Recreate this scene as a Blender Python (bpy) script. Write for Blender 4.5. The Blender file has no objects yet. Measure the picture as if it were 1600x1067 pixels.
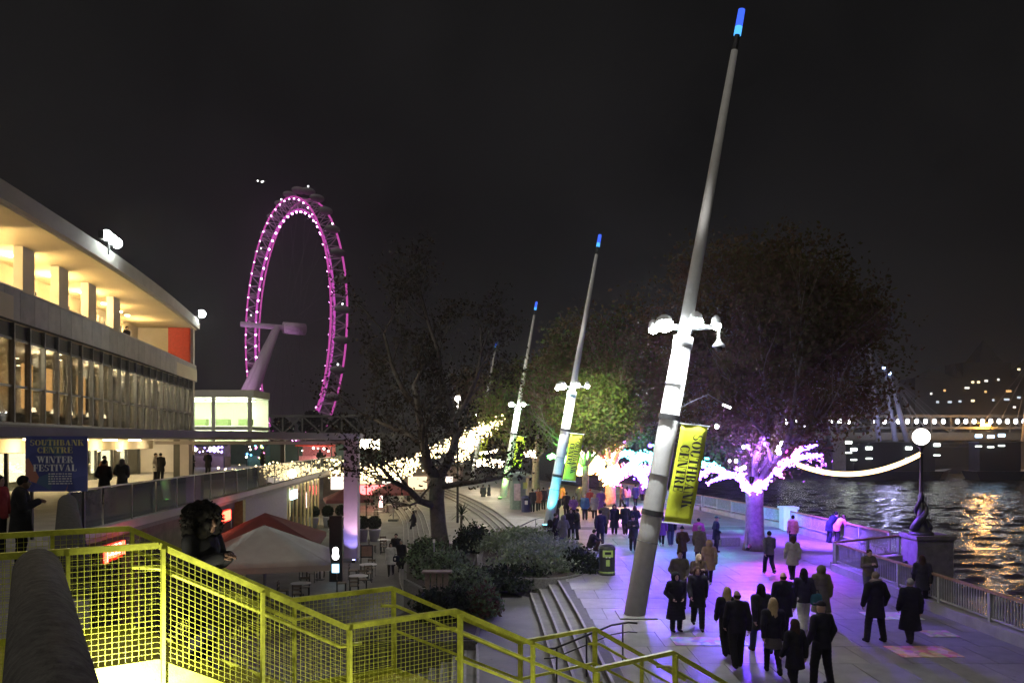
import bpy, math, random
import numpy as np
from mathutils import Vector, Matrix

PI = math.pi
S = bpy.context.scene
COL = S.collection
R = math.radians

# ------------------------------------------------------------------ camera, sky, exposure
EYE = 5.2          # camera height above the riverside promenade (z = 0)
FPX = 1200.0       # focal length in pixels of the 1600 px wide photograph
cam_data = bpy.data.cameras.new("camera")
cam_data.sensor_width = 36.0
cam_data.lens = 36.0 * FPX / 1600.0
cam_data.shift_y = (690.0 - 533.5) / 1600.0
cam_data.clip_start = 0.05
cam_data.clip_end = 4000.0
cam = bpy.data.objects.new("camera", cam_data)
cam.location = (0, 0, EYE)
cam.rotation_euler = (R(90), 0, 0)
COL.objects.link(cam)
S.camera = cam

W = bpy.data.worlds.new("World")
S.world = W
W.use_nodes = True
wn = W.node_tree.nodes
wl = W.node_tree.links
bg = wn["Background"]
tc = wn.new("ShaderNodeTexCoord")
nz = wn.new("ShaderNodeTexNoise")
nz.inputs["Scale"].default_value = 3.2
nz.inputs["Detail"].default_value = 5.0
cr = wn.new("ShaderNodeValToRGB")
cr.color_ramp.elements[0].position = 0.32
cr.color_ramp.elements[0].color = (0.0030, 0.0029, 0.0031, 1)
cr.color_ramp.elements[1].position = 0.72
cr.color_ramp.elements[1].color = (0.0072, 0.0068, 0.0070, 1)
wl.new(tc.outputs["Generated"], nz.inputs["Vector"])
wl.new(nz.outputs["Fac"], cr.inputs["Fac"])
wl.new(cr.outputs["Color"], bg.inputs["Color"])
bg.inputs["Strength"].default_value = 1.0

# the dull glow of the city that reaches every surface at night
moon_data = bpy.data.lights.new("city_glow", "SUN")
moon_data.energy = 0.36
moon_data.angle = R(70)
moon_data.color = (1.0, 0.93, 0.82)
moon = bpy.data.objects.new("city_glow", moon_data)
moon.rotation_euler = (R(28), R(-18), 0)
COL.objects.link(moon)

S.view_settings.view_transform = "Standard"
S.view_settings.look = "None"
S.view_settings.exposure = 0.6
S.view_settings.gamma = 1.0
S.view_settings.use_curve_mapping = False
S.render.engine = "CYCLES"
cy = S.cycles
cy.use_denoising = True
try:
    cy.denoiser = "OPENIMAGEDENOISE"
except Exception:
    pass
cy.max_bounces = 6
cy.diffuse_bounces = 2
cy.glossy_bounces = 3
cy.transmission_bounces = 4
cy.transparent_max_bounces = 12
cy.sample_clamp_indirect = 1.5
cy.sample_clamp_direct = 0.0
cy.caustics_reflective = False
cy.caustics_refractive = False
cy.use_light_tree = True
cy.blur_glossy = 0.5


# ------------------------------------------------------------------ helpers
def G(px, py, z=0.0):
    """where the sight line through a photo pixel meets the level z"""
    d = FPX * (EYE - z) / (py - 690.0)
    return Vector(((px - 800.0) / FPX * d, d, z))


def D(px, py, d):
    """the point of a photo pixel at the depth d"""
    return Vector(((px - 800.0) / FPX * d, d, EYE - (py - 690.0) / FPX * d))


MATS = {}


def mat(name, col, rough=0.7, metal=0.0, vary=0.25, scale=6.0, bump=0.0, bscale=40.0, spec=0.4, coord="Object", stain=0.0):
    if name in MATS:
        return MATS[name]
    m = bpy.data.materials.new(name)
    m.use_nodes = True
    n, l = m.node_tree.nodes, m.node_tree.links
    b = n["Principled BSDF"]
    b.inputs["Roughness"].default_value = rough
    b.inputs["Metallic"].default_value = metal
    b.inputs["Specular IOR Level"].default_value = spec
    c = tuple(col) + (1.0,)
    if vary > 0:
        t = n.new("ShaderNodeTexCoord")
        x = n.new("ShaderNodeTexNoise")
        x.inputs["Scale"].default_value = scale
        x.inputs["Detail"].default_value = 6.0
        x.inputs["Roughness"].default_value = 0.65
        l.new(t.outputs[coord], x.inputs["Vector"])
        r = n.new("ShaderNodeValToRGB")
        r.color_ramp.elements[0].position = 0.3
        r.color_ramp.elements[1].position = 0.7
        r.color_ramp.elements[0].color = tuple(v * (1 - vary) for v in col) + (1,)
        r.color_ramp.elements[1].color = tuple(min(1, v * (1 + vary)) for v in col) + (1,)
        l.new(x.outputs["Fac"], r.inputs["Fac"])
        l.new(r.outputs["Color"], b.inputs["Base Color"])
        if stain > 0:   # blotches, spills and trodden gum, in world space so they run on from piece to piece
            g = n.new("ShaderNodeNewGeometry")
            s1 = n.new("ShaderNodeTexNoise")
            s1.inputs["Scale"].default_value = 0.45
            s1.inputs["Detail"].default_value = 8.0
            s1.inputs["Roughness"].default_value = 0.7
            l.new(g.outputs["Position"], s1.inputs["Vector"])
            r1 = n.new("ShaderNodeMapRange")
            r1.inputs[1].default_value, r1.inputs[2].default_value = 0.38, 0.62
            r1.inputs[3].default_value, r1.inputs[4].default_value = 1.0 - stain, 1.08
            l.new(s1.outputs["Fac"], r1.inputs[0])
            v1 = n.new("ShaderNodeTexVoronoi")
            v1.inputs["Scale"].default_value = 1.9
            l.new(g.outputs["Position"], v1.inputs["Vector"])
            r2 = n.new("ShaderNodeMapRange")
            r2.inputs[1].default_value, r2.inputs[2].default_value = 0.05, 0.075
            r2.inputs[3].default_value, r2.inputs[4].default_value = 0.55, 1.0
            l.new(v1.outputs["Distance"], r2.inputs[0])
            m1 = n.new("ShaderNodeMath")
            m1.operation = "MULTIPLY"
            l.new(r1.outputs[0], m1.inputs[0])
            l.new(r2.outputs[0], m1.inputs[1])
            mx = n.new("ShaderNodeMix")
            mx.data_type = "RGBA"
            mx.blend_type = "MULTIPLY"
            mx.inputs[0].default_value = 1.0
            l.new(r.outputs["Color"], mx.inputs[6])
            l.new(m1.outputs[0], mx.inputs[7])
            l.new(mx.outputs[2], b.inputs["Base Color"])
            r3 = n.new("ShaderNodeMapRange")
            r3.inputs[1].default_value, r3.inputs[2].default_value = 0.35, 0.65
            r3.inputs[3].default_value, r3.inputs[4].default_value = rough - 0.28, rough + 0.15
            l.new(s1.outputs["Fac"], r3.inputs[0])
            l.new(r3.outputs[0], b.inputs["Roughness"])
        if bump > 0:
            x2 = n.new("ShaderNodeTexNoise")
            x2.inputs["Scale"].default_value = bscale
            x2.inputs["Detail"].default_value = 4.0
            l.new(t.outputs[coord], x2.inputs["Vector"])
            bp = n.new("ShaderNodeBump")
            bp.inputs["Strength"].default_value = bump
            bp.inputs["Distance"].default_value = 0.02
            l.new(x2.outputs["Fac"], bp.inputs["Height"])
            l.new(bp.outputs["Normal"], b.inputs["Normal"])
    else:
        b.inputs["Base Color"].default_value = c
    MATS[name] = m
    return m


def emit(name, col, strength):
    if name in MATS:
        return MATS[name]
    m = bpy.data.materials.new(name)
    m.use_nodes = True
    n, l = m.node_tree.nodes, m.node_tree.links
    n.remove(n["Principled BSDF"])
    e = n.new("ShaderNodeEmission")
    e.inputs["Color"].default_value = tuple(col) + (1,)
    e.inputs["Strength"].default_value = strength
    l.new(e.outputs[0], n["Material Output"].inputs["Surface"])
    MATS[name] = m
    return m


def glass(name, tint=(0.9, 0.95, 0.93), refl=1.0, rough=0.02, haze=0.0):
    if name in MATS:
        return MATS[name]
    m = bpy.data.materials.new(name)
    m.use_nodes = True
    n, l = m.node_tree.nodes, m.node_tree.links
    n.remove(n["Principled BSDF"])
    t = n.new("ShaderNodeBsdfTransparent")
    t.inputs["Color"].default_value = tuple(tint) + (1,)
    g = n.new("ShaderNodeBsdfGlossy")
    g.inputs["Roughness"].default_value = rough
    f = n.new("ShaderNodeFresnel")
    f.inputs["IOR"].default_value = 1.5
    mu = n.new("ShaderNodeMath")
    mu.operation = "MULTIPLY"
    mu.inputs[1].default_value = refl
    l.new(f.outputs[0], mu.inputs[0])
    mx = n.new("ShaderNodeMixShader")
    l.new(mu.outputs[0], mx.inputs["Fac"])
    l.new(t.outputs[0], mx.inputs[1])
    l.new(g.outputs[0], mx.inputs[2])
    out = mx
    if haze > 0:
        d = n.new("ShaderNodeBsdfDiffuse")
        d.inputs["Color"].default_value = (0.55, 0.6, 0.58, 1)
        m2 = n.new("ShaderNodeMixShader")
        m2.inputs["Fac"].default_value = haze
        l.new(mx.outputs[0], m2.inputs[1])
        l.new(d.outputs[0], m2.inputs[2])
        out = m2
    l.new(out.outputs[0], n["Material Output"].inputs["Surface"])
    MATS[name] = m
    return m


WLOC = {}


class MB:
    """collects shapes and links them as ONE mesh object"""

    def __init__(self):
        self.v, self.f, self.mi = [], [], []

    def add(self, vs, fs, mi=0):
        o = len(self.v)
        self.v += [tuple(p) for p in vs]
        self.f += [tuple(i + o for i in q) for q in fs]
        self.mi += [mi] * len(fs)
        return self

    def box(self, c, s, rz=0.0, mi=0):
        hx, hy, hz = s[0] / 2, s[1] / 2, s[2] / 2
        ca, sa = math.cos(rz), math.sin(rz)
        vs = []
        for dz in (-hz, hz):
            for dx, dy in ((-hx, -hy), (hx, -hy), (hx, hy), (-hx, hy)):
                vs.append((c[0] + dx * ca - dy * sa, c[1] + dx * sa + dy * ca, c[2] + dz))
        return self.add(vs, [(3, 2, 1, 0), (4, 5, 6, 7), (0, 1, 5, 4), (1, 2, 6, 5), (2, 3, 7, 6), (3, 0, 4, 7)], mi)

    def beam(self, p, q, w, h, up=(0, 0, 1), mi=0):
        p, q = Vector(p), Vector(q)
        d = (q - p)
        if d.length < 1e-6:
            return self
        d.normalize()
        u = Vector(up)
        s = d.cross(u)
        if s.length < 1e-4:
            s = d.cross(Vector((1, 0, 0)))
        s.normalize()
        u = s.cross(d)
        vs = []
        for b in (p, q):
            for a, c in ((-1, -1), (1, -1), (1, 1), (-1, 1)):
                vs.append(b + s * (a * w / 2) + u * (c * h / 2))
        return self.add(vs, [(0, 1, 2, 3), (7, 6, 5, 4), (0, 4, 5, 1), (1, 5, 6, 2), (2, 6, 7, 3), (3, 7, 4, 0)], mi)

    def tube(self, pts, rad, n=8, cap=True, mi=0):
        pts = [Vector(p) for p in pts]
        if not hasattr(rad, "__len__"):
            rad = [rad] * len(pts)
        vs, fs = [], []
        ref = None
        for i, p in enumerate(pts):
            a = pts[max(i - 1, 0)]
            b = pts[min(i + 1, len(pts) - 1)]
            d = (b - a)
            d = d.normalized() if d.length > 1e-9 else Vector((0, 0, 1))
            if ref is None:
                ref = Vector((1, 0, 0)) if abs(d.x) < 0.8 else Vector((0, 1, 0))
            s = (ref - d * ref.dot(d))
            s = s.normalized() if s.length > 1e-6 else d.orthogonal().normalized()
            ref = s
            t = d.cross(s)
            for k in range(n):
                an = 2 * PI * k / n
                vs.append(p + (s * math.cos(an) + t * math.sin(an)) * rad[i])
        for i in range(len(pts) - 1):
            for k in range(n):
                k2 = (k + 1) % n
                fs.append((i * n + k, i * n + k2, (i + 1) * n + k2, (i + 1) * n + k))
        if cap:
            fs.append(tuple(range(n - 1, -1, -1)))
            fs.append(tuple((len(pts) - 1) * n + k for k in range(n)))
        return self.add(vs, fs, mi)

    def lathe(self, c, prof, n=16, mi=0, axis=None):
        """profile of (radius, height) turned about the vertical through c"""
        vs, fs = [], []
        for r, z in prof:
            for k in range(n):
                an = 2 * PI * k / n
                vs.append((c[0] + r * math.cos(an), c[1] + r * math.sin(an), c[2] + z))
        for i in range(len(prof) - 1):
            for k in range(n):
                k2 = (k + 1) % n
                fs.append((i * n + k, i * n + k2, (i + 1) * n + k2, (i + 1) * n + k))
        fs.append(tuple(range(n - 1, -1, -1)))
        fs.append(tuple((len(prof) - 1) * n + k for k in range(n)))
        return self.add(vs, fs, mi)

    def ball(self, c, r, n=10, m=6, sc=(1, 1, 1), mi=0):
        prof = [(r * math.sin(PI * i / m), -r * math.cos(PI * i / m)) for i in range(m + 1)]
        prof[0] = (r * 0.02, -r)
        prof[-1] = (r * 0.02, r)
        o = len(self.v)
        self.lathe((0, 0, 0), prof, n, mi)
        for i in range(o, len(self.v)):
            p = self.v[i]
            self.v[i] = (c[0] + p[0] * sc[0], c[1] + p[1] * sc[1], c[2] + p[2] * sc[2])
        return self

    def octa(self, c, r, mi=0):
        x, y, z = c
        return self.add([(x + r, y, z), (x - r, y, z), (x, y + r, z), (x, y - r, z), (x, y, z + r), (x, y, z - r)],
                        [(0, 2, 4), (2, 1, 4), (1, 3, 4), (3, 0, 4), (2, 0, 5), (1, 2, 5), (3, 1, 5), (0, 3, 5)], mi)

    def prism(self, poly, z0, z1, mi=0):
        n = len(poly)
        vs = [(p[0], p[1], z0) for p in poly] + [(p[0], p[1], z1) for p in poly]
        a = sum(poly[i][0] * poly[(i + 1) % n][1] - poly[(i + 1) % n][0] * poly[i][1] for i in range(n))
        fs = [tuple(range(n - 1, -1, -1)), tuple(range(n, 2 * n))] + [(i, (i + 1) % n, n + (i + 1) % n, n + i) for i in range(n)]
        if a < 0:
            fs = [tuple(reversed(q)) for q in fs]
        return self.add(vs, fs, mi)

    def quad(self, a, b, c, d, mi=0):
        return self.add([a, b, c, d], [(0, 1, 2, 3)], mi)

    def build(self, name, mats, parent=None, smooth=False, loc=None, kind=None, local=False):
        if not isinstance(mats, (list, tuple)):
            mats = [mats]
        if parent is not None:
            off = Vector((0, 0, 0)) if local else WLOC.get(parent.name, Vector((0, 0, 0)))
        elif loc is not None:
            off = Vector(loc)
        else:
            off = Vector((0, 0, 0))
        v = np.array(self.v, dtype=float) - np.array(off)
        me = bpy.data.meshes.new(name)
        me.from_pydata(v.tolist(), [], self.f)
        for m in mats:
            me.materials.append(m)
        if len(mats) > 1:
            me.polygons.foreach_set("material_index", self.mi)
        if smooth:
            me.polygons.foreach_set("use_smooth", [True] * len(me.polygons))
        me.update()
        o = bpy.data.objects.new(name, me)
        COL.objects.link(o)
        if parent is not None:
            o.parent = parent
            WLOC[o.name] = WLOC.get(parent.name, Vector((0, 0, 0)))
        else:
            o.location = off
            WLOC[o.name] = off
        if kind:
            o["kind"] = kind
        return o


def tag(o, label, cat=None, group=None, kind=None):
    o["label"] = label
    if cat:
        o["category"] = cat
    if group:
        o["group"] = group
    if kind:
        o["kind"] = kind
    return o


def thing(name, label, cat, loc=(0, 0, 0), group=None, kind=None):
    o = bpy.data.objects.new(name, None)
    COL.objects.link(o)
    o.location = loc
    o.empty_display_size = 0.2
    WLOC[o.name] = Vector(loc)
    return tag(o, label, cat, group, kind)


def copy_obj(o, parent=None, loc=None):
    c = o.copy()
    COL.objects.link(c)
    if parent is not None:
        c.parent = parent
        WLOC[c.name] = WLOC.get(parent.name, Vector((0, 0, 0)))
    if loc is not None:
        c.location = loc
    return c


def copy_tree(o, parent=None, loc=None, rz=None):
    c = copy_obj(o, parent, loc)
    if rz is not None:
        c.rotation_euler = (0, 0, rz)
    for ch in list(o.children):
        if ch.name != c.name:
            copy_tree(ch, c)
    return c


def lamp(name, kind, loc, energy, col, parent=None, target=None, size=0.15, spot=60, blend=0.5):
    d = bpy.data.lights.new(name, kind)
    d.energy = energy
    d.color = col
    if kind == "SPOT":
        d.spot_size = R(spot)
        d.spot_blend = blend
        d.shadow_soft_size = size
    elif kind == "POINT":
        d.shadow_soft_size = size
    elif kind == "AREA":
        d.size = size
    o = bpy.data.objects.new(name, d)
    COL.objects.link(o)
    o.location = Vector(loc) - (WLOC.get(parent.name, Vector((0, 0, 0))) if parent else Vector((0, 0, 0)))
    if target is not None:
        o.rotation_euler = (Vector(target) - Vector(loc)).to_track_quat("-Z", "Y").to_euler()
    if parent:
        o.parent = parent
    return o


def lerp_path(path, y):
    """x of a plan curve given as (x, y) points at the depth y"""
    for (x0, y0), (x1, y1) in zip(path, path[1:]):
        if y <= y1:
            t = (y - y0) / (y1 - y0)
            return x0 + (x1 - x0) * t
    return path[-1][0]


def smooth_path(path, n=6):
    out = []
    for i in range(len(path) - 1):
        p0 = path[max(i - 1, 0)]
        p1, p2 = path[i], path[i + 1]
        p3 = path[min(i + 2, len(path) - 1)]
        for k in range(n):
            t = k / n
            out.append(tuple(0.5 * ((2 * b) + (-a + c) * t + (2 * a - 5 * b + 4 * c - d) * t * t + (-a + 3 * b - 3 * c + d) * t ** 3)
                             for a, b, c, d in zip(p0, p1, p2, p3)))
    out.append(tuple(path[-1]))
    return out


# ------------------------------------------------------------------ lettering: a heavy slab-serif stencil alphabet
def arc(cx, cy, ro, ri, so, si, a0, a1, n=10):
    """strip between an outer ellipse (ro, so) and an inner one (ri, si)"""
    out = []
    for i in range(n):
        a, b = R(a0 + (a1 - a0) * i / n), R(a0 + (a1 - a0) * (i + 1) / n)
        out.append([(cx + ro * math.cos(a), cy + so * math.sin(a)), (cx + ro * math.cos(b), cy + so * math.sin(b)),
                    (cx + ri * math.cos(b), cy + si * math.sin(b)), (cx + ri * math.cos(a), cy + si * math.sin(a))])
    return out


def rc(x0, y0, x1, y1):
    return [(x0, y0), (x1, y0), (x1, y1), (x0, y1)]


T = 0.24   # heavy stem
N = 0.06   # hairline


def stem(x, w=T):
    return [rc(x, 0, x + w, 1), rc(x - 0.06, 0, x + w + 0.06, N), rc(x - 0.06, 1 - N, x + w + 0.06, 1)]


def glyph(c):
    if c == "S":
        return arc(0.3, 0.74, 0.27, 0.12, 0.26, 0.19, 40, 250) + arc(0.3, 0.26, 0.27, 0.12, 0.26, 0.19, -140, 70) + \
            [[(0.06, 0.66), (0.27, 0.53), (0.55, 0.32), (0.4, 0.5)], rc(0.5, 0.66, 0.55, 0.96), rc(0.03, 0.04, 0.08, 0.34)], 0.6
    if c == "O":
        return arc(0.38, 0.5, 0.38, 0.15, 0.5, 0.45, 98, 262, 14) + arc(0.38, 0.5, 0.38, 0.15, 0.5, 0.45, -82, 82, 14), 0.76
    if c == "U":
        return [rc(0.06, 0.3, 0.06 + T, 1), rc(0, 1 - N, 0.36, 1), rc(0.6, 0.3, 0.68, 1), rc(0.5, 1 - N, 0.78, 1)] + \
            arc(0.37, 0.32, 0.31, 0.1, 0.32, 0.26, 180, 360), 0.78
    if c == "T":
        return [rc(0.22, 0, 0.22 + T, 0.9), rc(0.12, 0, 0.56, N), rc(0, 0.91, 0.68, 1), rc(0, 0.68, 0.06, 1), rc(0.62, 0.68, 0.68, 1)], 0.68
    if c == "H":
        return stem(0.06) + stem(0.52) + [rc(0.33, 0.47, 0.49, 0.54)], 0.82
    if c == "B":
        return stem(0.06) + arc(0.36, 0.74, 0.26, 0.06, 0.26, 0.19, -88, 90) + arc(0.36, 0.26, 0.32, 0.08, 0.27, 0.2, -90, 88) + [rc(0.3, 0.94, 0.36, 1), rc(0.3, 0, 0.36, N)], 0.7
    if c == "A":
        return [[(0.42, 0), (0.7, 0), (0.44, 1), (0.3, 0.9)], [(0.08, 0), (0.14, 0), (0.36, 0.9), (0.31, 0.95)], rc(0, 0, 0.24, N), rc(0.34, 0, 0.78, N), rc(0.2, 0.3, 0.46, 0.36)], 0.78
    if c == "N":
        return [rc(0.06, 0, 0.12, 1), rc(0, 0, 0.2, N), rc(0, 1 - N, 0.26, 1), [(0.13, 1), (0.36, 1), (0.7, 0), (0.48, 0)], rc(0.66, 0, 0.72, 1), rc(0.58, 1 - N, 0.8, 1)], 0.8
    if c == "K":
        return stem(0.06) + [[(0.33, 0.42), (0.36, 0.5), (0.64, 0.97), (0.58, 0.97)], [(0.36, 0.58), (0.5, 0.66), (0.78, 0), (0.5, 0)], rc(0.48, 1 - N, 0.76, 1), rc(0.44, 0, 0.82, N)], 0.82
    if c == "C":
        return arc(0.36, 0.5, 0.36, 0.13, 0.5, 0.44, 50, 310, 16) + [rc(0.58, 0.62, 0.64, 0.98), rc(0.58, 0.06, 0.63, 0.3)], 0.68
    if c == "E":
        return stem(0.06) + [rc(0.3, 0.94, 0.62, 1), rc(0.56, 0.7, 0.62, 1), rc(0.3, 0, 0.64, N), rc(0.58, 0, 0.64, 0.3), rc(0.34, 0.47, 0.5, 0.54), rc(0.46, 0.36, 0.51, 0.65)], 0.66
    if c == "F":
        return stem(0.06) + [rc(0.3, 0.94, 0.62, 1), rc(0.56, 0.7, 0.62, 1), rc(0.34, 0.47, 0.5, 0.54), rc(0.46, 0.36, 0.51, 0.65)], 0.64
    if c == "R":
        return stem(0.06) + arc(0.36, 0.73, 0.3, 0.08, 0.27, 0.2, -88, 90) + [[(0.34, 0.46), (0.52, 0.48), (0.74, 0.02), (0.5, 0.02)], rc(0.3, 0.94, 0.36, 1), rc(0.48, 0, 0.8, N)], 0.78
    if c == "W":
        return [[(0.08, 1), (0.32, 1), (0.46, 0.1), (0.34, 0)], [(0.36, 0.05), (0.44, 0.05), (0.62, 0.9), (0.56, 1)], [(0.48, 1), (0.72, 1), (0.86, 0.1), (0.74, 0)], [(0.76, 0.05), (0.83, 0.05), (1.02, 1), (0.96, 1)], rc(0, 1 - N, 0.78, 1), rc(0.88, 1 - N, 1.1, 1)], 1.08
    if c == "V":
        return [[(0.08, 1), (0.34, 1), (0.46, 0.1), (0.34, 0)], [(0.38, 0.05), (0.44, 0.05), (0.7, 1), (0.62, 1)], rc(0, 1 - N, 0.42, 1), rc(0.54, 1 - N, 0.78, 1)], 0.76
    if c == "I":
        return stem(0.06), 0.36
    if c == "L":
        return stem(0.06) + [rc(0.3, 0, 0.62, N), rc(0.56, 0, 0.62, 0.34)], 0.64
    return [], 0.4


def lettering(mb, text, origin, u, v, height, width=None, off=None, mi=0):
    """text from origin along u, letters rising along v"""
    polys, x = [], 0.0
    for c in text:
        g, w = glyph(c)
        polys += [[(p[0] + x, p[1]) for p in q] for q in g]
        x += w + 0.05
    total = max(x - 0.05, 0.01)
    sx = height if width is None else width / total
    o, u, v = Vector(origin), Vector(u), Vector(v)
    nn = Vector(off) if off is not None else Vector((0, 0, 0))
    for i, q in enumerate(polys):
        k = nn * (1 + 0.12 * (i % 5))
        mb.add([o + u * (p[0] * sx) + v * (p[1] * height) + k for p in q], [tuple(range(len(q)))], mi)
    return total * sx
# ------------------------------------------------------------------ materials of the place
paving = mat("paving_stone", (0.20, 0.19, 0.175), 0.62, vary=0.28, scale=1.3, bump=0.25, bscale=30, stain=0.4)
joint = mat("paving_joint", (0.10, 0.097, 0.092), 0.9, vary=0.2)
asph = mat("plaza_paving", (0.16, 0.155, 0.145), 0.75, vary=0.3, scale=0.6, bump=0.2, bscale=25, stain=0.35)
stepm = mat("step_stone", (0.15, 0.145, 0.14), 0.75, vary=0.3, scale=2.0, bump=0.2)
nosem = mat("step_nosing", (0.26, 0.25, 0.235), 0.7, vary=0.25, scale=3.0)
concrete = mat("concrete", (0.30, 0.29, 0.27), 0.85, vary=0.22, scale=1.5, bump=0.3, bscale=18)
darkconc = mat("dark_concrete", (0.10, 0.095, 0.088), 0.9, vary=0.45, scale=14.0, bump=0.7, bscale=60)
portland = mat("portland_stone", (0.46, 0.44, 0.41), 0.8, vary=0.1, scale=0.8)
whitewall = mat("white_render", (0.62, 0.59, 0.55), 0.8, vary=0.08, scale=0.8)
steel_w = mat("white_painted_steel", (0.70, 0.70, 0.68), 0.45, vary=0.10, scale=4.0)
steel_d = mat("dark_steel", (0.03, 0.03, 0.032), 0.5, vary=0.3, scale=6.0)
steel_g = mat("grey_steel", (0.22, 0.22, 0.23), 0.45, metal=0.4, vary=0.2, scale=5.0)
railm = mat("river_rail_paint", (0.36, 0.36, 0.37), 0.5, vary=0.2, scale=4.0)
timber = mat("oak_handrail", (0.26, 0.15, 0.08), 0.55, vary=0.3, scale=8.0)
yellow = mat("yellow_paint", (0.67, 0.71, 0.085), 0.45, vary=0.30, scale=9.0, bump=0.15, bscale=60)
red_paint = mat("red_paint", (0.50, 0.05, 0.035), 0.6, vary=0.15)
window_glass = glass("window_glass", (0.80, 0.82, 0.80), 0.8)
rail_glass = glass("balustrade_glass", (0.70, 0.78, 0.74), 1.0, haze=0.18)

# ------------------------------------------------------------------ ground, river, promenade
BANK = [(13.35, -30.0), (13.35, 30.9), (17.3, 33.6), (16.6, 45.0), (14.7, 58.0), (10.0, 80.0), (3.0, 108.0), (-12.0, 150.0), (-34.0, 200.0), (-84.0, 300.0), (-150.0, 430.0), (-600.0, 1500.0)]
S1 = smooth_path([(2.6, -4.0), (2.45, 6.0), (2.17, 16.5), (1.8, 27.4), (0.72, 43.0), (-2.5, 65.0), (-9.0, 92.0), (-18.0, 118.0), (-34.0, 150.0)], 5)
S2 = smooth_path([(-0.7, -4.0), (-0.75, 6.0), (-0.86, 19.0), (-1.7, 28.0), (-3.6, 36.0), (-4.7, 44.0), (-5.7, 52.0), (-8.3, 68.0), (-14.0, 92.0), (-23.0, 118.0), (-40.0, 150.0)], 5)

mb = MB()
mb.prism([(-1600, -60), (-4, -60)] + [(x + 1.5, y) for x, y in S1] + [(-40, 200), (-90, 300), (-156, 430), (-606, 1500), (-1600, 1500)], -2.6, -1.6)
tag(mb.build("plaza_ground", asph), "grey paved ground of the lower plaza and the land beyond", kind="structure")
mb = MB()
mb.prism([(x, y) for x, y in S2] + [(x - 1.0, y) for x, y in reversed(S1)], -1.75, -0.6)
tag(mb.build("middle_terrace", asph), "grey paved middle level between the two flights of long steps", kind="structure")
mb = MB()
mb.prism([(x, y) for x, y in S1] + [(-86, 300), (-152, 430), (-602, 1500)] + list(reversed(BANK)), -6.0, -0.008)
prom = tag(mb.build("promenade", [joint]), "wide paved riverside promenade beside the water", kind="structure")
mb = MB()   # far paving, beyond the slabs built one by one
far_l = [(x, y) for x, y in S1 if y > 45]
far_r = [(lerp_path(BANK, y), y) for x, y in S1 if y > 45]
mb.add([(a[0] + 0.02, a[1], 0.003) for a in far_l] + [(b[0] - 0.05, b[1], 0.003) for b in far_r],
       [(i, len(far_l) + i, len(far_l) + i + 1, i + 1) for i in range(len(far_l) - 1)])
mb.build("paving_sheet", paving, prom)
# the slabs: rows across the walk, broken joints, four slightly different meshes shared between them
rs = random.Random(5)
slab_mats = [mat("paving_slab_%d" % k, c, 0.6, vary=0.22, scale=1.7, bump=0.25, bscale=30, stain=0.42) for k, c in enumerate(
    [(0.205, 0.195, 0.18), (0.185, 0.178, 0.168), (0.225, 0.212, 0.195), (0.195, 0.19, 0.185)])]
slab_proto = {}


def slab_object(sx, sy, k):
    key = (round(sx, 2), round(sy, 2), k)
    if key not in slab_proto:
        b = MB().box((0, 0, -0.02), (sx - 0.013, sy - 0.013, 0.05))
        o = b.build("paving_slab", slab_mats[k], prom, local=True)
        slab_proto[key] = o
        return o
    return copy_obj(slab_proto[key], prom)


row_y, ri = 12.0, 0
nsl = 0
while row_y < 45.4:
    sy = 1.5 if row_y < 30 else 2.2
    xr = 13.0 if row_y + sy < 30.9 else lerp_path(BANK, row_y) - 0.35
    xl = lerp_path(S1, row_y + sy / 2) + 0.32
    sx = 1.0 if row_y < 24 else (1.4 if row_y < 32 else 2.0)
    x = xl + (ri % 2) * sx * 0.5
    if ri % 2:
        o = slab_object(sx * 0.5, sy, ri % 4)
        o.location = (xl + sx * 0.25, row_y + sy / 2, 0)
        nsl += 1
    while x < xr - 0.05:
        w = min(sx, xr - x)
        if w > 0.15:
            o = slab_object(w, sy, rs.randrange(4))
            o.location = (x + w / 2, row_y + sy / 2, rs.uniform(-0.0015, 0.0015))
            nsl += 1
        x += sx
    row_y += sy
    ri += 1


# long steps, each block with a paler worn nosing
def flight(name, path, n, z_top, rise, tread, label, y_to):
    root = thing(name, label, None, (0, 0, 0), kind="structure")
    pts = [p for p in path if p[1] <= y_to]
    for k in range(0, n + 1):
        z = z_top - rise * k
        if k > 0:
            b = MB()
            b.prism([(x - tread * k, y) for x, y in pts] + [(x - tread * (k - 1) + 0.02, y) for x, y in reversed(pts)], z - rise - 0.06, z)
            st = b.build("step", stepm, root)
        b = MB()
        e = tread * k
        b.prism([(x - e - 0.015, y) for x, y in pts] + [(x - e + 0.055, y) for x, y in reversed(pts)], z - 0.045, z + 0.006)
        if k < n + 1:
            b.build("nosing", nosem, st if k > 0 else root)
    return root


flight("riverside_steps", S1, 3, 0.0, 0.15, 0.35, "long curving stone steps up to the promenade", 110)
flight("plaza_steps", S2, 5, -0.6, 0.1667, 0.33, "long curving stone steps down to the cafe plaza", 110)

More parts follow.
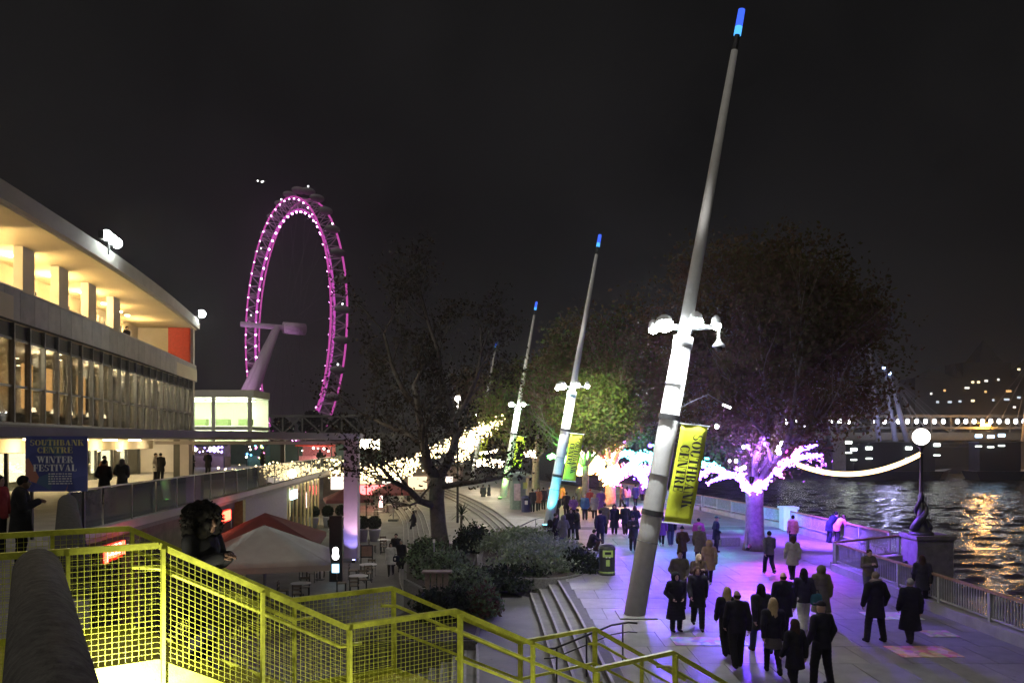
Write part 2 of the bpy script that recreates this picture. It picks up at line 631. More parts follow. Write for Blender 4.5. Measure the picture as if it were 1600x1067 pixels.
# river
wm = bpy.data.materials.new("river_water")
wm.use_nodes = True
n, l = wm.node_tree.nodes, wm.node_tree.links
b = n["Principled BSDF"]
b.inputs["Base Color"].default_value = (0.035, 0.034, 0.030, 1)
b.inputs["Roughness"].default_value = 0.11
b.inputs["IOR"].default_value = 1.33
t = n.new("ShaderNodeTexCoord")
mp = n.new("ShaderNodeMapping")
mp.inputs["Scale"].default_value = (0.55, 1.3, 1)
mp.inputs["Rotation"].default_value = (0, 0, R(12))
l.new(t.outputs["Object"], mp.inputs["Vector"])
x1 = n.new("ShaderNodeTexNoise")
x1.inputs["Scale"].default_value = 2.2
x1.inputs["Detail"].default_value = 6
x1.inputs["Roughness"].default_value = 0.6
l.new(mp.outputs["Vector"], x1.inputs["Vector"])
bp = n.new("ShaderNodeBump")
bp.inputs["Strength"].default_value = 1.0
bp.inputs["Distance"].default_value = 0.10
l.new(x1.outputs["Fac"], bp.inputs["Height"])
l.new(bp.outputs["Normal"], b.inputs["Normal"])
mb = MB()
mb.add([(-700, -60, -4.75), (1600, -60, -4.75), (1600, 1500, -4.75), (-700, 1500, -4.75)], [(0, 1, 2, 3)])
# the nearer reach as a real wave surface
gx, gy = np.arange(10.0, 170.0, 0.62), np.arange(24.0, 232.0, 0.62)
XX, YY = np.meshgrid(gx, gy, indexing="ij")
rw = np.random.RandomState(9)
ZZ = np.full(XX.shape, -4.4)
for k in range(34):
    lam = rw.uniform(1.5, 4.6)
    th = rw.normal(1.75, 0.55)
    amp = lam * rw.uniform(0.0028, 0.0055)
    ph = 2 * PI / lam * (XX * math.cos(th) + YY * math.sin(th)) + rw.uniform(0, 6.28)
    ZZ += amp * (np.sin(ph) + 0.35 * np.sin(2 * ph + 0.4))
ii = np.arange(XX.size).reshape(XX.shape)
qf = np.stack([ii[:-1, :-1], ii[1:, :-1], ii[1:, 1:], ii[:-1, 1:]], -1).reshape(-1, 4)
mb.add(np.stack([XX, YY, ZZ], -1).reshape(-1, 3).tolist(), qf.tolist())
tag(mb.build("river", wm, smooth=True), "dark rippled river catching the lights of the far bank", kind="structure")

# coloured inlaid plaques among the slabs
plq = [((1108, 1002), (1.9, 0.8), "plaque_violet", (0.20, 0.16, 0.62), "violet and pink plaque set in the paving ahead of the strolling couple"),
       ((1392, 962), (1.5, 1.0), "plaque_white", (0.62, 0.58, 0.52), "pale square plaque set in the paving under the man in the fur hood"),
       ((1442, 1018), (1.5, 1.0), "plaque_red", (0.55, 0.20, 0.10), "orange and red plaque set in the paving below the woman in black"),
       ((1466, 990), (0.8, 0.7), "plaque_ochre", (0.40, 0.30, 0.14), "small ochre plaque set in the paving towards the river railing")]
for (px, py), (sx, sy), mn, c, lb in plq:
    p = G(px, py)
    m = bpy.data.materials.new(mn)
    m.use_nodes = True
    n, l = m.node_tree.nodes, m.node_tree.links
    t = n.new("ShaderNodeTexCoord")
    v = n.new("ShaderNodeTexVoronoi")
    v.inputs["Scale"].default_value = 5.0
    l.new(t.outputs["Object"], v.inputs["Vector"])
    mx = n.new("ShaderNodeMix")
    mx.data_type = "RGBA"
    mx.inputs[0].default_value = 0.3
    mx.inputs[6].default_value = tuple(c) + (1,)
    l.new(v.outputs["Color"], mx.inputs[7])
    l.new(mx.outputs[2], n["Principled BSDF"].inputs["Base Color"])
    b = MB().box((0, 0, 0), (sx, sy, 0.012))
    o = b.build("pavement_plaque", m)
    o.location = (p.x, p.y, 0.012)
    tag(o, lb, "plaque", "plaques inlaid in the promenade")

# ------------------------------------------------------------------ river railings
def railing(name, a, c, label, bay=2.4, single=True, gap=0.125):
    a, c = Vector((a[0], a[1], 0)), Vector((c[0], c[1], 0))
    L = (c - a).length
    u = (c - a) / L
    ang = math.atan2(u.y, u.x)
    root = thing(name, label, "railing", a, "railings along the river wall")
    mid = (a + c) / 2
    MB().box((mid.x, mid.y, 0.15), (L, 0.42, 0.30), ang).build("plinth", concrete, root)
    MB().beam(a + Vector((0, 0, 1.12)), c + Vector((0, 0, 1.12)), 0.11, 0.07).build("top_rail", timber, root)
    MB().beam(a + Vector((0, 0, 0.40)), c + Vector((0, 0, 0.40)), 0.05, 0.05).build("bottom_rail", railm, root)
    nb = max(1, round(L / bay))
    proto = None
    for i in range(nb + 1):
        p = a + u * (L * i / nb)
        if proto is None:
            proto = MB().box((0, 0, 0.70), (0.10, 0.10, 0.80)).build("post", railm, root, local=True)
            o = proto
        else:
            o = copy_obj(proto, root)
        o.location = p - a
        o.rotation_euler = (0, 0, ang)
    k = int(L / gap)
    if single:
        proto = MB().box((0, 0, 0.76), (0.028, 0.028, 0.68)).build("baluster", railm, root, local=True)
        for i in range(k):
            o = proto if i == 0 else copy_obj(proto, root)
            o.location = u * (gap * (i + 0.5))
            o.rotation_euler = (0, 0, ang)
    else:
        b = MB()
        for i in range(k):
            p = a + u * (gap * (i + 0.5))
            b.box((p.x, p.y, 0.76), (0.017, 0.017, 0.68), ang)
        b.build("baluster_row", railm, root, kind="stuff")
    return root


railing("river_railing", (13.05, 8.5), (13.05, 30.9), "grey barred railing with oak handrail running out of the picture by the water")
railing("river_railing", (13.1, 31.2), (16.8, 33.4), "short angled length of railing ending at the lamp pedestal", 2.0)
railing("river_railing", (17.0, 34.6), (16.35, 45.0), "violet lit railing where the pair lean over the water", 2.6, False, 0.075)
railing("river_railing", (16.3, 46.2), (14.5, 58.0), "cyan lit railing beyond the stone pier behind the near lit tree", 2.6, False, 0.075)
railing("river_railing", (14.45, 58.4), (9.9, 80.0), "distant pink lit railing under the far lit tree", 3.0, False, 0.1)
o = thing("stone_pier", "small square stone pier where two river railings meet", "pier", (16.4, 45.6, 0))
MB().box((16.4, 45.6, 0.62), (0.8, 0.8, 1.24)).build("shaft", portland, o)
MB().box((16.4, 45.6, 1.30), (0.95, 0.95, 0.12)).build("coping", portland, o)

# ------------------------------------------------------------------ river lamp with entwined fish base on its pedestal
px0 = 17.85
o = thing("lamp_pedestal", "big square stone pedestal standing out over the river", "pedestal", (18.3, 33.6, -4.4))
gritstone = mat("gritstone", (0.17, 0.16, 0.15), 0.85, vary=0.3, scale=3.0, bump=0.4, bscale=20)
MB().box((18.15, 33.6, -1.70), (1.55, 1.4, 5.4)).build("block", gritstone, o)
MB().box((18.15, 33.6, 1.08), (1.72, 1.56, 0.16)).build("coping", gritstone, o)
lp = thing("river_lamp", "ornate river lamp with white globe and entwined fish base on stone pedestal", "street lamp", (px0, 33.5, 1.16))
iron = mat("cast_iron", (0.035, 0.034, 0.045), 0.35, vary=0.3, spec=0.6)
b = MB().lathe((px0, 33.5, 1.16), [(0.50, 0), (0.50, 0.08), (0.42, 0.14), (0.34, 0.20), (0.24, 0.45), (0.15, 0.9), (0.11, 1.5)], 14)
b.build("base", iron, lp, True)
for s in (0, PI):
    pts, rad = [], []
    for i in range(26):
        t = i / 25
        a = s + t * 1.5 * PI
        r = 0.30 * (1 - t) ** 1.2 + 0.07
        pts.append((px0 + r * math.cos(a), 33.5 + r * math.sin(a), 1.36 + 1.70 * t + 0.10 * math.sin(6 * t)))
        rad.append(0.155 * (1 - t) ** 0.6 * (0.75 + 0.35 * math.sin(PI * min(1, t * 3))) + 0.03)
    MB().tube(pts, rad, 10).build("fish", iron, lp, True)
MB().lathe((px0, 33.5, 2.5), [(0.11, 0), (0.14, 0.3), (0.08, 0.45), (0.065, 1.2), (0.06, 2.1), (0.1, 2.14), (0.06, 2.2), (0.09, 2.4), (0.20, 2.52)], 12).build("post", iron, lp, True)
gl = emit("globe_light", (1.0, 0.93, 0.82), 5.0)
MB().ball((px0, 33.5, 5.42), 0.36, 20, 12).build("globe", gl, lp, True)
MB().lathe((px0, 33.5, 5.405), [(0.368, 0), (0.375, 0.015), (0.368, 0.03)], 20).build("globe_band", iron, lp)
MB().lathe((px0, 33.5, 5.77), [(0.12, 0), (0.14, 0.05), (0.05, 0.1), (0.03, 0.2)], 12).build("crown", iron, lp)

# ------------------------------------------------------------------ upper terrace, its glass balustrade, parapets
E0, E1 = Vector((-11.4, 19.9, 0)), Vector((-15.2, 64.0, 0))
eu = (E1 - E0).normalized()
en = Vector((eu.y, -eu.x, 0))
E2 = E0 + eu * 75
slabm = mat("terrace_paving", (0.27, 0.26, 0.245), 0.7, vary=0.25, scale=0.7, bump=0.2)
mb = MB()
mb.prism([(-1.5, 2.4), (-3.8, 6.2), (-5.3, 9.0), (E0.x, E0.y), (E2.x, E2.y), (-60, 96), (-60, 0), (-3, 0)], 2.42, 2.8)
ter = tag(mb.build("upper_terrace", slabm), "raised paved terrace along the concert hall", kind="structure")
mb = MB()
mb.beam(E0 + Vector((0, 0, 2.70)) + en * 0.06, E2 + Vector((0, 0, 2.70)) + en * 0.06, 0.10, 0.24)
mb.build("edge_fascia", whitewall, ter)
mb = MB()
mb.beam(E0 + Vector((0, 0, 2.3)) - en * 0.9, E2 + Vector((0, 0, 2.3)) - en * 0.9, 0.12, 0.10)
mb.build("edge_beam", concrete, ter)
bal = thing("glass_balustrade", "clear glass balustrade along the edge of the upper terrace", "balustrade", E0 + Vector((0, 0, 2.8)))
nb = 26
Lb = 52.0
for i in range(nb):
    p = E0 + eu * (Lb * i / nb + 0.06) - en * 0.08
    q = E0 + eu * (Lb * (i + 1) / nb - 0.06) - en * 0.08
    MB().beam(p + Vector((0, 0, 3.36)), q + Vector((0, 0, 3.36)), 0.014, 1.04).build("pane", rail_glass, bal)
MB().beam(E0 + Vector((0, 0, 3.91)) - en * 0.08, E0 + eu * Lb + Vector((0, 0, 3.91)) - en * 0.08, 0.05, 0.04).build("top_rail", steel_g, bal)
for i in range(0, nb + 1, 2):
    p = E0 + eu * (Lb * i / nb) - en * 0.08
    MB().box((p.x, p.y, 3.34), (0.05, 0.05, 1.08)).build("post", steel_g, bal)


def parapet(a, c, z0, z1, w, label):
    a, c = Vector((a[0], a[1], 0)), Vector((c[0], c[1], 0))
    root = thing("concrete_parapet", label, "parapet", (a.x, a.y, z0))
    prof = [(-w / 2, z0), (-w / 2, z1 - w * 0.55)] + [(-w / 2 * math.cos(PI * i / 10), z1 - w * 0.55 + w * 0.55 * math.sin(PI * i / 10)) for i in range(1, 10)] + [(w / 2, z1 - w * 0.55), (w / 2, z0)]
    u = (c - a).normalized()
    s = Vector((u.y, -u.x, 0))
    L = (c - a).length
    m = len(prof)
    stations = [0.0, L - 0.25] + [L - 0.25 + 0.25 * math.sin(PI / 2 * k / 5) for k in range(1, 6)]
    b = MB()
    vs = []
    for j, d in enumerate(stations):
        k = 1.0 if j < 2 else max(0.12, math.cos(PI / 2 * (j - 1) / 5))
        for x, z in prof:
            zz = z if z < z1 - w * 0.56 else z1 - (z1 - z) - (1 - k) * w * 0.45
            vs.append(a + u * d + s * (x * k) + Vector((0, 0, zz)))
    fs = []
    for j in range(len(stations) - 1):
        for i in range(m - 1):
            fs.append((j * m + i, (j + 1) * m + i, (j + 1) * m + i + 1, j * m + i + 1))
    fs.append(tuple(range(m)))
    fs.append(tuple((len(stations) - 1) * m + i for i in range(m - 1, -1, -1)))
    b.add(vs, fs)
    b.build("wall", darkconc, root, True)
    return root


parapet((-0.55, 1.05), (-4.05, 6.55), 2.2, 4.32, 0.36, "thick round topped dark concrete parapet beside the yellow stair")
parapet((-5.6, 9.75), (-11.0, 19.0), 2.4, 3.92, 0.42, "grey concrete parapet between the yellow landing and the festival poster")

# ------------------------------------------------------------------ yellow steel stair
U = Vector((0.82, 0.57, 0)).normalized()
P = Vector((-U.y, U.x, 0))
WID = 1.65
RUN1, LAND1, RUN2, LAND2, RUN3 = 1.80, 1.34, 2.06, 1.45, 2.05
A = Vector((-3.216, 6.98, 0))
st = thing("yellow_staircase", "bright yellow steel staircase with wire mesh sides stepping down to the promenade", "staircase", A + Vector((0, 0, 0)))
prof = [(-1.5, 3.17), (0, 3.17), (RUN1, 2.18), (RUN1 + LAND1, 2.18), (RUN1 + LAND1 + RUN2, 1.16), (RUN1 + LAND1 + RUN2 + LAND2, 1.16), (RUN1 + LAND1 + RUN2 + LAND2 + RUN3, 0.0)]


def SP(s, z, w=0.0):
    return A + U * s + P * w + Vector((0, 0, z))


for side in (0.0, WID):
    sgn = 1 if side > 0 else -1
    for i in range(len(prof) - 1):
        (s0, z0), (s1, z1) = prof[i], prof[i + 1]
        MB().beam(SP(s0, z0 + 1.09, side), SP(s1, z1 + 1.09, side), 0.06, 0.055).build("top_rail", yellow, st)
        # stringer plate
        b = MB()
        e = P * (0.014 * sgn)
        dep = 0.30
        vs = [SP(s0, z0 + 0.06, side), SP(s1, z1 + 0.06, side), SP(s1, z1 - dep + 0.06, side), SP(s0, z0 - dep + 0.06, side)]
        vs = [v - e for v in vs] + [v + e for v in vs]
        b.add(vs, [(0, 1, 2, 3), (7, 6, 5, 4), (0, 4, 5, 1), (1, 5, 6, 2), (2, 6, 7, 3), (3, 7, 4, 0)])
        b.build("stringer", yellow, st)
        # posts at the ends and in the middle of the flights
        ks = [0.0] if (s1 - s0) < 1.5 else [0.0, 0.5]
        for k in ks:
            if i == 0 and k == 0:
                continue
            s, z = s0 + (s1 - s0) * k + 0.035, z0 + (z1 - z0) * k
            wdt = 0.085 if k == 0 else 0.06
            b = MB()
            b.beam(SP(s, z - 0.2, side + 0.03 * sgn), SP(s, z + 1.06, side + 0.03 * sgn), wdt, 0.03, up=U)
            b.build("post", yellow, st)
        # inner handrail on the flights
        if abs(z1 - z0) > 0.1:
            q = -sgn * 0.09
            MB().tube([SP(s0 - 0.2, z0 + 0.90, side + q), SP(s0 + 0.02, z0 + 0.87, side + q), SP(s1 - 0.02, z1 + 0.87, side + q), SP(s1 + 0.22, z1 + 0.87, side + q)], 0.021, 8).build("handrail", yellow, st, True)
        # wire mesh infill
        if i >= 3:
            MB().beam(SP(s0, z0 + 0.55, side), SP(s1, z1 + 0.55, side), 0.035, 0.035).build("mid_rail", yellow, st)
        if i < 3:
            b = MB()
            nv = int((s1 - s0) / 0.052)
            for k in range(1, nv):
                t = k / nv
                s, z = s0 + (s1 - s0) * t, z0 + (z1 - z0) * t
                b.beam(SP(s, z + 0.06, side), SP(s, z + 1.06, side), 0.0034, 0.0034, up=U)
            for k in range(1, 20):
                h = 0.06 + k * 0.05
                b.beam(SP(s0, z0 + h, side + 0.005), SP(s1, z1 + h, side + 0.005), 0.0032, 0.0032)
            b.build("wire_mesh", yellow, st, kind="stuff")
tread_m = mat("yellow_tread", (0.52, 0.49, 0.05), 0.55, vary=0.3, scale=9.0, bump=0.3, bscale=70)
for i in (1, 3, 5):
    (s0, z0), (s1, z1) = prof[i], prof[i + 1]
    nr = 6 if i < 5 else 7
    for k in range(nr):
        s = s0 + (s1 - s0) * (k + 0.5) / nr
        z = z0 + (z1 - z0) * (k + 0.5) / nr + (-0.03)
        c = SP(s, z, WID / 2)
        MB().box((c.x, c.y, c.z), ((s1 - s0) / nr + 0.03, WID - 0.06, 0.04), math.atan2(U.y, U.x)).build("tread", tread_m, st)
for i in (0, 2, 4):
    (s0, z0), (s1, z1) = prof[i], prof[i + 1]
    c = SP((s0 + s1) / 2, z0 - 0.03, WID / 2)
    MB().box((c.x, c.y, c.z), (s1 - s0, WID - 0.06, 0.05), math.atan2(U.y, U.x)).build("landing_plate", tread_m, st)
for s, z in ((RUN1 + 0.1, 2.18), (RUN1 + LAND1 - 0.1, 2.18), (RUN1 + LAND1 + RUN2 + 0.1, 1.16), (RUN1 + LAND1 + RUN2 + LAND2 - 0.1, 1.16)):
    for w in (0.1, WID - 0.1):
        p = SP(s, 0, w)
        gz = 0.0 if p.x > 2.2 else (-0.6 if p.x > -0.8 else -1.6)
        MB().box((p.x, p.y, (gz + z - 0.06) / 2), (0.12, 0.12, z - 0.06 - gz)).build("support_leg", yellow, st)
# unseen lamps added outside the near stringer to brighten plate and rails
stair_fill_glow = emit("stair_light", (1.0, 0.97, 0.70), 30.0)
c = SP(-0.30, 3.60, 0.30)
for k, (s, z, w, pw) in enumerate([(-0.35, 2.55, -0.75, 420.0), (RUN1 * 0.75, 2.02, -0.9, 34.0), (RUN1 + LAND1 + 0.4, 1.2, -1.0, 34.0)]):
    p = SP(s, z, w)
    f = MB().box((p.x, p.y, p.z), (0.14, 0.05, 0.04), math.atan2(U.y, U.x)).build("stair_lamp", stair_fill_glow, st)
    MB().beam((p.x, p.y, p.z - 0.03), SP(s, z - 0.03, 0.0), 0.03, 0.03).build("lamp_arm", yellow, st)
    lamp("stair_light", "SPOT", SP(s, z + 0.05, w), pw, (1.0, 0.96, 0.70), st, target=SP(s + 0.2, z + 0.5, 0.0), size=0.05, spot=(92 if k == 0 else 140), blend=0.9)
# dark handrail over the long steps
hr = thing("step_handrail", "black metal handrail with thin posts over the long steps", "handrail", (2.5, 18.0, 0))
for dz in (0.0, -0.22):
    MB().tube([(2.95, 18.1, 0.93 + dz), (2.75, 18.1, 0.95 + dz), (2.35, 18.05, 0.90 + dz), (1.0, 17.95, 0.38 + dz), (0.75, 17.95, 0.36 + dz)], 0.024 if dz == 0 else 0.015, 8).build("rail", steel_d, hr, True)
for x, zb, zt in ((2.6, 0.0, 0.93), (1.75, -0.3, 0.66), (1.05, -0.6, 0.40)):
    MB().tube([(x, 18.03, zb), (x, 18.03, zt)], 0.02, 8).build("post", steel_d, hr)
hr = thing("step_handrail", "thin metal handrail over the steps behind the leafy planter beds", "handrail", (1.2, 43.0, 0))
MB().tube([(1.7, 42.6, 1.0), (1.3, 42.4, 0.95), (-0.2, 41.8, 0.32), (-0.5, 41.7, 0.3)], 0.03, 8).build("rail", steel_g, hr, True)
for x, zb, zt in ((1.3, 0.0, 0.93), (-0.1, -0.6, 0.35)):
    MB().tube([(x, 42.3, zb), (x, 42.3, zt)], 0.02, 8).build("post", steel_g, hr)
# ------------------------------------------------------------------ concert hall
H0 = Vector((-20.0, 30.0, 0))
HE = Vector((-5.6, 31.5, 0)).normalized()
HN = Vector((HE.y, -HE.x, 0))
HANG = math.atan2(HE.y, HE.x)
HL = 32.0


def F(s, o, z):
    return H0 + HE * s + HN * o + Vector((0, 0, z))


def hbox(s0, s1, o0, o1, z0, z1):
    c = F((s0 + s1) / 2, (o0 + o1) / 2, (z0 + z1) / 2)
    return MB().box((c.x, c.y, c.z), (s1 - s0, o1 - o0, z1 - z0), HANG)


panel_mats = [mat("stone_panel_%d" % k, c_, 0.8, vary=0.16, scale=1.6) for k, c_ in enumerate([(0.46, 0.44, 0.41), (0.43, 0.415, 0.39), (0.485, 0.46, 0.43)])]
hall = thing("concert_hall", "long pale concert hall with lit balcony, glazed wall and overhanging roof", "building", F(0, 0, 2.8))
soffit_m = mat("warm_soffit", (0.66, 0.58, 0.42), 0.85, vary=0.06, scale=0.7)
inner_m = mat("interior_wall", (0.52, 0.46, 0.35), 0.8, vary=0.15, scale=0.8)
innerd_m = mat("interior_dark", (0.14, 0.12, 0.10), 0.8, vary=0.2, scale=0.8)
floor_m = mat("interior_floor", (0.25, 0.20, 0.15), 0.6, vary=0.2)
# roof: the edge bows outwards in plan
edge = []
for i in range(17):
    s = -8 + (HL + 8.6) * i / 16
    edge.append((s, 0.35 + 0.75 * math.sin(PI * min(1, max(0, (s + 8) / (HL + 10))))))
poly = [F(s, o, 0) for s, o in edge] + [F(HL + 0.6, -16, 0), F(-8, -16, 0)]
MB().prism([(p.x, p.y) for p in poly], 14.28, 15.0).build("roof", portland, hall)
poly2 = [F(s, o - 0.25, 0) for s, o in edge] + [F(HL + 0.3, -8, 0), F(-8, -8, 0)]
MB().prism([(p.x, p.y) for p in poly2], 14.18, 14.276).build("soffit", soffit_m, hall)
# balcony storey
hbox(-8, HL, -4.3, -4.0, 11.0, 14.18).build("balcony_wall", soffit_m, hall)
hbox(-8, HL, -4.0, 0.35, 10.02, 10.95).build("balcony_floor", soffit_m, hall)
fpts = [(s, 0.12 + (o - 0.35) * 0.45) for s, o in edge]
poly = [F(s, o, 0) for s, o in fpts] + [F(s, o - 0.22, 0) for s, o in reversed(fpts)]
MB().prism([(p.x, p.y) for p in poly], 10.0, 11.25).build("balcony_fascia", darkconc, hall)
for i in range(16):
    (sa, oa), (sb, ob) = fpts[i], fpts[i + 1]
    for j in range(2):
        s0_, s1_ = sa + (sb - sa) * j / 2 + 0.012, sa + (sb - sa) * (j + 1) / 2 - 0.012
        f0, f1 = oa + (ob - oa) * (s0_ - sa) / (sb - sa), oa + (ob - oa) * (s1_ - sa) / (sb - sa)
        q4 = [F(s0_, f0 + 0.004, 0), F(s1_, f1 + 0.004, 0), F(s1_, f1 + 0.034, 0), F(s0_, f0 + 0.034, 0)]
        MB().prism([(p.x, p.y) for p in q4], 10.02, 11.24).build("fascia_panel", panel_mats[(i * 2 + j) % 3], hall)
poly = [F(s, o + 0.05, 0) for s, o in fpts] + [F(s, o - 0.30, 0) for s, o in reversed(fpts)]
MB().prism([(p.x, p.y) for p in poly], 11.25, 11.32).build("balcony_coping", whitewall, hall)
for s in (-3.6, 1.2, 5.6, 9.7, 13.8, 18.0):
    hbox(s, s + 1.25, -1.9, -1.5, 10.95, 14.18).build("pier", whitewall, hall)
hbox(31.1, 31.4, -1.6, 0.0, 10.95, 14.18).build("red_panel", red_paint, hall)
hbox(HL - 0.35, HL + 0.1, -14, 0.15, 2.8, 14.18).build("end_wall", whitewall, hall)
warmlit = emit("lit_interior", (1.0, 0.72, 0.34), 2.6)
hotlit = emit("lamp_warm", (1.0, 0.80, 0.48), 22.0)
for s0, s1 in ((1.9, 4.2), (6.7, 8.6), (11.2, 13.0), (16.0, 17.6)):
    w = hbox(s0, s1, -4.0, -3.93, 11.2, 13.4).build("balcony_window", warmlit, hall)
    for k in range(4):
        s = s0 + (s1 - s0) * k / 3
        hbox(s - 0.05, s + 0.05, -3.93, -3.86, 11.2, 13.4).build("glazing_bar", steel_d, w)
for s in range(20, 30):
    hbox(s - 0.12, s + 0.12, -3.9, -3.7, 11.0, 13.6).build("slat", whitewall, hall)
for s in (-2.0, 0.2, 3.0, 7.6, 12.1, 16.8, 20.6, 22.2, 23.8, 25.4):
    p = F(s, -2.9, 14.16)
    MB().lathe((p.x, p.y, p.z - 0.05), [(0.14, 0), (0.14, 0.06)], 10).build("downlight", hotlit, hall)
for s in (-3.0, 2.6, 7.4, 12.0, 16.6, 21.5, 27.0):
    lamp("balcony_lamp", "POINT", F(s, -2.7, 13.3), 340 if s < 18 else 170, (1.0, 0.66, 0.25), hall, size=0.25)
# glazed storey
zb, zt, z1, z2 = 5.98, 10.0, 7.45, 9.35
bays = 27
bw = (HL + 7.4) / bays
hbox(-8, HL - 0.3, -7.2, 0.0, 5.35, 5.9).build("floor_slab", portland, hall)
hbox(-8, HL - 0.4, -7.4, -7.2, 5.9, 10.0).build("rear_wall", inner_m, hall)
MB().prism([(p.x, p.y) for p in (F(-8, -0.3, 0), F(HL - 0.4, -0.3, 0), F(HL - 0.4, -7.2, 0), F(-8, -7.2, 0))], 9.7, 9.8).build("ceiling", inner_m, hall)
MB().beam(F(-8, 0.0, zb - 0.04), F(HL - 0.35, 0, zb - 0.04), 0.16, 0.10).build("sill", steel_w, hall)
for z in (z1, z2):
    MB().beam(F(-8, 0.0, z), F(HL - 0.35, 0, z), 0.12, 0.10).build("transom", steel_g, hall)
for i in range(bays + 1):
    s = -7.8 + bw * i
    MB().beam(F(s, 0.02, zb), F(s, 0.02, zt), 0.11, 0.22, up=HN).build("mullion", steel_g, hall)
for i in range(bays):
    s0, s1 = -7.8 + bw * i + 0.06, -7.8 + bw * (i + 1) - 0.06
    for a, c, m in ((zb + 0.04, z1 - 0.06, window_glass), (z1 + 0.06, z2 - 0.06, window_glass), (z2 + 0.06, zt - 0.02, steel_d)):
        hbox(s0, s1, -0.03, -0.01, a, c).build("pane", m, hall)
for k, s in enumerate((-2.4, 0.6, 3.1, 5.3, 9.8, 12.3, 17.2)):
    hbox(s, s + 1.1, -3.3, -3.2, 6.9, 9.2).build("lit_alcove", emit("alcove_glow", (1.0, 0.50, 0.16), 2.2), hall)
for s in (0.0, 6.5, 13.0, 19.5, 26.0):
    hbox(s, s + 0.55, -3.0, -2.5, 5.9, 9.7).build("inner_column", inner_m, hall)
    lamp("foyer_lamp", "POINT", F(s + 2.8, -2.2, 9.2), 700, (1.0, 0.80, 0.50), hall, size=0.3)
rs = random.Random(3)
for k in range(26):
    p = F(rs.uniform(-6, 30), rs.uniform(-6.6, -1.2), 9.66)
    MB().lathe((p.x, p.y, p.z), [(0.08, 0), (0.08, 0.03)], 8).build("ceiling_spot", hotlit, hall)
for k, s in enumerate((0.8, 2.9, 5.0, 7.2, 9.3, 11.8, 14.2, 16.8)):
    p = F(s, -0.8, 6.55)
    t = thing("table_lamp", ["small glowing table lamp inside the hall window nearest the poster", "small glowing table lamp at the hall window, second along from the poster",
                             "small glowing table lamp at the hall window, third along from the poster", "small glowing table lamp at the hall window, fourth along from the poster",
                             "small glowing table lamp at the hall window, fifth along from the poster", "small glowing table lamp at the hall window, sixth along from the poster",
                             "small glowing table lamp at the hall window, seventh along from the poster", "small glowing table lamp at the hall window farthest along from the poster"][k],
              "table lamp", (p.x, p.y, 5.9), "table lamps along the hall windows")
    MB().tube([(p.x, p.y, 5.9), (p.x, p.y, p.z)], 0.03, 6).build("stand", steel_d, t)
    MB().lathe((p.x, p.y, p.z), [(0.12, 0), (0.07, 0.2)], 10).build("shade", emit("shade_glow", (1.0, 0.75, 0.45), 7.0), t)
    MB().lathe((p.x, p.y, 5.9), [(0.5, 0), (0.5, 0.35), (0.36, 0.5), (0.42, 0.52)], 10).build("table", innerd_m, t)
# terrace storey, set back under the slab
hbox(-8, HL - 0.35, -8.4, -8.2, 2.8, 5.35).build("foyer_wall", inner_m, hall)
MB().beam(F(-8, -3.0, 5.0), F(HL - 0.4, -3.0, 5.0), 0.3, 0.66).build("shopfront_beam", soffit_m, hall)
for i in range(13):
    s = -7.5 + 3.0 * i
    MB().beam(F(s, -3.0, 2.8), F(s, -3.0, 4.66), 0.14, 0.16, up=HN).build("mullion", steel_d, hall)
    if i < 12:
        hbox(s + 0.1, s + 2.9, -3.02, -3.0, 2.82, 4.64).build("pane", window_glass, hall)
for s0, s1 in ((8.6, 11.8), (18.3, 20.2), (21.3, 21.9), (23.2, 25.2), (27.2, 27.8)):
    hbox(s0, s1, -3.9, -3.8, 3.15, 4.6).build("lit_screen", emit("screen_glow", (1.0, 0.86, 0.52), 6.0), hall)
for s in (8, 14, 19, 24):
    p = F(s, -2.0, 5.3)
    hbox(s - 0.7, s + 0.7, -2.2, -1.8, 5.28, 5.34).build("ceiling_panel", hotlit, hall)
    lamp("foyer_light", "POINT", F(s, -1.6, 4.8), 130, (1.0, 0.72, 0.30), hall, size=0.3)
lamp("foyer_light", "POINT", F(28.5, -1.6, 4.8), 90, (1.0, 0.78, 0.5), hall, size=0.3)
for s in (17, 22, 27):
    lamp("foyer_light", "POINT", F(s, -5.6, 4.6), 130, (1.0, 0.72, 0.30), hall, size=0.3)
# floodlights on the roof edge
for (px, py), s, lb in (((135, 380), 8.6, "blazing floodlight on the roof edge of the concert hall above the balcony"), ((294, 495), HL - 0.4, "small floodlight on the far corner of the concert hall roof")):
    o_ = 0.35 + 0.75 * math.sin(PI * (s + 8) / (HL + 10))
    p = F(s, o_ + 0.15, 15.12)
    t = thing("roof_floodlight", lb, "floodlight", p, "roof floodlights")
    MB().tube([p + Vector((0, 0, -0.5)), p + Vector((0, 0, 0.1))], 0.05, 8).build("bracket", steel_d, t)
    n_ = 3 if s < 20 else 1
    for k in range(n_):
        q = p + HE * (0.75 * (k - (n_ - 1) / 2)) + Vector((0, 0, 0.25))
        b = MB()
        b.beam(q + HN * -0.16, q + HN * 0.12, 0.5, 0.36)
        b.build("housing", steel_d, t)
        MB().ball(q + HN * 0.15 + Vector((0, 0, 0.02)), 0.25 if n_ > 1 else 0.30, 14, 10).build("lens", emit("flood_lens", (0.9, 1.0, 0.95), 60.0), t, True)
    lamp("flood_lamp", "SPOT", p + HN * 0.5 + Vector((0, 0, 0.3)), 2600 if s < 20 else 1800, (0.9, 1.0, 0.95), t, target=p + HN * 16 + Vector((0, 0, -15)), size=0.3, spot=125, blend=0.6)

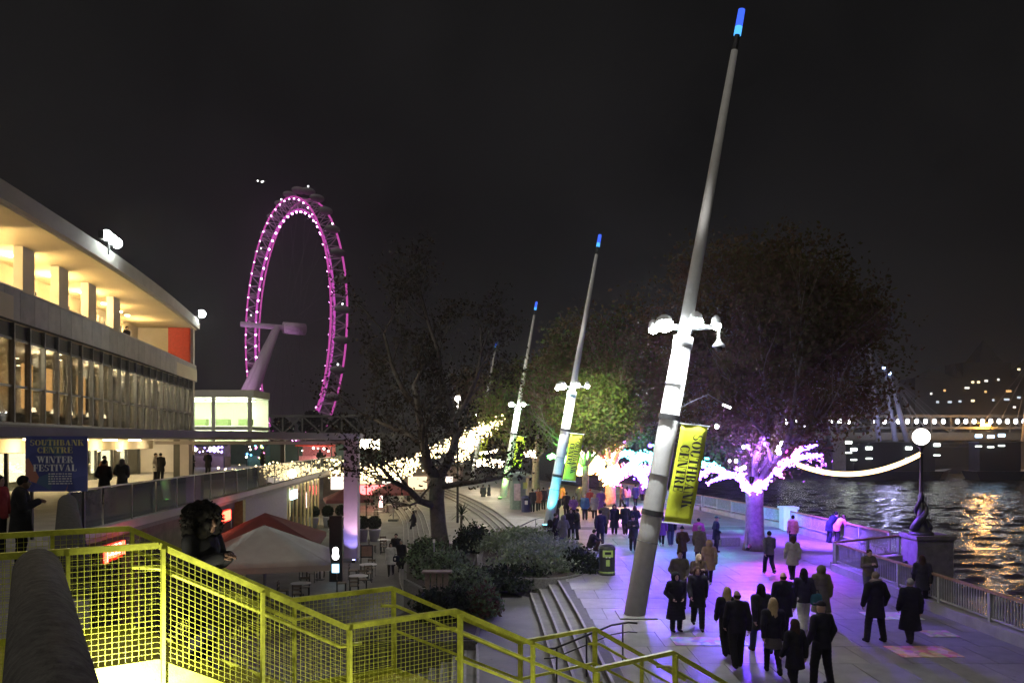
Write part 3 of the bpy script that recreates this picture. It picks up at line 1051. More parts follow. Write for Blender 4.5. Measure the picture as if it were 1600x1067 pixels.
# canopy slab over the terrace with its posts and the big painted pillar
lilac = mat("pale_plaster", (0.47, 0.42, 0.44), 0.8, vary=0.1, scale=1.2)
can = thing("terrace_canopy", "thin flat pale canopy slab over the terrace reaching to the plaster pillar", "canopy", (-9.3, 44, 5.2))
q0, q1, q2 = F(-8, 2.6, 0), F(HL + 4, -0.6, 0), F(-8, 0.2, 0)
MB().prism([(q0.x, q0.y), (-8.6, 43.6), (-8.9, 47.0), (-19.0, 66.0), (q1.x, q1.y), (q2.x, q2.y)], 5.36, 5.66).build("slab", lilac, can)
MB().beam((-8.9, 44.6, 5.14), F(18, 1.0, 5.14), 0.25, 0.20).build("under_beam", lilac, can)
for px, wd, m in ((278, 0.42, steel_d), (291, 0.6, lilac), (442, 0.3, steel_d)):
    d = 52.0 if px < 400 else 60.0
    x = (px - 800) / FPX * d
    MB().box((x, d, 4.07), (wd, wd, 2.56)).build("post", m, can)
t = thing("plaster_pillar", "tall square lilac plaster pillar standing in the cafe plaza", "pillar", (-9.17, 44.0, -1.6))
MB().box((-9.17, 44.0, 1.88), (0.78, 0.78, 6.96)).build("shaft", lilac, t)
MB().box((-9.17, 44.0, -1.5), (0.9, 0.9, 0.2)).build("foot", concrete, t)
t2 = thing("pillar_uplight", "small blue uplight at the foot of the lilac plaster pillar", "light", (-8.9, 43.2, -1.6))
MB().box((-8.9, 43.2, -1.52), (0.2, 0.2, 0.16)).build("housing", steel_d, t2)
MB().box((-8.9, 43.2, -1.43), (0.14, 0.14, 0.02)).build("lens", emit("blue_lens", (0.3, 0.3, 1.0), 8.0), t2)
lamp("pink_uplight", "SPOT", (-8.7, 42.6, -1.36), 420, (1.0, 0.60, 0.78), t2, target=(-9.17, 43.6, 3.6), size=0.08, spot=60)  # pink lamp added to brighten the pillar, without a lens of its own
lamp("blue_uplight", "SPOT", (-8.9, 42.9, -1.38), 150, (0.35, 0.3, 1.0), t2, target=(-9.17, 43.6, 0.6), size=0.08, spot=70)

# ------------------------------------------------------------------ festival poster
ps = Vector((-11.72, 18.9, 0))
bd = thing("festival_poster", "square festival poster with pale capitals on a dark painted ground, by the terrace parapet", "poster", (ps.x, ps.y, 2.8))
pm = bpy.data.materials.new("poster_print")
pm.use_nodes = True
n, l = pm.node_tree.nodes, pm.node_tree.links
t = n.new("ShaderNodeTexCoord")
v = n.new("ShaderNodeTexVoronoi")
v.inputs["Scale"].default_value = 2.2
l.new(t.outputs["Object"], v.inputs["Vector"])
cr = n.new("ShaderNodeValToRGB")
cr.color_ramp.interpolation = "CONSTANT"
els = cr.color_ramp.elements
els[0].position, els[0].color = 0.0, (0.075, 0.09, 0.34, 1)
els[1].position, els[1].color = 0.42, (0.055, 0.07, 0.28, 1)
for p_, c_ in ((0.58, (0.16, 0.26, 0.24, 1)), (0.72, (0.48, 0.20, 0.15, 1)), (0.86, (0.08, 0.15, 0.28, 1))):
    e = els.new(p_)
    e.color = c_
sep = n.new("ShaderNodeSeparateColor")
l.new(v.outputs["Color"], sep.inputs[0])
l.new(sep.outputs[0], cr.inputs["Fac"])
l.new(cr.outputs["Color"], n["Principled BSDF"].inputs["Base Color"])
n["Principled BSDF"].inputs["Roughness"].default_value = 0.6
pw, ph = 1.40, 1.36
z0p = 3.98
u = Vector((0.985, 0.17, 0)).normalized()
nn = Vector((u.y, -u.x, 0))
c = Vector((ps.x + 0.52, ps.y, 0))
tl = c - u * pw / 2
MB().beam(tl + Vector((0, 0, z0p + ph / 2)), tl + u * pw + Vector((0, 0, z0p + ph / 2)), 0.05, ph).build("board", pm, bd)
for k in (0.08, 0.92):
    q = tl + u * pw * k - nn * 0.06
    MB().box((q.x, q.y, 3.95), (0.06, 0.06, 2.3)).build("post", steel_d, bd)
cream = mat("poster_cream", (0.72, 0.66, 0.30), 0.6, vary=0.2, scale=3)
white_p = mat("poster_white", (0.82, 0.83, 0.88), 0.6, vary=0.05)
off = nn * 0.031
for txt, y0, hh, w_, m in (("SOUTHBANK", 1.125, 0.145, 1.22, cream), ("CENTRE", 0.945, 0.145, 0.80, cream), ("WINTER", 0.70, 0.165, 0.84, white_p), ("FESTIVAL", 0.50, 0.165, 0.98, white_p)):
    b = MB()
    lettering(b, txt, tl + u * ((pw - w_) / 2 + (0.02 if txt == "SOUTHBANK" else -0.03)) + Vector((0, 0, z0p + y0)), u, Vector((0, 0, 1)), hh, w_, off)
    b.build("lettering", m, bd)
b = MB()
rs = random.Random(8)
for k in range(5):
    x = 0.52
    while x < 1.06:
        w_ = rs.uniform(0.03, 0.09)
        z_ = z0p + 0.42 - 0.06 * k
        b.quad(tl + u * x + off + Vector((0, 0, z_)), tl + u * (x + w_) + off + Vector((0, 0, z_)), tl + u * (x + w_) + off + Vector((0, 0, z_ + 0.026)), tl + u * x + off + Vector((0, 0, z_ + 0.026)))
        x += w_ + 0.02
b.build("small_print", white_p, bd, kind="stuff")

# ------------------------------------------------------------------ shops under the terrace
shop = thing("shop_arcade", "row of dim shopfronts under the edge of the upper terrace", "shops", E0 + Vector((0, 0, -1.6)))


def K(s, o, z):
    return E0 + eu * s + en * o + Vector((0, 0, z))


KANG = math.atan2(eu.y, eu.x)


def kbox(s0, s1, o0, o1, z0, z1):
    c = K((s0 + s1) / 2, (o0 + o1) / 2, (z0 + z1) / 2)
    return MB().box((c.x, c.y, c.z), (s1 - s0, o1 - o0, z1 - z0), KANG)


brownwall = mat("shop_wall", (0.20, 0.15, 0.14), 0.8, vary=0.3, scale=1.2)
kbox(-11, 30, -6.2, -6.0, -1.6, 2.42).build("rear_wall", brownwall, shop)
kbox(-11, 18, -0.9, -0.7, 1.9, 2.35).build("sign_band", brownwall, shop)
for s in (-6, 0, 6, 12, 17.5):
    kbox(s, s + 0.45, -1.2, -0.75, -1.6, 2.42).build("column", concrete, shop)
for s in (-5.3, -2.6, 0.8, 3.5, 6.8, 9.5):
    w = kbox(s, s + 2.5, -3.06, -3.0, -1.5, 1.4).build("shop_window", window_glass, shop)
    for k in range(4):
        kbox(s + 2.5 * k / 3 - 0.03, s + 2.5 * k / 3 + 0.03, -3.0, -2.92, -1.5, 1.4).build("glazing_bar", steel_d, w)
for s, e_ in ((-4, 30), (2.5, 25), (8.5, 26)):
    lamp("shop_light", "POINT", K(s, -4.5, 1.8), e_, (1.0, 0.70, 0.45), shop, size=0.3)
kbox(18.0, 18.5, -0.9, -0.3, -1.6, 2.42).build("pilaster", mat("ochre_plaster", (0.40, 0.40, 0.16), 0.7), shop)
kbox(18.5, 19.4, -2.0, -1.2, -1.6, 2.42).build("dark_recess", steel_d, shop)
kbox(19.6, 30.5, -1.0, -0.7, -1.6, 2.42).build("render_panel", mat("grey_render", (0.33, 0.32, 0.37), 0.8, vary=0.1), shop)
for s in (23.4, 27.0):
    kbox(s, s + 0.9, -0.7, -0.66, -1.6, 0.5).build("door", mat("grey_door", (0.22, 0.22, 0.26), 0.6), shop)
# glazed entrance
ent = thing("shop_entrance", "brightly lit glazed shop entrance with gold bars below the terrace", "entrance", K(38, 0, -1.6))
kbox(31.0, 46.0, -5.0, -4.8, -1.6, 2.3).build("rear_wall", mat("shop_cream", (0.55, 0.50, 0.40), 0.7), ent)
gold = mat("gilt_bar", (0.70, 0.58, 0.30), 0.3, metal=0.6, vary=0.1)
for i in range(9):
    s = 31.5 + i * 1.5
    kbox(s, s + 0.14, -0.9, -0.76, -1.6, 2.2).build("bar", gold, ent)
    if i < 8:
        kbox(s + 0.16, s + 1.48, -0.86, -0.84, -1.55, 2.1).build("pane", window_glass, ent)
for s, wd, h0, h1, g_, c_ in ((33.0, 1.0, -1.0, 1.0, 3.0, (1, 0.9, 0.6)), (36.2, 2.2, -1.3, 1.9, 7.0, (1.0, 0.95, 0.75)), (40.0, 1.2, -1.2, 1.4, 4.0, (0.8, 1.0, 0.75)), (43.0, 1.4, -1.0, 0.6, 3.0, (1.0, 0.8, 0.4))):
    kbox(s, s + wd, -3.3, -3.2, h0, h1).build("display_case", emit("display_%d" % int(s), c_, g_), ent)  # glowing panels stand in for the shop's interior light
kbox(31.2, 33.0, -0.62, -0.5, 1.35, 1.95).build("sign_panel", emit("ice_sign", (0.55, 0.85, 1.0), 4.0), ent)
for s in (34, 39, 44):
    lamp("entrance_light", "POINT", K(s, -2.2, 1.7), 160, (1.0, 0.92, 0.66), ent, size=0.3)

# red neon signs
neon = emit("red_neon", (1.0, 0.06, 0.03), 9.0)
neonw = emit("pale_neon", (1.0, 0.42, 0.26), 8.0)


def neon_sign(s0, s1, z0, z1, label, strokes):
    t = thing("neon_sign", label, "sign", K((s0 + s1) / 2, -0.1, z0), "red neon signs under the terrace")
    kbox(s0, s1, -0.16, -0.08, z0, z1).build("board", red_paint, t)
    for k, (a, c, e, f_, m) in enumerate(strokes):
        kbox(s0 + (s1 - s0) * a, s0 + (s1 - s0) * c, -0.05, 0.0, z0 + (z1 - z0) * e, z0 + (z1 - z0) * f_).build("tube", m, t)
    p = K((s0 + s1) / 2, 0.5, (z0 + z1) / 2)
    lamp("neon_glow", "POINT", p, 18, (1.0, 0.08, 0.05), t, size=0.3)


neon_sign(2.0, 3.35, 1.72, 2.24, "red and white neon shop sign glowing behind the yellow mesh", [(0.02, 0.12, 0.02, 0.92, neon), (0.05, 0.09, 0.1, 0.8, neonw), (0.88, 0.97, 0.2, 0.98, neon)] +
          [(0.2 + 0.1 * k, 0.26 + 0.1 * k, 0.45, 0.92, neonw if k % 2 else neon) for k in range(6)] + [(0.2, 0.76, 0.22, 0.3, neon), (0.2, 0.72, 0.36, 0.4, neonw)])
neon_sign(12.0, 14.9, 1.62, 2.2, "red neon shop sign above the curly haired woman on the stair", [(0.03, 0.33, 0.06, 0.16, neonw), (0.03, 0.08, 0.2, 0.9, neonw), (0.12, 0.3, 0.8, 0.92, neonw), (0.26, 0.32, 0.2, 0.75, neonw), (0.14, 0.2, 0.35, 0.6, neonw)] +
          [(0.40 + 0.15 * k, 0.50 + 0.15 * k, 0.15, 0.9, neon) for k in range(4)])
t = thing("blue_screen", "small pale blue lit screen under the terrace, seen through the mesh", "screen", K(1.0, -0.4, 0.8))
kbox(0.6, 1.4, -0.6, -0.5, 0.7, 1.25).build("frame", steel_d, t)
kbox(0.66, 1.34, -0.5, -0.48, 0.75, 1.2).build("display", emit("screen_blue", (0.55, 0.9, 1.0), 3.0), t)
# ------------------------------------------------------------------ lit office block behind the hall
off_b = thing("office_block", "two storey office with greenish strip lit windows behind the concert hall", "building", (-39.9, 95, 2.8))
OX = -3.4
MB().box((-38.0 + OX, 98, 11.15), (19, 6.4, 0.9)).build("roof", whitewall, off_b)
MB().box((-38.0 + OX, 101.3, 6.9), (18.6, 0.3, 8.2)).build("rear_wall", mat("office_wall", (0.5, 0.52, 0.42), 0.8), off_b)
for z in (2.9, 6.85):
    MB().box((-38.0 + OX, 98, z), (18.8, 6.2, 0.45)).build("floor_slab", whitewall, off_b)
for i in range(7):
    x = -47.2 + i * 2.75 if i < 6 else -29.0
    MB().box((x + OX, 94.9, 6.9), (0.4, 0.4, 7.8)).build("column", whitewall, off_b)
for z, hgt in ((4.95, 3.3), (8.9, 3.4)):
    for i in range(6):
        x0, x1 = -47.0 + i * 2.75 + 0.02, (-47.4 + (i + 1) * 2.75) if i < 5 else -29.25
        MB().box(((x0 + x1) / 2 + OX, 94.9, z), (x1 - x0, 0.03, hgt)).build("pane", window_glass, off_b)
    for i in range(6):
        x0 = -46.4 + i * 2.9
        MB().box((x0 + OX + 1.1, 97.5, z + hgt / 2 - 0.25), (2.2, 2.6, 0.08)).build("strip_light", emit("strip_light", (0.92, 1.0, 0.72), 12.0), off_b)
        MB().box((x0 + OX + 1.0, 99.0, z - 1.2), (1.6, 1.0, 0.8)).build("desk", mat("desk_green", (0.22, 0.30, 0.12), 0.6), off_b)
for x in (-44, -37.5, -31.5):
    for z in (5.9, 9.9):
        lamp("office_light", "POINT", (x + OX, 97.6, z), 700, (0.9, 1.0, 0.68), off_b, size=0.5)

# ------------------------------------------------------------------ the far bridges
iron_b = mat("bridge_iron", (0.20, 0.20, 0.19), 0.7, vary=0.2, scale=0.2)
br = thing("railway_bridge", "long iron lattice railway bridge crossing behind everything", "bridge", (50, 238, -4.4))
MB().box((60, 238, 6.6), (300, 8, 1.8)).build("deck", iron_b, br)
for y in (234.5,):
    MB().beam((-90, y, 13.0), (210, y, 13.0), 0.7, 0.7).build("top_chord", iron_b, br)
    MB().beam((-90, y, 7.7), (210, y, 7.7), 0.7, 0.6).build("bottom_chord", iron_b, br)
for i in range(50):
    x = -88 + i * 6.0
    MB().beam((x, 234.5, 7.7), (x, 234.5, 13.0), 0.45, 0.4, up=(0, 1, 0)).build("upright", iron_b, br)
    MB().beam((x, 234.5, 7.7 if i % 2 else 13), (x + 6, 234.5, 13 if i % 2 else 7.7), 0.4, 0.4, up=(0, 1, 0)).build("brace", iron_b, br)
for x in (-20, 40, 100, 160):
    MB().box((x, 238, 0.6), (5, 9, 10.2)).build("river_pier", concrete, br)
fb = thing("footbridge", "white masted footbridge with a line of deck lamps over the river", "bridge", (100, 224, -4.4))
MB().box((75, 224, 9.2), (210, 4, 0.6)).build("deck", iron_b, fb)
MB().beam((-30, 222, 10.6), (180, 222, 10.6), 0.12, 0.12).build("parapet_rail", iron_b, fb)
lampb = emit("bridge_lamp", (0.95, 0.97, 1.0), 9.0)
proto = None
for px in list(range(1228, 1400, 14)) + list(range(1404, 1480, 14)) + list(range(1496, 1610, 13)):
    if px in (1284, 1340, 1354):
        continue
    p = D(px, 658, 221.8)
    if proto is None:
        proto = MB().lathe((0, 0, -0.75), [(0.12, 0), (0.50, 0.35), (0.50, 1.0), (0.25, 1.4)], 8).build("deck_lamp", lampb, fb, local=True)
        o = proto
    else:
        o = copy_obj(proto, fb)
    o.location = p - Vector((100, 224, -4.4))
pyl = mat("pylon_paint", (0.30, 0.30, 0.34), 0.5, vary=0.1, scale=0.5)
for (bx, by), (tx, ty) in (((1402, 705), (1381, 576)), ((1420, 700), (1390, 585)), ((1375, 705), (1357, 536)), ((1300, 705), (1265, 540)), ((1600, 690), (1612, 560))):
    p, q = D(bx, by, 215), D(tx, ty, 215)
    m = MB().tube([p, p.lerp(q, 0.5), q], [0.75, 0.65, 0.2], 10).build("pylon", pyl, fb, True)
    MB().ball(q + Vector((0, 0, 0.3)), 0.45, 8, 6).build("tip_lamp", emit("pylon_tip", (0.35, 0.5, 1.0), 8.0), m)
    b = MB()
    for k in range(6):
        b.tube([q, D(bx - 70 + 28 * k, 668, 222)], 0.045, 4)
    b.build("cable", pyl, m)
lamp("pylon_light", "POINT", D(1395, 662, 205), 2500, (0.55, 0.55, 1.0), fb, size=1.0)
om = emit("orange_beacon", (1.0, 0.40, 0.04), 190.0)
MB().box(tuple(D(1540, 664, 221)), (2.4, 0.5, 0.5)).build("orange_lamp", om, fb)
lamp("orange_light", "POINT", D(1540, 668, 218), 3000, (1.0, 0.5, 0.1), fb, size=1.2)
# moored boats with lit saloons
hullm = mat("boat_hull", (0.03, 0.03, 0.04), 0.4, vary=0.2)
for k, (x0, x1, wins, lb) in enumerate((((1318), 1475, [(1326, 691), (1334, 702), (1358, 700), (1420, 700), (1464, 695)], "long dark river boat with dim lit windows behind the garland"),
                                      ((1520), 1600, [(1529, 681), (1548, 682), (1565, 680)], "dark river boat with blue white deck lamps under the footbridge"))):
    d = 196.0
    a, c = D(x0, 720, d), D(x1, 720, d)
    bt = thing("river_boat", lb, "boat", (a.x, d, -4.4), "boats moored under the bridge")
    b = MB()
    zb_ = -4.6
    b.add([(a.x, d - 3, zb_), (c.x - 3, d - 3, zb_), (c.x, d, zb_), (c.x - 3, d + 3, zb_), (a.x, d + 3, zb_), (a.x - 1, d - 3.4, -2.2), (c.x - 2, d - 3.4, -2.2), (c.x + 2, d, -1.6), (c.x - 2, d + 3.4, -2.2), (a.x - 1, d + 3.4, -2.2)],
          [(4, 3, 2, 1, 0), (5, 6, 7, 8, 9), (0, 1, 6, 5), (1, 2, 7, 6), (2, 3, 8, 7), (3, 4, 9, 8), (4, 0, 5, 9)])
    b.build("hull", hullm, bt)
    MB().box(((a.x + c.x) / 2 - 1, d, 1.4), (abs(c.x - a.x) * 0.8, 4.6, 7.2)).build("cabin", hullm, bt)
    MB().box(((a.x + c.x) / 2 - 1, d, 5.1), (abs(c.x - a.x) * 0.84, 5.2, 0.2)).build("cabin_roof", steel_g, bt)
    for px, py in wins:
        p = D(px, py, d - 2.5)
        MB().box(tuple(p), (1.5, 0.3, 0.7)).build("window", emit("boat_lamp_%d" % k, (0.9, 1.0, 0.9) if k == 0 else (0.4, 0.65, 1.0), 6.0 if k == 0 else 10.0), bt)
        MB().box((p.x, p.y, p.z - 2.6), (1.5, 0.3, 0.35)).build("window", emit("boat_dim_%d" % k, (0.9, 1.0, 0.9), 3.0), bt)
# far bank
sk = mat("far_stone", (0.05, 0.048, 0.05), 0.9, vary=0.2, scale=0.1)
slate = mat("far_slate", (0.03, 0.03, 0.035), 0.9, vary=0.2)
mb = MB()
mb.prism([(120, 330), (1600, 300), (1600, 1500), (-400, 1500), (40, 520)], -6, 3)
tag(mb.build("far_embankment", sk), "low dark embankment of the opposite river bank", kind="structure")
cb = thing("mansion_block", "dark gabled mansion block with a pointed turret on the far bank", "building", (300, 470, 3))


def far(px, py, d=470):
    return D(px, py, d)


def fbox(x0, x1, y0, y1, m, name, d=470, dep=20):
    a, c = far(x0, y1, d), far(x1, y0, d)
    return MB().box(((a.x + c.x) / 2, d + dep / 2, (a.z + c.z) / 2), (c.x - a.x, dep, c.z - a.z)).build(name, m, cb)


fbox(1430, 1640, 590, 690, sk, "wall")
fbox(1505, 1580, 566, 590, sk, "upper_storey")
for (x0, x1, yb, yt) in ((1530, 1570, 568, 528), (1445, 1490, 590, 572), (1590, 1640, 590, 560), (1496, 1516, 590, 565)):
    a, c, tp = far(x0, yb), far(x1, yb), far((x0 + x1) / 2, yt)
    b = MB()
    b.add([(a.x, 470, a.z), (c.x, 470, a.z), (c.x, 488, a.z), (a.x, 488, a.z), (tp.x, 479, tp.z)], [(0, 1, 4), (1, 2, 4), (2, 3, 4), (3, 0, 4), (3, 2, 1, 0)])
    b.build("roof", slate, cb)
rs = random.Random(11)
wcol = [emit("far_win_a", (1.0, 0.8, 0.45), 1.6), emit("far_win_b", (1.0, 0.95, 0.85), 1.1), emit("far_win_c", (1.0, 0.55, 0.2), 1.0), emit("far_win_d", (0.8, 0.9, 1.0), 0.7)]
for px, py, w_, k in ((1520, 597, 4, 0), (1529, 597, 4, 0), (1541, 595, 5, 1), (1511, 606, 7, 1), (1576, 611, 8, 2), (1520, 626, 5, 0), (1573, 624, 8, 3), (1484, 628, 6, 3), (1500, 627, 4, 3), (1560, 593, 3, 1), (1592, 577, 4, 0), (1552, 625, 3, 3), (1592, 621, 5, 3), (1476, 610, 3, 2), (1465, 628, 4, 3), (1455, 615, 3, 1), (1585, 636, 4, 1), (1540, 612, 3, 2)):
    p = far(px, py, 469.6)
    MB().box(tuple(p), (w_ / FPX * 470, 0.3, 1.2)).build("window", wcol[k], cb)

# ------------------------------------------------------------------ observation wheel
WC = Vector((-101.5, 351.0, 57.0))
wd = Vector((0.575, -0.818, 0)).normalized()
wnr = Vector((wd.y, -wd.x, 0))          # axle direction, towards the land side
if wnr.x > 0:
    wnr = -wnr
RW = 57.5
eye = thing("observation_wheel", "giant observation wheel lit magenta with lamp dots round its rim", "ferris wheel", (WC.x, WC.y, -4.4))
wsteel = mat("wheel_steel", (0.60, 0.56, 0.60), 0.5, vary=0.05, scale=0.2)


def WP(a, r, o):
    return WC + (wd * math.cos(a) + Vector((0, 0, 1)) * math.sin(a)) * r + wnr * o


tubem = emit("wheel_tube", (0.9, 0.12, 0.62), 0.45)  # rim chords glow in place of magenta lamplight falling on their steel
for o_, r_, rad, m in ((3.4, RW, 0.42, tubem), (-3.4, RW, 0.42, tubem), (0.0, RW - 5.0, 0.55, emit("wheel_inner_tube", (0.85, 0.12, 0.70), 0.5))):
    pts = [WP(2 * PI * i / 96, r_, o_) for i in range(97)]
    MB().tube(pts, rad, 6, False).build("rim_tube", m, eye, True)
b1 = MB()
for i in range(64):
    a, c = 2 * PI * i / 64, 2 * PI * (i + 0.5) / 64
    e = 2 * PI * (i + 1) / 64
    for o_ in (3.4, -3.4):
        b1.tube([WP(a, RW, o_), WP(c, RW - 5.0, 0)], 0.2, 4, False)
        b1.tube([WP(c, RW - 5.0, 0), WP(e, RW, o_)], 0.2, 4, False)
    b1.tube([WP(a, RW, 3.4), WP(a, RW, -3.4)], 0.18, 4, False)
    b1.tube([WP(a, RW, 3.4), WP(e, RW, -3.4)], 0.14, 4, False)
b1.build("rim_lattice", wsteel, eye, kind="stuff")
dot = emit("wheel_lamp", (1.0, 0.35, 0.95), 12.0)
proto = {}
for i in range(56):
    a = 2 * PI * (i + 0.5) / 56
    for r_, o_, rr in ((RW - 5.8, 0.0, 0.52), (RW - 0.8, 3.6, 0.32)):
        p = WP(a, r_, o_)
        if r_ not in proto:
            proto[r_] = MB().ball((0, 0, 0), rr, 8, 6).build("rim_lamp", dot, eye, local=True)
            o = proto[r_]
        else:
            o = copy_obj(proto[r_], eye)
        o.location = p - Vector((WC.x, WC.y, -4.4))
        MB().tube([WP(a, r_ + 0.45, o_), WP(a, r_ + 0.75, o_)], [rr * 1.5, rr * 1.2], 8).build("lamp_housing", steel_d, eye)
capm = mat("capsule_glass", (0.35, 0.33, 0.36), 0.2, vary=0.1)
proto = None
for i in range(32):
    p = WP(2 * PI * i / 32, RW + 3.4, 0)
    if proto is None:
        b = MB().ball((0, 0, 0), 1.7, 12, 8, (1, 1, 1))
        for j, v_ in enumerate(b.v):
            q = wnr * (v_[0] * 2.0) + wd * v_[1] + Vector((0, 0, v_[2]))
            b.v[j] = tuple(q)
        proto = b.build("capsule", capm, eye, True, local=True)
        o = proto
    else:
        o = copy_obj(proto, eye)
    o.location = p - Vector((WC.x, WC.y, -4.4))
    if i % 3 == 0:
        MB().ball(p + Vector((0, 0, 2.2)), 0.4, 6, 4).build("capsule_lamp", emit("capsule_lamp", (0.95, 0.95, 1.0), 3.0), eye)
MB().tube([WC - wnr * 7, WC + wnr * 3], 2.7, 16).build("hub", wsteel, eye, True)
MB().tube([WC - wnr * 6, WC + wnr * 22], 1.2, 14).build("spindle", wsteel, eye, True)
for sgn in (-1, 1):
    foot = WC + wnr * 30 + wd * (8 * sgn)
    foot.z = -1.6
    top = WC + wnr * 6
    MB().tube([foot, foot.lerp(top, 0.5), top], [1.8, 2.8, 1.6], 12).build("support_leg", wsteel, eye, True)
b = MB()
for i in range(32):
    a = 2 * PI * i / 32
    b.tube([WC + wnr * (3 if i % 2 else -4), WP(a, RW - 5, 0)], 0.05, 3, False)
b.build("spoke_cables", mat("cable_steel", (0.10, 0.10, 0.10), 0.6), eye, kind="stuff")
lamp("wheel_flood", "SPOT", WC + wnr * 60 + Vector((10, -20, -57)), 70000, (0.95, 0.45, 0.95), eye, target=WC + wnr * 22 + Vector((0, 0, -20)), size=1.0, spot=50)
# dark garden trees below the wheel
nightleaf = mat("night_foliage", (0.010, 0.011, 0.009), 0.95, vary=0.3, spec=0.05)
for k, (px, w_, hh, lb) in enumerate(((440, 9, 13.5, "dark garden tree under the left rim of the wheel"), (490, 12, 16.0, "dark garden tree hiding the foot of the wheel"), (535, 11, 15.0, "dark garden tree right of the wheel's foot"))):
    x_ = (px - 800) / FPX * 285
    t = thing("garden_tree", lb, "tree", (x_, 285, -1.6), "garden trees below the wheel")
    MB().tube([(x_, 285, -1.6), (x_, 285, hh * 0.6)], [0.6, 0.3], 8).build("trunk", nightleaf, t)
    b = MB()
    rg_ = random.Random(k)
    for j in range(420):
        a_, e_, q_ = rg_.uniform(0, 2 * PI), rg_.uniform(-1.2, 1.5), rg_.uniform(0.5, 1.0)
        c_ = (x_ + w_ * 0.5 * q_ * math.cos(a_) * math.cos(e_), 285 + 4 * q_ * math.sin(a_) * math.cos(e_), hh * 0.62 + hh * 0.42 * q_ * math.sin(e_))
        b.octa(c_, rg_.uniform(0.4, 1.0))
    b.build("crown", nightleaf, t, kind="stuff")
# small aircraft over the wheel
p = D(407, 284, 700)
ac = thing("aircraft", "tiny aircraft with bright lights in the dark sky above the wheel", "aircraft", p)
MB().tube([p + Vector((-5, 0, 0)), p + Vector((-4, 0, 0.2)), p + Vector((4, 0, 0.2)), p + Vector((5.5, 0, 0.6))], [0.2, 0.7, 0.7, 0.2], 8).build("fuselage", steel_g, ac, True)
MB().box((p.x, p.y, p.z), (1.4, 11, 0.15)).build("wing", steel_g, ac)
for dx, dz in ((-2.2, 0.4), (1.5, -0.6), (2.6, -0.2)):
    MB().ball(p + Vector((dx, -0.9, dz)), 0.75, 6, 4).build("landing_light", emit("aircraft_light", (1, 1, 0.98), 3.0), ac)
# ------------------------------------------------------------------ leaning white masts with floodlights and banners
bluetip = emit("mast_tip_blue", (0.05, 0.13, 1.0), 0.9)
bluetip2 = emit("mast_tip_cyan", (0.08, 0.40, 1.0), 1.1)
floodm = emit("mast_flood", (0.88, 0.96, 1.0), 55.0)
bannerm = mat("banner_fabric", (0.75, 0.83, 0.05), 0.7, vary=0.10, scale=2.0)
blackp = mat("banner_print", (0.012, 0.012, 0.012), 0.7, vary=0)
masts = [((3.66, 23.0), 3.2, "nearest and tallest", 0), ((2.28, 48.0), 3.2, "second", 1), ((-0.85, 71.0), 3.1, "third", 2), ((-5.2, 99.0), 3.2, "fourth", 3)]
mlabels = ["tall leaning white mast nearest the camera with floodlights and blue tip", "leaning white mast glowing cyan at its foot beside the crowd", "leaning white mast beside the little kiosk, green lit low down", "farthest leaning white mast, small with a pale yellow banner"]
blabels = ["large yellow banner on the nearest mast reading downwards", "yellow green banner on the mast with the cyan foot", "bright lime banner on the mast beside the little kiosk", "small dull yellow banner on the farthest mast"]


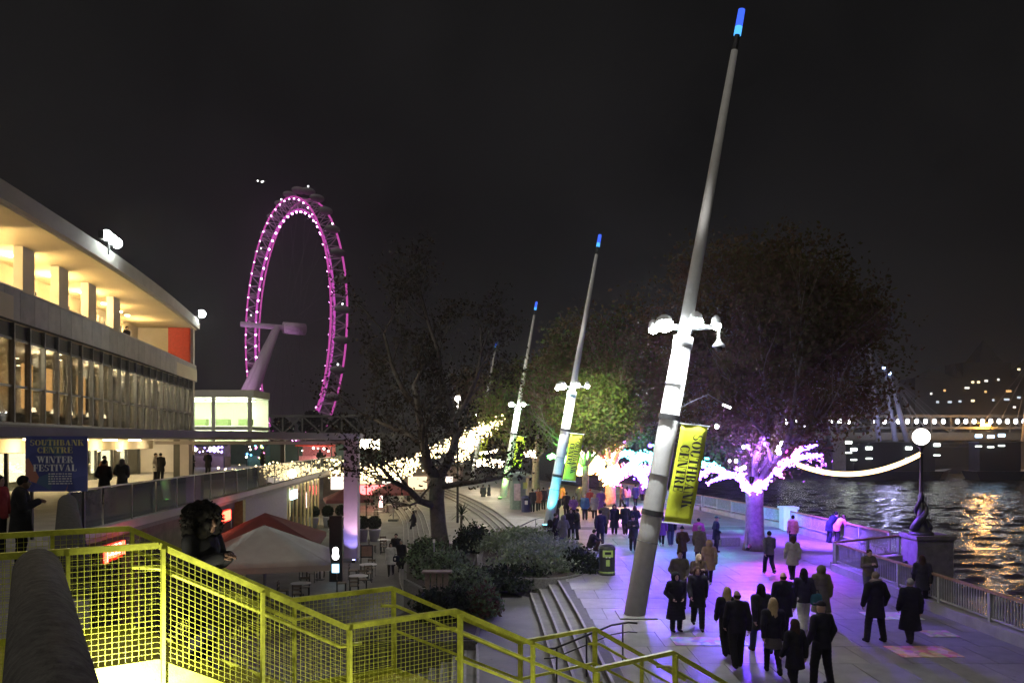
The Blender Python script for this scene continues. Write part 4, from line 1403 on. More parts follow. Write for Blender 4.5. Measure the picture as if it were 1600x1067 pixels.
def mast(i):
    (x, y), lean, _, _ = masts[i]
    base = Vector((x, y, 0))

    def M(z, dx=0.0, dy=0.0):
        return base + Vector((lean * z / 18.0 + dx, dy, z))
    t = thing("leaning_mast", mlabels[i], "mast", base, "leaning masts along the promenade")
    MB().tube([M(0), M(2.5), M(5), M(8.35)], [0.315, 0.31, 0.295, 0.275], 24, mi=0).build("lower_shaft", steel_w, t, True)
    MB().tube([M(8.3), M(9.0), M(12), M(16.9)], [0.20, 0.20, 0.16, 0.10], 20).build("upper_shaft", steel_w, t, True)
    MB().tube([M(8.0), M(8.34), M(8.36)], [0.30, 0.30, 0.22], 20).build("shaft_head", steel_w, t, True)
    MB().tube([M(16.85), M(17.37)], [0.10, 0.085], 12).build("tip_collar", steel_d, t)
    tip = MB().tube([M(17.6), M(17.8), M(18.12)], [0.105, 0.105, 0.10], 12).build("tip_lantern", bluetip, t, True)
    MB().tube([M(17.36), M(17.61)], [0.108, 0.107], 12).build("tip_glow", bluetip2, tip, True)
    for z, h in ((5.85, 0.16), (3.0, 0.16)):
        MB().tube([M(z), M(z + h)], [0.335, 0.33], 20).build("clamp_band", steel_d, t)
    for z in (2.2, 4.2, 6.9):
        MB().tube([M(z), M(z + 0.025)], [0.322, 0.318], 20).build("weld_ring", steel_g, t)
    MB().box((x + 0.05, y, 0.02), (1.1, 1.1, 0.045)).build("base_plate", paving, t)
    # floodlight ring
    ring = [M(8.62) + Vector((0.95 * math.cos(a), 0.45 * math.sin(a), 0)) for a in [2 * PI * k / 24 for k in range(25)]]
    MB().tube(ring, 0.035, 6, False).build("lamp_ring", steel_w, t, True)
    for dx in (-0.9, 0.9):
        MB().beam(M(8.62), M(8.62) + Vector((dx, 0, 0)), 0.05, 0.05).build("ring_arm", steel_w, t)
    heads = [(-0.70, -0.34, 0.0, 0.26), (-0.98, -0.1, -0.10, 0.15), (0.20, -0.45, 0.08, 0.21), (0.88, -0.12, 0.02, 0.15)] if i < 2 else [(-0.7, -0.3, 0, 0.26), (0.4, -0.4, 0, 0.22)]
    for dx, dy, dz, r in heads:
        p = M(8.62) + Vector((dx, dy, dz))
        h = MB().lathe((p.x, p.y, p.z + 0.02), [(r * 0.9, 0), (r * 1.05, 0.05), (r * 0.8, 0.22), (r * 0.3, 0.3)], 14).build("flood_head", steel_w, t, True)
        MB().ball((p.x, p.y - r * 0.35, p.z), r, 12, 8, (1, 0.8, 0.8)).build("flood_lens", floodm, h, True)
    e = [1.0, 0.9, 0.8, 0.5][i]
    lamp("mast_flood_lamp", "SPOT", M(8.45, -0.75, -0.3), 1300 * e, (1.0, 0.98, 1.0), t, target=(x - 2.5, y - 9, 0), size=0.2, spot=105, blend=0.8)
    lamp("mast_flood_lamp", "SPOT", M(8.45, 0.85, -0.3), 320 * e, (1.0, 0.97, 0.94), t, target=(x + 5, y - 9, 0), size=0.2, spot=95, blend=0.9)
    if i == 0:
        lamp("mast_flood_lamp", "SPOT", M(8.45, -0.9, 0.2), 900, (1.0, 0.98, 0.94), t, target=(0.4, 32.0, 0.5), size=0.2, spot=50, blend=0.9)
    if i == 1:
        lamp("mast_flood_lamp", "SPOT", M(8.7, 0.9, 0.4), 6500, (1.0, 0.98, 0.70), t, target=(6.4, 57.0, 7.0), size=0.2, spot=60, blend=0.9)
    # wash light down the shaft
    lamp("shaft_wash", "SPOT", M(8.5, -0.45, -0.75), 2400 * (1.0 if i < 3 else 0.6), (0.95, 0.98, 1.0), t, target=M(6.2), size=0.08, spot=70, blend=0.8)
    lamp("upper_wash", "SPOT", M(8.7, -0.5, -0.9), 1100, (1.0, 0.97, 0.95), t, target=M(17.0), size=0.1, spot=24, blend=1.0)  # spot added to brighten the upper shaft, without a fixture of its own
    # dome camera on the near mast
    if i == 0:
        p = M(8.35) + Vector((1.02, -0.1, 0))
        c = MB().tube([p + Vector((0, 0, 0.25)), p + Vector((0, 0, -0.12))], 0.045, 8).build("camera_arm", steel_w, t)
        MB().lathe((p.x, p.y, p.z - 0.32), [(0.19, 0), (0.17, 0.06), (0.08, 0.16), (0.06, 0.22)], 16).build("camera_hood", steel_w, c, True)
        MB().ball((p.x, p.y, p.z - 0.36), 0.11, 12, 8).build("camera_dome", mat("smoked_dome", (0.02, 0.02, 0.02), 0.08, vary=0, spec=0.8), c, True)
        MB().tube([M(5.85, -0.33, -0.1), M(6.35, 0.45, -0.3), M(6.6, 0.95, -0.35), M(6.3, 1.5, -0.3)], 0.013, 5).build("cable", steel_g, t)
        MB().beam(M(6.30, 1.45, -0.3), M(6.20, 1.7, -0.3), 0.06, 0.05).build("cable_lamp", emit("cable_lamp", (1, 1, 1), 6.0), t)
    # banner on two arms, parallel to the mast
    bz1, bz0 = 5.75, 2.82
    ba = thing("festival_banner", blabels[i], "banner", M(bz0, 0.4, -0.15), "yellow banners on the masts")
    gap, bwid = 0.36, 0.80
    rows, cols = 14, 5
    vs = []
    for r in range(rows + 1):
        z = bz0 + (bz1 - bz0) * r / rows
        for c in range(cols + 1):
            wob = 0.035 * math.sin(r * 0.9 + i) * math.sin(PI * c / cols) + 0.02 * math.sin(c * 1.7 + r * 0.4)
            vs.append(M(z, gap + bwid * c / cols, -0.15 + wob) + Vector((0, 0, -0.10 * c / cols)))
    b = MB()
    fs = []
    for r in range(rows):
        for c in range(cols):
            k = r * (cols + 1) + c
            fs.append((k, k + 1, k + cols + 2, k + cols + 1))
    b.add(vs, fs)
    cl = b.build("cloth", bannerm, ba, True)
    sm = cl.modifiers.new("thickness", "SOLIDIFY")
    sm.thickness = 0.006
    down = (M(0) - M(1)).normalized()
    right = Vector((1, 0, -0.12)).normalized()
    for txt, cx, z_s, w_, hh in (("SOUTHBANK", 0.40, 5.42, 2.22, 0.29), ("CENTRE", 0.075, 5.12, 1.40, 0.29)):
        b = MB()
        lettering(b, txt, M(z_s, gap + cx, -0.245), down, right, hh, w_, Vector((0, -0.004, 0)))
        b.build("lettering", blackp, ba)
    for z in (bz1, bz0):
        MB().tube([M(z, 0.26, -0.15), M(z, gap + bwid + 0.04, -0.15) + Vector((0, 0, -0.10))], 0.022, 8).build("arm", steel_w, ba)
    return t


for i in range(4):
    mast(i)
# coloured uplights at the feet of the second and third masts
for (x, y), col, e, lb, hgt in (((2.0, 46.6), (0.10, 0.75, 1.0), 900, "cyan uplight on the paving below the second leaning mast", 2.5), ((-1.1, 69.6), (0.25, 1.0, 0.15), 700, "green uplight on the paving below the third leaning mast", 2.5)):
    t = thing("ground_uplight", lb, "light", (x, y, 0), "uplights at the mast feet")
    MB().box((x, y, 0.09), (0.3, 0.25, 0.16)).build("housing", steel_d, t)
    MB().box((x, y, 0.18), (0.22, 0.18, 0.02)).build("lens", emit("uplens_%d" % e, col, 10.0), t)
    lamp("uplight", "SPOT", (x, y, 0.24), e, col, t, target=(x + 0.45, y + 1.4, 3.0), size=0.1, spot=60, blend=0.8)


# ------------------------------------------------------------------ trees
def leaves(centres, size, rng, name, mats, parent, kind=None, flat=0.0):
    n_ = len(centres)
    c = np.asarray(centres, dtype=float)
    r = np.random.RandomState(rng)
    a = r.normal(size=(n_, 3))
    a /= np.linalg.norm(a, axis=1)[:, None]
    h = r.normal(size=(n_, 3))
    h[:, 2] *= (1 - flat)
    b_ = np.cross(a, h)
    b_ /= np.linalg.norm(b_, axis=1)[:, None] + 1e-9
    s = size * r.uniform(0.55, 1.35, size=(n_, 1))
    v = np.empty((n_, 4, 3))
    v[:, 0] = c - a * s * 0.9
    v[:, 1] = c - b_ * s * 0.55 + a * s * 0.05
    v[:, 2] = c + a * s
    v[:, 3] = c + b_ * s * 0.55 + a * s * 0.05
    off = np.array(WLOC.get(parent.name, Vector((0, 0, 0))))
    v = v.reshape(-1, 3) - off
    me = bpy.data.meshes.new(name)
    me.vertices.add(n_ * 4)
    me.vertices.foreach_set("co", v.ravel())
    me.loops.add(n_ * 4)
    me.loops.foreach_set("vertex_index", np.arange(n_ * 4))
    me.polygons.add(n_)
    me.polygons.foreach_set("loop_start", np.arange(0, n_ * 4, 4))
    me.polygons.foreach_set("loop_total", np.full(n_, 4))
    for m in mats:
        me.materials.append(m)
    if len(mats) > 1:
        me.polygons.foreach_set("material_index", r.randint(0, len(mats), n_))
    me.update()
    me.validate()
    o = bpy.data.objects.new(name, me)
    COL.objects.link(o)
    o.parent = parent
    WLOC[o.name] = WLOC.get(parent.name, Vector((0, 0, 0)))
    if kind:
        o["kind"] = kind
    return o


def leafmat(name, col):
    if name in MATS:
        return MATS[name]
    m = bpy.data.materials.new(name)
    m.use_nodes = True
    n, l = m.node_tree.nodes, m.node_tree.links
    b = n["Principled BSDF"]
    b.inputs["Roughness"].default_value = 0.8
    b.inputs["Specular IOR Level"].default_value = 0.15
    b.inputs["Base Color"].default_value = tuple(col) + (1,)
    tr = n.new("ShaderNodeBsdfTranslucent")
    tr.inputs["Color"].default_value = tuple(v * 1.1 for v in col) + (1,)
    mx = n.new("ShaderNodeMixShader")
    mx.inputs["Fac"].default_value = 0.35
    l.new(b.outputs[0], mx.inputs[1])
    l.new(tr.outputs[0], mx.inputs[2])
    l.new(mx.outputs[0], n["Material Output"].inputs["Surface"])
    MATS[name] = m
    return m


bark = mat("plane_bark", (0.17, 0.145, 0.115), 0.85, vary=0.4, scale=5.0, bump=0.8, bscale=14)
autumn = [leafmat("leaf_brown", (0.115, 0.082, 0.045)), leafmat("leaf_olive", (0.09, 0.085, 0.03)), leafmat("leaf_rust", (0.12, 0.075, 0.045))]
greens = [leafmat("leaf_green", (0.075, 0.13, 0.025)), leafmat("leaf_olive", (0.09, 0.085, 0.03)), leafmat("leaf_lime", (0.13, 0.18, 0.03))]
darkgr = [leafmat("leaf_dark", (0.028, 0.042, 0.02)), leafmat("leaf_dull", (0.045, 0.055, 0.03))]


def grow(mb, p, d, L, r, depth, rng, tips, segs=4, spread=0.6, droop=0.0):
    pts, rad = [Vector(p)], [r]
    d = Vector(d).normalized()
    for i in range(segs):
        d = (d + Vector((rng.uniform(-1, 1), rng.uniform(-1, 1), rng.uniform(-0.6, 1) - droop)) * 0.20).normalized()
        pts.append(pts[-1] + d * (L / segs))
        rad.append(r * (1 - 0.55 * (i + 1) / segs))
    mb.tube(pts, rad, 7 if r > 0.08 else 5)
    if depth <= 2:
        tips += pts[1:]
    if depth == 0:
        return
    for k in range(3 if depth > 1 else 3):
        i = rng.choice([segs - 2, segs - 1, segs]) if k else segs
        ax = Vector((rng.uniform(-1, 1), rng.uniform(-1, 1), rng.uniform(-0.3, 0.7)))
        nd = (d + ax * spread).normalized()
        grow(mb, pts[i], nd, L * rng.uniform(0.62, 0.82), rad[i] * 0.75, depth - 1, rng, tips, max(3, segs - 1), spread, droop)


def plane_tree(name, label, base, trunk_h, limbs, seed, crown_r, crown_c, n_leaf, leafm, trunk_r=0.5, leaf=0.20, lean=(0, 0), group="trees on the south bank", depth=3, extra=0.45, spread=0.6):
    rng = random.Random(seed)
    base = Vector(base)
    t = thing(name, label, "tree", base, group)
    b = MB()
    top = base + Vector((lean[0], lean[1], trunk_h))
    pts = [base + Vector((0, 0, -0.1)), base + Vector((0, 0, 0.35)), base.lerp(top, 0.4), base.lerp(top, 0.75), top]
    b.tube(pts, [trunk_r * 1.35, trunk_r * 1.05, trunk_r * 0.93, trunk_r * 0.88, trunk_r * 0.95], 16)
    b.build("trunk", bark, t, True)
    tips = []
    b = MB()
    for d, L, r in limbs:
        grow(b, top - Vector((0, 0, 0.15)), d, L, r, depth, rng, tips, spread=spread)
    b.build("branches", bark, t, True)
    if n_leaf:
        r_ = np.random.RandomState(seed)
        tp = np.array([tuple(p) for p in tips])
        cc = np.array(crown_c)
        cr_ = np.array(crown_r)
        # leaf clumps: at the twigs, and clumps filling the rest of the crown's volume unevenly
        q = (tp - cc) / cr_
        tp = tp[(q ** 2).sum(1) < 1.3]
        k = int(n_leaf * (1 - extra))
        if len(tp) == 0:
            tp = cc[None, :]
        c1 = tp[r_.randint(0, len(tp), k)] + r_.normal(size=(k, 3)) * 0.34
        m = 260
        u_ = r_.normal(size=(m, 3))
        u_ /= np.linalg.norm(u_, axis=1)[:, None]
        rad = r_.uniform(0.35, 1.0, size=(m, 1)) ** 0.5
        cl = cc + u_ * rad * cr_
        k2 = n_leaf - k
        c2 = cl[r_.randint(0, m, k2)] + r_.normal(size=(k2, 3)) * (cr_.mean() * 0.095)
        leaves(np.vstack([c1, c2]), leaf, seed, "crown", leafm, t, kind="stuff")
    return t, tips


def limbset(n_, tilt, L, r, seed):
    rng = random.Random(seed)
    out = []
    for k in range(n_):
        a = 2 * PI * k / n_ + rng.uniform(-0.4, 0.4)
        tl_ = tilt * rng.uniform(0.6, 1.3)
        out.append(((math.cos(a) * math.sin(tl_), math.sin(a) * math.sin(tl_), math.cos(tl_)), L * rng.uniform(0.8, 1.2), r * rng.uniform(0.8, 1.1)))
    return out


T1 = Vector((11.65, 36.9, 0))
T2 = Vector((7.95, 62.0, 0))
plane_tree("plane_tree", "big brown leaved plane tree with violet lit trunk beside the river railing", T1, 2.95, limbset(6, 0.75, 4.2, 0.26, 4), 21, (6.3, 5.5, 5.6), (11.9, 37.4, 9.6), 62000, autumn, 0.46, 0.115)
plane_tree("plane_tree", "plane tree with red lit trunk behind the crowd", T2, 3.1, limbset(6, 0.7, 4.2, 0.24, 9), 33, (6.0, 5.0, 5.6), (7.6, 62.5, 10.4), 44000, autumn + greens[:1], 0.46, 0.16)
plane_tree("plane_tree", "green lit plane tree just beyond the mast with the cyan foot", (5.6, 58.5, 0), 3.4, limbset(5, 0.6, 3.0, 0.18, 12), 41, (3.0, 2.6, 2.8), (6.3, 57.2, 7.2), 15000, greens, 0.28, 0.16, extra=0.6)
plane_tree("plane_tree", "leafy plane tree between the second and third masts", (2.6, 84.0, 0), 3.4, limbset(6, 0.7, 4.0, 0.22, 15), 45, (6.5, 5, 4.8), (2.4, 84, 9.0), 22000, greens + autumn[:1], 0.42, 0.2)
plane_tree("plane_tree", "distant plane tree behind the third mast", (-2.0, 108.0, 0), 3.4, limbset(6, 0.7, 4.6, 0.22, 16), 47, (8, 6, 6), (-2.0, 108, 10.0), 12000, autumn, 0.42, 0.32)
plane_tree("plane_tree", "distant brown plane tree against the river beyond the lit trees", (11.0, 92.0, 0), 3.4, limbset(6, 0.7, 5.0, 0.24, 18), 49, (8.5, 6, 7), (10.5, 92, 11.5), 14000, autumn, 0.45, 0.34)
# the dark tree of the plaza, nearly bare
TL = Vector((-3.55, 38.7, -0.6))
rng = random.Random(77)
dt = thing("plaza_tree", "dark spreading tree with forked trunk and few leaves in the planter bed", "tree", TL, "trees on the south bank")
barkd = mat("dark_bark", (0.075, 0.065, 0.055), 0.9, vary=0.4, scale=5.0, bump=0.8, bscale=14)


def TD(px, py, dd=0.0):
    return D(px, py, 38.7 + dd)


b = MB()
b.tube([TL + Vector((0, 0, -0.2)), TD(690, 860), TD(685, 820, 0.1), TD(682, 780, 0.1), TD(684, 745, 0)], [0.62, 0.45, 0.40, 0.38, 0.40], 14)
b.build("trunk", barkd, dt, True)
b = MB()
tips = []
limb_px = [([(684, 750), (668, 725), (662, 690), (655, 650), (648, 600)], 0.30, -0.4), ([(684, 748), (700, 722), (712, 690), (708, 650), (690, 590)], 0.27, 0.6),
           ([(680, 790), (655, 782), (640, 765), (615, 752), (600, 735)], 0.20, -1.0), ([(684, 762), (715, 756), (750, 752), (785, 745)], 0.17, -0.8), ([(662, 700), (640, 680), (612, 668), (585, 655)], 0.16, 0.9),
           ([(708, 660), (728, 630), (745, 590), (752, 550)], 0.15, -0.6), ([(655, 640), (630, 610), (612, 570), (600, 520)], 0.15, 0.8), ([(690, 600), (685, 550), (668, 500), (655, 450)], 0.13, 0.3)]
for pts, r, dd in limb_px:
    wp = [TD(px, py, dd * k * 0.5) for k, (px, py) in enumerate(pts)]
    b.tube(wp, [r * (1 - 0.55 * k / (len(wp) - 1)) for k in range(len(wp))], 9)
    for k in range(1, len(wp)):
        d = (wp[k] - wp[k - 1]).normalized()
        for j in range(2):
            nd = (d + Vector((rng.uniform(-1, 1), rng.uniform(-1, 1), rng.uniform(-0.4, 0.6)))).normalized()
            grow(b, wp[k], nd, rng.uniform(1.2, 2.0), r * 0.35, 2, rng, tips, 4, 0.7)
b.build("branches", barkd, dt, True)
r_ = np.random.RandomState(5)
tp = np.array([tuple(p) for p in tips])
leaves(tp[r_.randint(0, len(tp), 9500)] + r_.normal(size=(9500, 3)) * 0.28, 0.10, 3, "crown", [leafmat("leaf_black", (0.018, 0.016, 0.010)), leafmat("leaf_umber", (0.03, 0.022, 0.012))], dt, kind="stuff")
print("tips", len(tips))

# ------------------------------------------------------------------ light garlands wound on the trees
def wrap(label, runs, mats_):
    """runs: (list of points, radius, material key). thick ropes of tiny lamps wound on the limbs"""
    t = thing("light_garland", label, "light garland", runs[0][0][0], "light garlands in the trees")
    for pts, r, k in runs:
        pts = smooth_path([tuple(p) for p in pts], 4)
        # a knobbly rope of lamps: a tube of uneven thickness
        rg = random.Random(len(pts) + int(r * 1000))
        dense = []
        for a, c in zip(pts, pts[1:]):
            for j in range(3):
                dense.append(Vector(a).lerp(Vector(c), j / 3))
        rad = [r * rg.uniform(0.75, 1.0) * (1 - 0.55 * q / len(dense)) for q in range(len(dense))]
        b_ = MB().tube(dense, rad, 7)
        tot = sum((q - p).length for p, q in zip(dense, dense[1:]))
        for _ in range(int(tot * (30 if r < 0.22 else 60))):
            j = rg.randrange(len(dense) - 1)
            p = dense[j].lerp(dense[j + 1], rg.random())
            dv = Vector((rg.gauss(0, 1), rg.gauss(0, 1), rg.gauss(0, 1))).normalized() * r * rg.uniform(0.6, 1.35)
            b_.ball(p + dv, (0.03 + 0.07 * r) * rg.uniform(0.7, 1.2), 6, 4)
        b_.build("lamp_rope", mats_[k], t, True, kind="stuff")
    return t


led = {"violet": emit("led_violet", (0.24, 0.08, 1.0), 24.0), "magenta": emit("led_magenta", (1.0, 0.20, 0.95), 11.0), "cyan": emit("led_cyan", (0.12, 0.95, 1.0), 18.0),
       "orange": emit("led_orange", (1.0, 0.45, 0.12), 22.0), "green": emit("led_green", (0.25, 1.0, 0.22), 13.0), "red": emit("led_red", (1.0, 0.16, 0.10), 16.0), "warm": emit("led_warm", (1.0, 0.80, 0.50), 16.0)}


def TP(px, py, dd=0.0):
    return D(px, py, 36.6 + dd)


wrap("violet white rope of lamps wound round the limbs of the near plane tree", [
    ([TP(1180, 768, -.5), TP(1190, 748, -.5), TP(1205, 734, -.5), TP(1225, 724, -.6), TP(1243, 717, -.8)], 0.237, "violet"),
    ([TP(1192, 762, -.55), TP(1200, 744, -.7), TP(1215, 730, -.9)], 0.213, "violet"),
    ([TP(1243, 717, -.8), TP(1262, 713, -1.2), TP(1284, 712, -1.6)], 0.138, "violet"),
    ([TP(1238, 717, -.8), TP(1250, 704, -.9), TP(1262, 700, -1), TP(1278, 694, -1.1)], 0.112, "violet"),
    ([TP(1236, 716, -.8), TP(1246, 703, -.6), TP(1253, 697, -.5)], 0.100, "magenta"),
    ([TP(1222, 724, -.6), TP(1216, 735, -1.1), TP(1222, 746, -1.4)], 0.088, "magenta"),
    ([TP(1172, 768, -.5), TP(1162, 752, -.5), TP(1150, 744, -.6), TP(1130, 738, -.8), TP(1112, 734, -1.0), TP(1098, 740, -1.2), TP(1088, 752, -1.3)], 0.188, "violet"),
    ([TP(1150, 744, -.6), TP(1125, 746, -1.2), TP(1104, 756, -1.6)], 0.100, "violet"),
    ([TP(1164, 765, -.6), TP(1158, 750, -.8), TP(1162, 738, -.9)], 0.125, "violet"),
    ([TP(1130, 736, .4), TP(1115, 727, .8), TP(1095, 724, 1.2)], 0.150, "cyan"),
    ([TP(1090, 735, .6), TP(1086, 748, .8)], 0.175, "cyan"),
    ([TP(1180, 766, .3), TP(1186, 740, 1.4), TP(1200, 722, 2.6)], 0.175, "violet"),
    ([TP(1174, 766, .3), TP(1165, 745, 1.4), TP(1150, 728, 2.4)], 0.175, "violet")], led)


def TQ(px, py, dd=0.0):
    return D(px, py, 61.6 + dd)


wrap("dazzling white and orange rope of lamps in the plane tree behind the crowd", [
    ([TQ(955, 752, -.5), TQ(945, 738, -.5), TQ(930, 726, -.7), TQ(912, 722, -1), TQ(900, 724, -1.4)], 0.57, "orange"),
    ([TQ(952, 750, -.5), TQ(940, 728, -.3), TQ(925, 716, -.2), TQ(908, 714, 0)], 0.46, "warm"),
    ([TQ(958, 752, -.5), TQ(972, 738, -.5), TQ(988, 730, -.8), TQ(1004, 736, -1)], 0.46, "magenta"),
    ([TQ(956, 748, -.4), TQ(962, 730, -.2), TQ(955, 716, 0), TQ(965, 708, .2)], 0.41, "red"),
    ([TQ(985, 732, -.6), TQ(1002, 744, -1.2), TQ(1012, 762, -1.8)], 0.41, "violet"),
    ([TQ(990, 722, .4), TQ(1005, 712, .8), TQ(1022, 722, 1)], 0.43, "cyan"),
    ([TQ(915, 720, 1), TQ(896, 716, 1.6), TQ(880, 718, 2)], 0.38, "green"),
    ([TQ(1000, 738, -.5), TQ(1020, 732, 0), TQ(1036, 740, .5)], 0.36, "violet"),
    ([TQ(925, 735, -1), TQ(908, 738, -1.6), TQ(892, 734, -2)], 0.32, "orange"),
    ([TQ(964, 712, .3), TQ(980, 708, .6), TQ(992, 714, .8)], 0.30, "cyan")], led)
fairy = led["warm"]
wrap("white rope of lamps low in the trees between the third and fourth masts", [
    ([D(745, 724, 84), D(765, 722, 84), D(785, 726, 84)], 0.42, "warm"), ([D(750, 708, 84.5), D(768, 706, 84.5), D(776, 703, 84.5)], 0.16, "warm"), ([D(820, 712, 82), D(828, 706, 82), D(835, 712, 82)], 0.30, "warm"), ([D(858, 714, 70), D(868, 712, 70)], 0.26, "green")], led)

# coloured stage projectors hung under the limbs, washing the paving
def projector(label, p, target, col, e, spot=95):
    p = Vector(p)
    t = thing("stage_projector", label, "stage light", p, "coloured projectors hung in the trees")
    d = (Vector(target) - p).normalized()
    MB().tube([p - d * 0.28, p - d * 0.1, p], [0.08, 0.13, 0.15], 12).build("housing", steel_d, t)
    MB().tube([p + d * 0.002, p + d * 0.01], 0.12, 12).build("lens", emit("projector_%.1f_%.1f_%.1f" % col, col, 12.0), t)
    MB().tube([p - d * 0.2, p - d * 0.2 + Vector((0, 0, 0.7))], 0.02, 6).build("yoke", steel_d, t)
    lamp("projector_beam", "SPOT", p + d * 0.06, e, col, t, target=target, size=0.25, spot=spot, blend=0.9)


projector("violet projector under the near plane tree aimed at the strollers", (10.6, 34.6, 5.0), (10.4, 27.6, 0), (0.15, 0.05, 1.0), 7600, 80)
projector("magenta projector under the near plane tree aimed at its roots", (12.4, 34.9, 4.8), (9.9, 30.8, 0), (1.0, 0.04, 0.85), 2600, 62)
projector("cyan projector under the near plane tree aimed below the banner", (9.4, 37.0, 4.4), (8.4, 35.2, 0), (0.08, 0.85, 1.0), 900, 80)
projector("indigo projector aimed along the planter wall", (7.2, 40.0, 5.0), (5.0, 33.0, 0), (0.16, 0.08, 1.0), 3800, 85)
projector("violet projector aimed along the river railing", (14.6, 37.4, 4.6), (16.6, 40.0, 0.6), (0.18, 0.05, 1.0), 22000, 110)
projector("green blue projector aimed at the far river railing", (12.6, 40.0, 4.6), (15.6, 48.5, 0.4), (0.10, 0.75, 0.9), 4160, 75)
projector("amber projector under the far lit tree aimed at its foot", (8.0, 60.2, 5.0), (8.4, 58.0, 0), (1.0, 0.55, 0.10), 6000, 90)
projector("red projector under the far lit tree aimed at its trunk", (7.0, 58.8, 0.5), (7.95, 62.0, 1.6), (1.0, 0.04, 0.02), 5000, 50)
projector("pink projector under the far lit tree aimed at the crowd", (8.6, 59.0, 5.2), (8.2, 49.5, 0), (0.5, 0.12, 1.0), 3200, 90)
projector("green projector low in the tree behind the mast with the cyan foot", (4.4, 57.0, 4.0), (4.6, 60.0, 4.5), (0.15, 1.0, 0.12), 3120, 120)
projector("sea green projector aimed behind the litter bin", (8.2, 45.0, 5.0), (7.0, 41.0, 0), (0.12, 0.8, 0.7), 900, 60)

projector("violet projector aimed at the angled railing by the lamp pedestal", (13.9, 36.0, 4.6), (15.6, 32.6, 0.4), (0.18, 0.05, 1.0), 6000, 80)
projector("violet projector shining up into the near plane tree", (10.6, 34.0, 3.6), (11.8, 37.0, 9.0), (0.28, 0.10, 1.0), 3600, 100)  # added to brighten leaves that the lamp ropes leave dark
projector("blue violet projector washing the trunk of the near plane tree", (10.4, 33.8, 0.6), (11.65, 36.9, 1.6), (0.14, 0.03, 1.0), 800, 50)
projector("warm projector shining up into the far lit tree", (7.2, 58.8, 3.4), (7.8, 62.0, 10.0), (1.0, 0.62, 0.34), 4500, 100)  # added to brighten this crown from below

# bulbs hung loose in the near crowns
rs = random.Random(2)
bl = thing("hanging_lanterns", "small white lanterns hanging in the crown of the near plane tree", "lantern string", D(1195, 690, 36), "lanterns hung in the trees")
for px, py, r in ((1195, 688, 0.26), (1196, 682, 0.14), (1218, 703, 0.20), (1222, 693, 0.1), (1200, 667, 0.08), (1120, 666, 0.1), (1104, 669, 0.07), (1256, 664, 0.09), (1229, 661, 0.05), (1162, 698, 0.08), (1150, 720, 0.08), (1163, 730, 0.09), (1158, 732, 0.08), (1140, 720, 0.06)):
    p = D(px, py, 35.4 + rs.uniform(-1, 1))
    q = MB().ball(p, r, 10, 6, (1, 1, 1.15)).build("lantern", emit("lantern_white", (0.95, 0.9, 1.0), 9.0), bl, True)
    MB().tube([p + Vector((0, 0, r)), p + Vector((0, 0, r + 0.9))], 0.006, 4).build("wire", steel_d, q)

# the garland slung from the tree to the river lamp
gs = thing("slung_garland", "glowing warm garland sagging from the plane tree to the river lamp", "light garland", D(1250, 728, 35.6))
a, c = D(1246, 722, 35.7), Vector((px0, 33.5, 4.78))
pts = []
for i in range(61):
    t_ = i / 60
    p = a.lerp(c, t_)
    p.z -= 1.05 * 4 * t_ * (1 - t_) * 0.62
    pts.append(p)
MB().tube(pts, 0.012, 5).build("cable", steel_d, gs)
gm = emit("garland_bulb", (1.0, 0.66, 0.28), 3.6)
proto = None
for i in range(150):
    t_ = i / 149
    p = a.lerp(c, t_)
    p.z -= 1.05 * 4 * t_ * (1 - t_) * 0.62 + 0.10
    if proto is None:
        proto = MB().ball((0, 0, 0), 0.08, 8, 6, (0.8, 0.8, 1.4)).build("bulb", gm, gs, True, local=True)
        o = proto
    else:
        o = copy_obj(proto, gs)
    o.location = p - WLOC[gs.name]
lamp("garland_light", "POINT", a.lerp(c, 0.5) - Vector((0, 0, 0.8)), 40, (1.0, 0.75, 0.4), gs, size=0.5)

# nets of fairy lights over the plaza and the terrace
def fairy_net(label, pts_list, n_, jit, r, seed):
    rg = random.Random(seed)
    b = MB()
    for k in range(n_):
        pl = rg.choice(pts_list)
        t_ = rg.random()
        (x0, y0, d0), (x1, y1, d1) = pl
        p = D(x0 + (x1 - x0) * t_ + rg.gauss(0, jit), y0 + (y1 - y0) * t_ + rg.gauss(0, jit * 0.8), d0 + (d1 - d0) * t_ + rg.uniform(-2, 2))
        b.ball(p, r * rg.choice((0.5, 0.6, 0.8, 0.9, 1.3)), 6, 4)
    o = b.build("fairy_lights", emit("fairy_bulb", (1.0, 0.76, 0.36), 6.0))
    return tag(o, label, "fairy lights", kind="stuff")


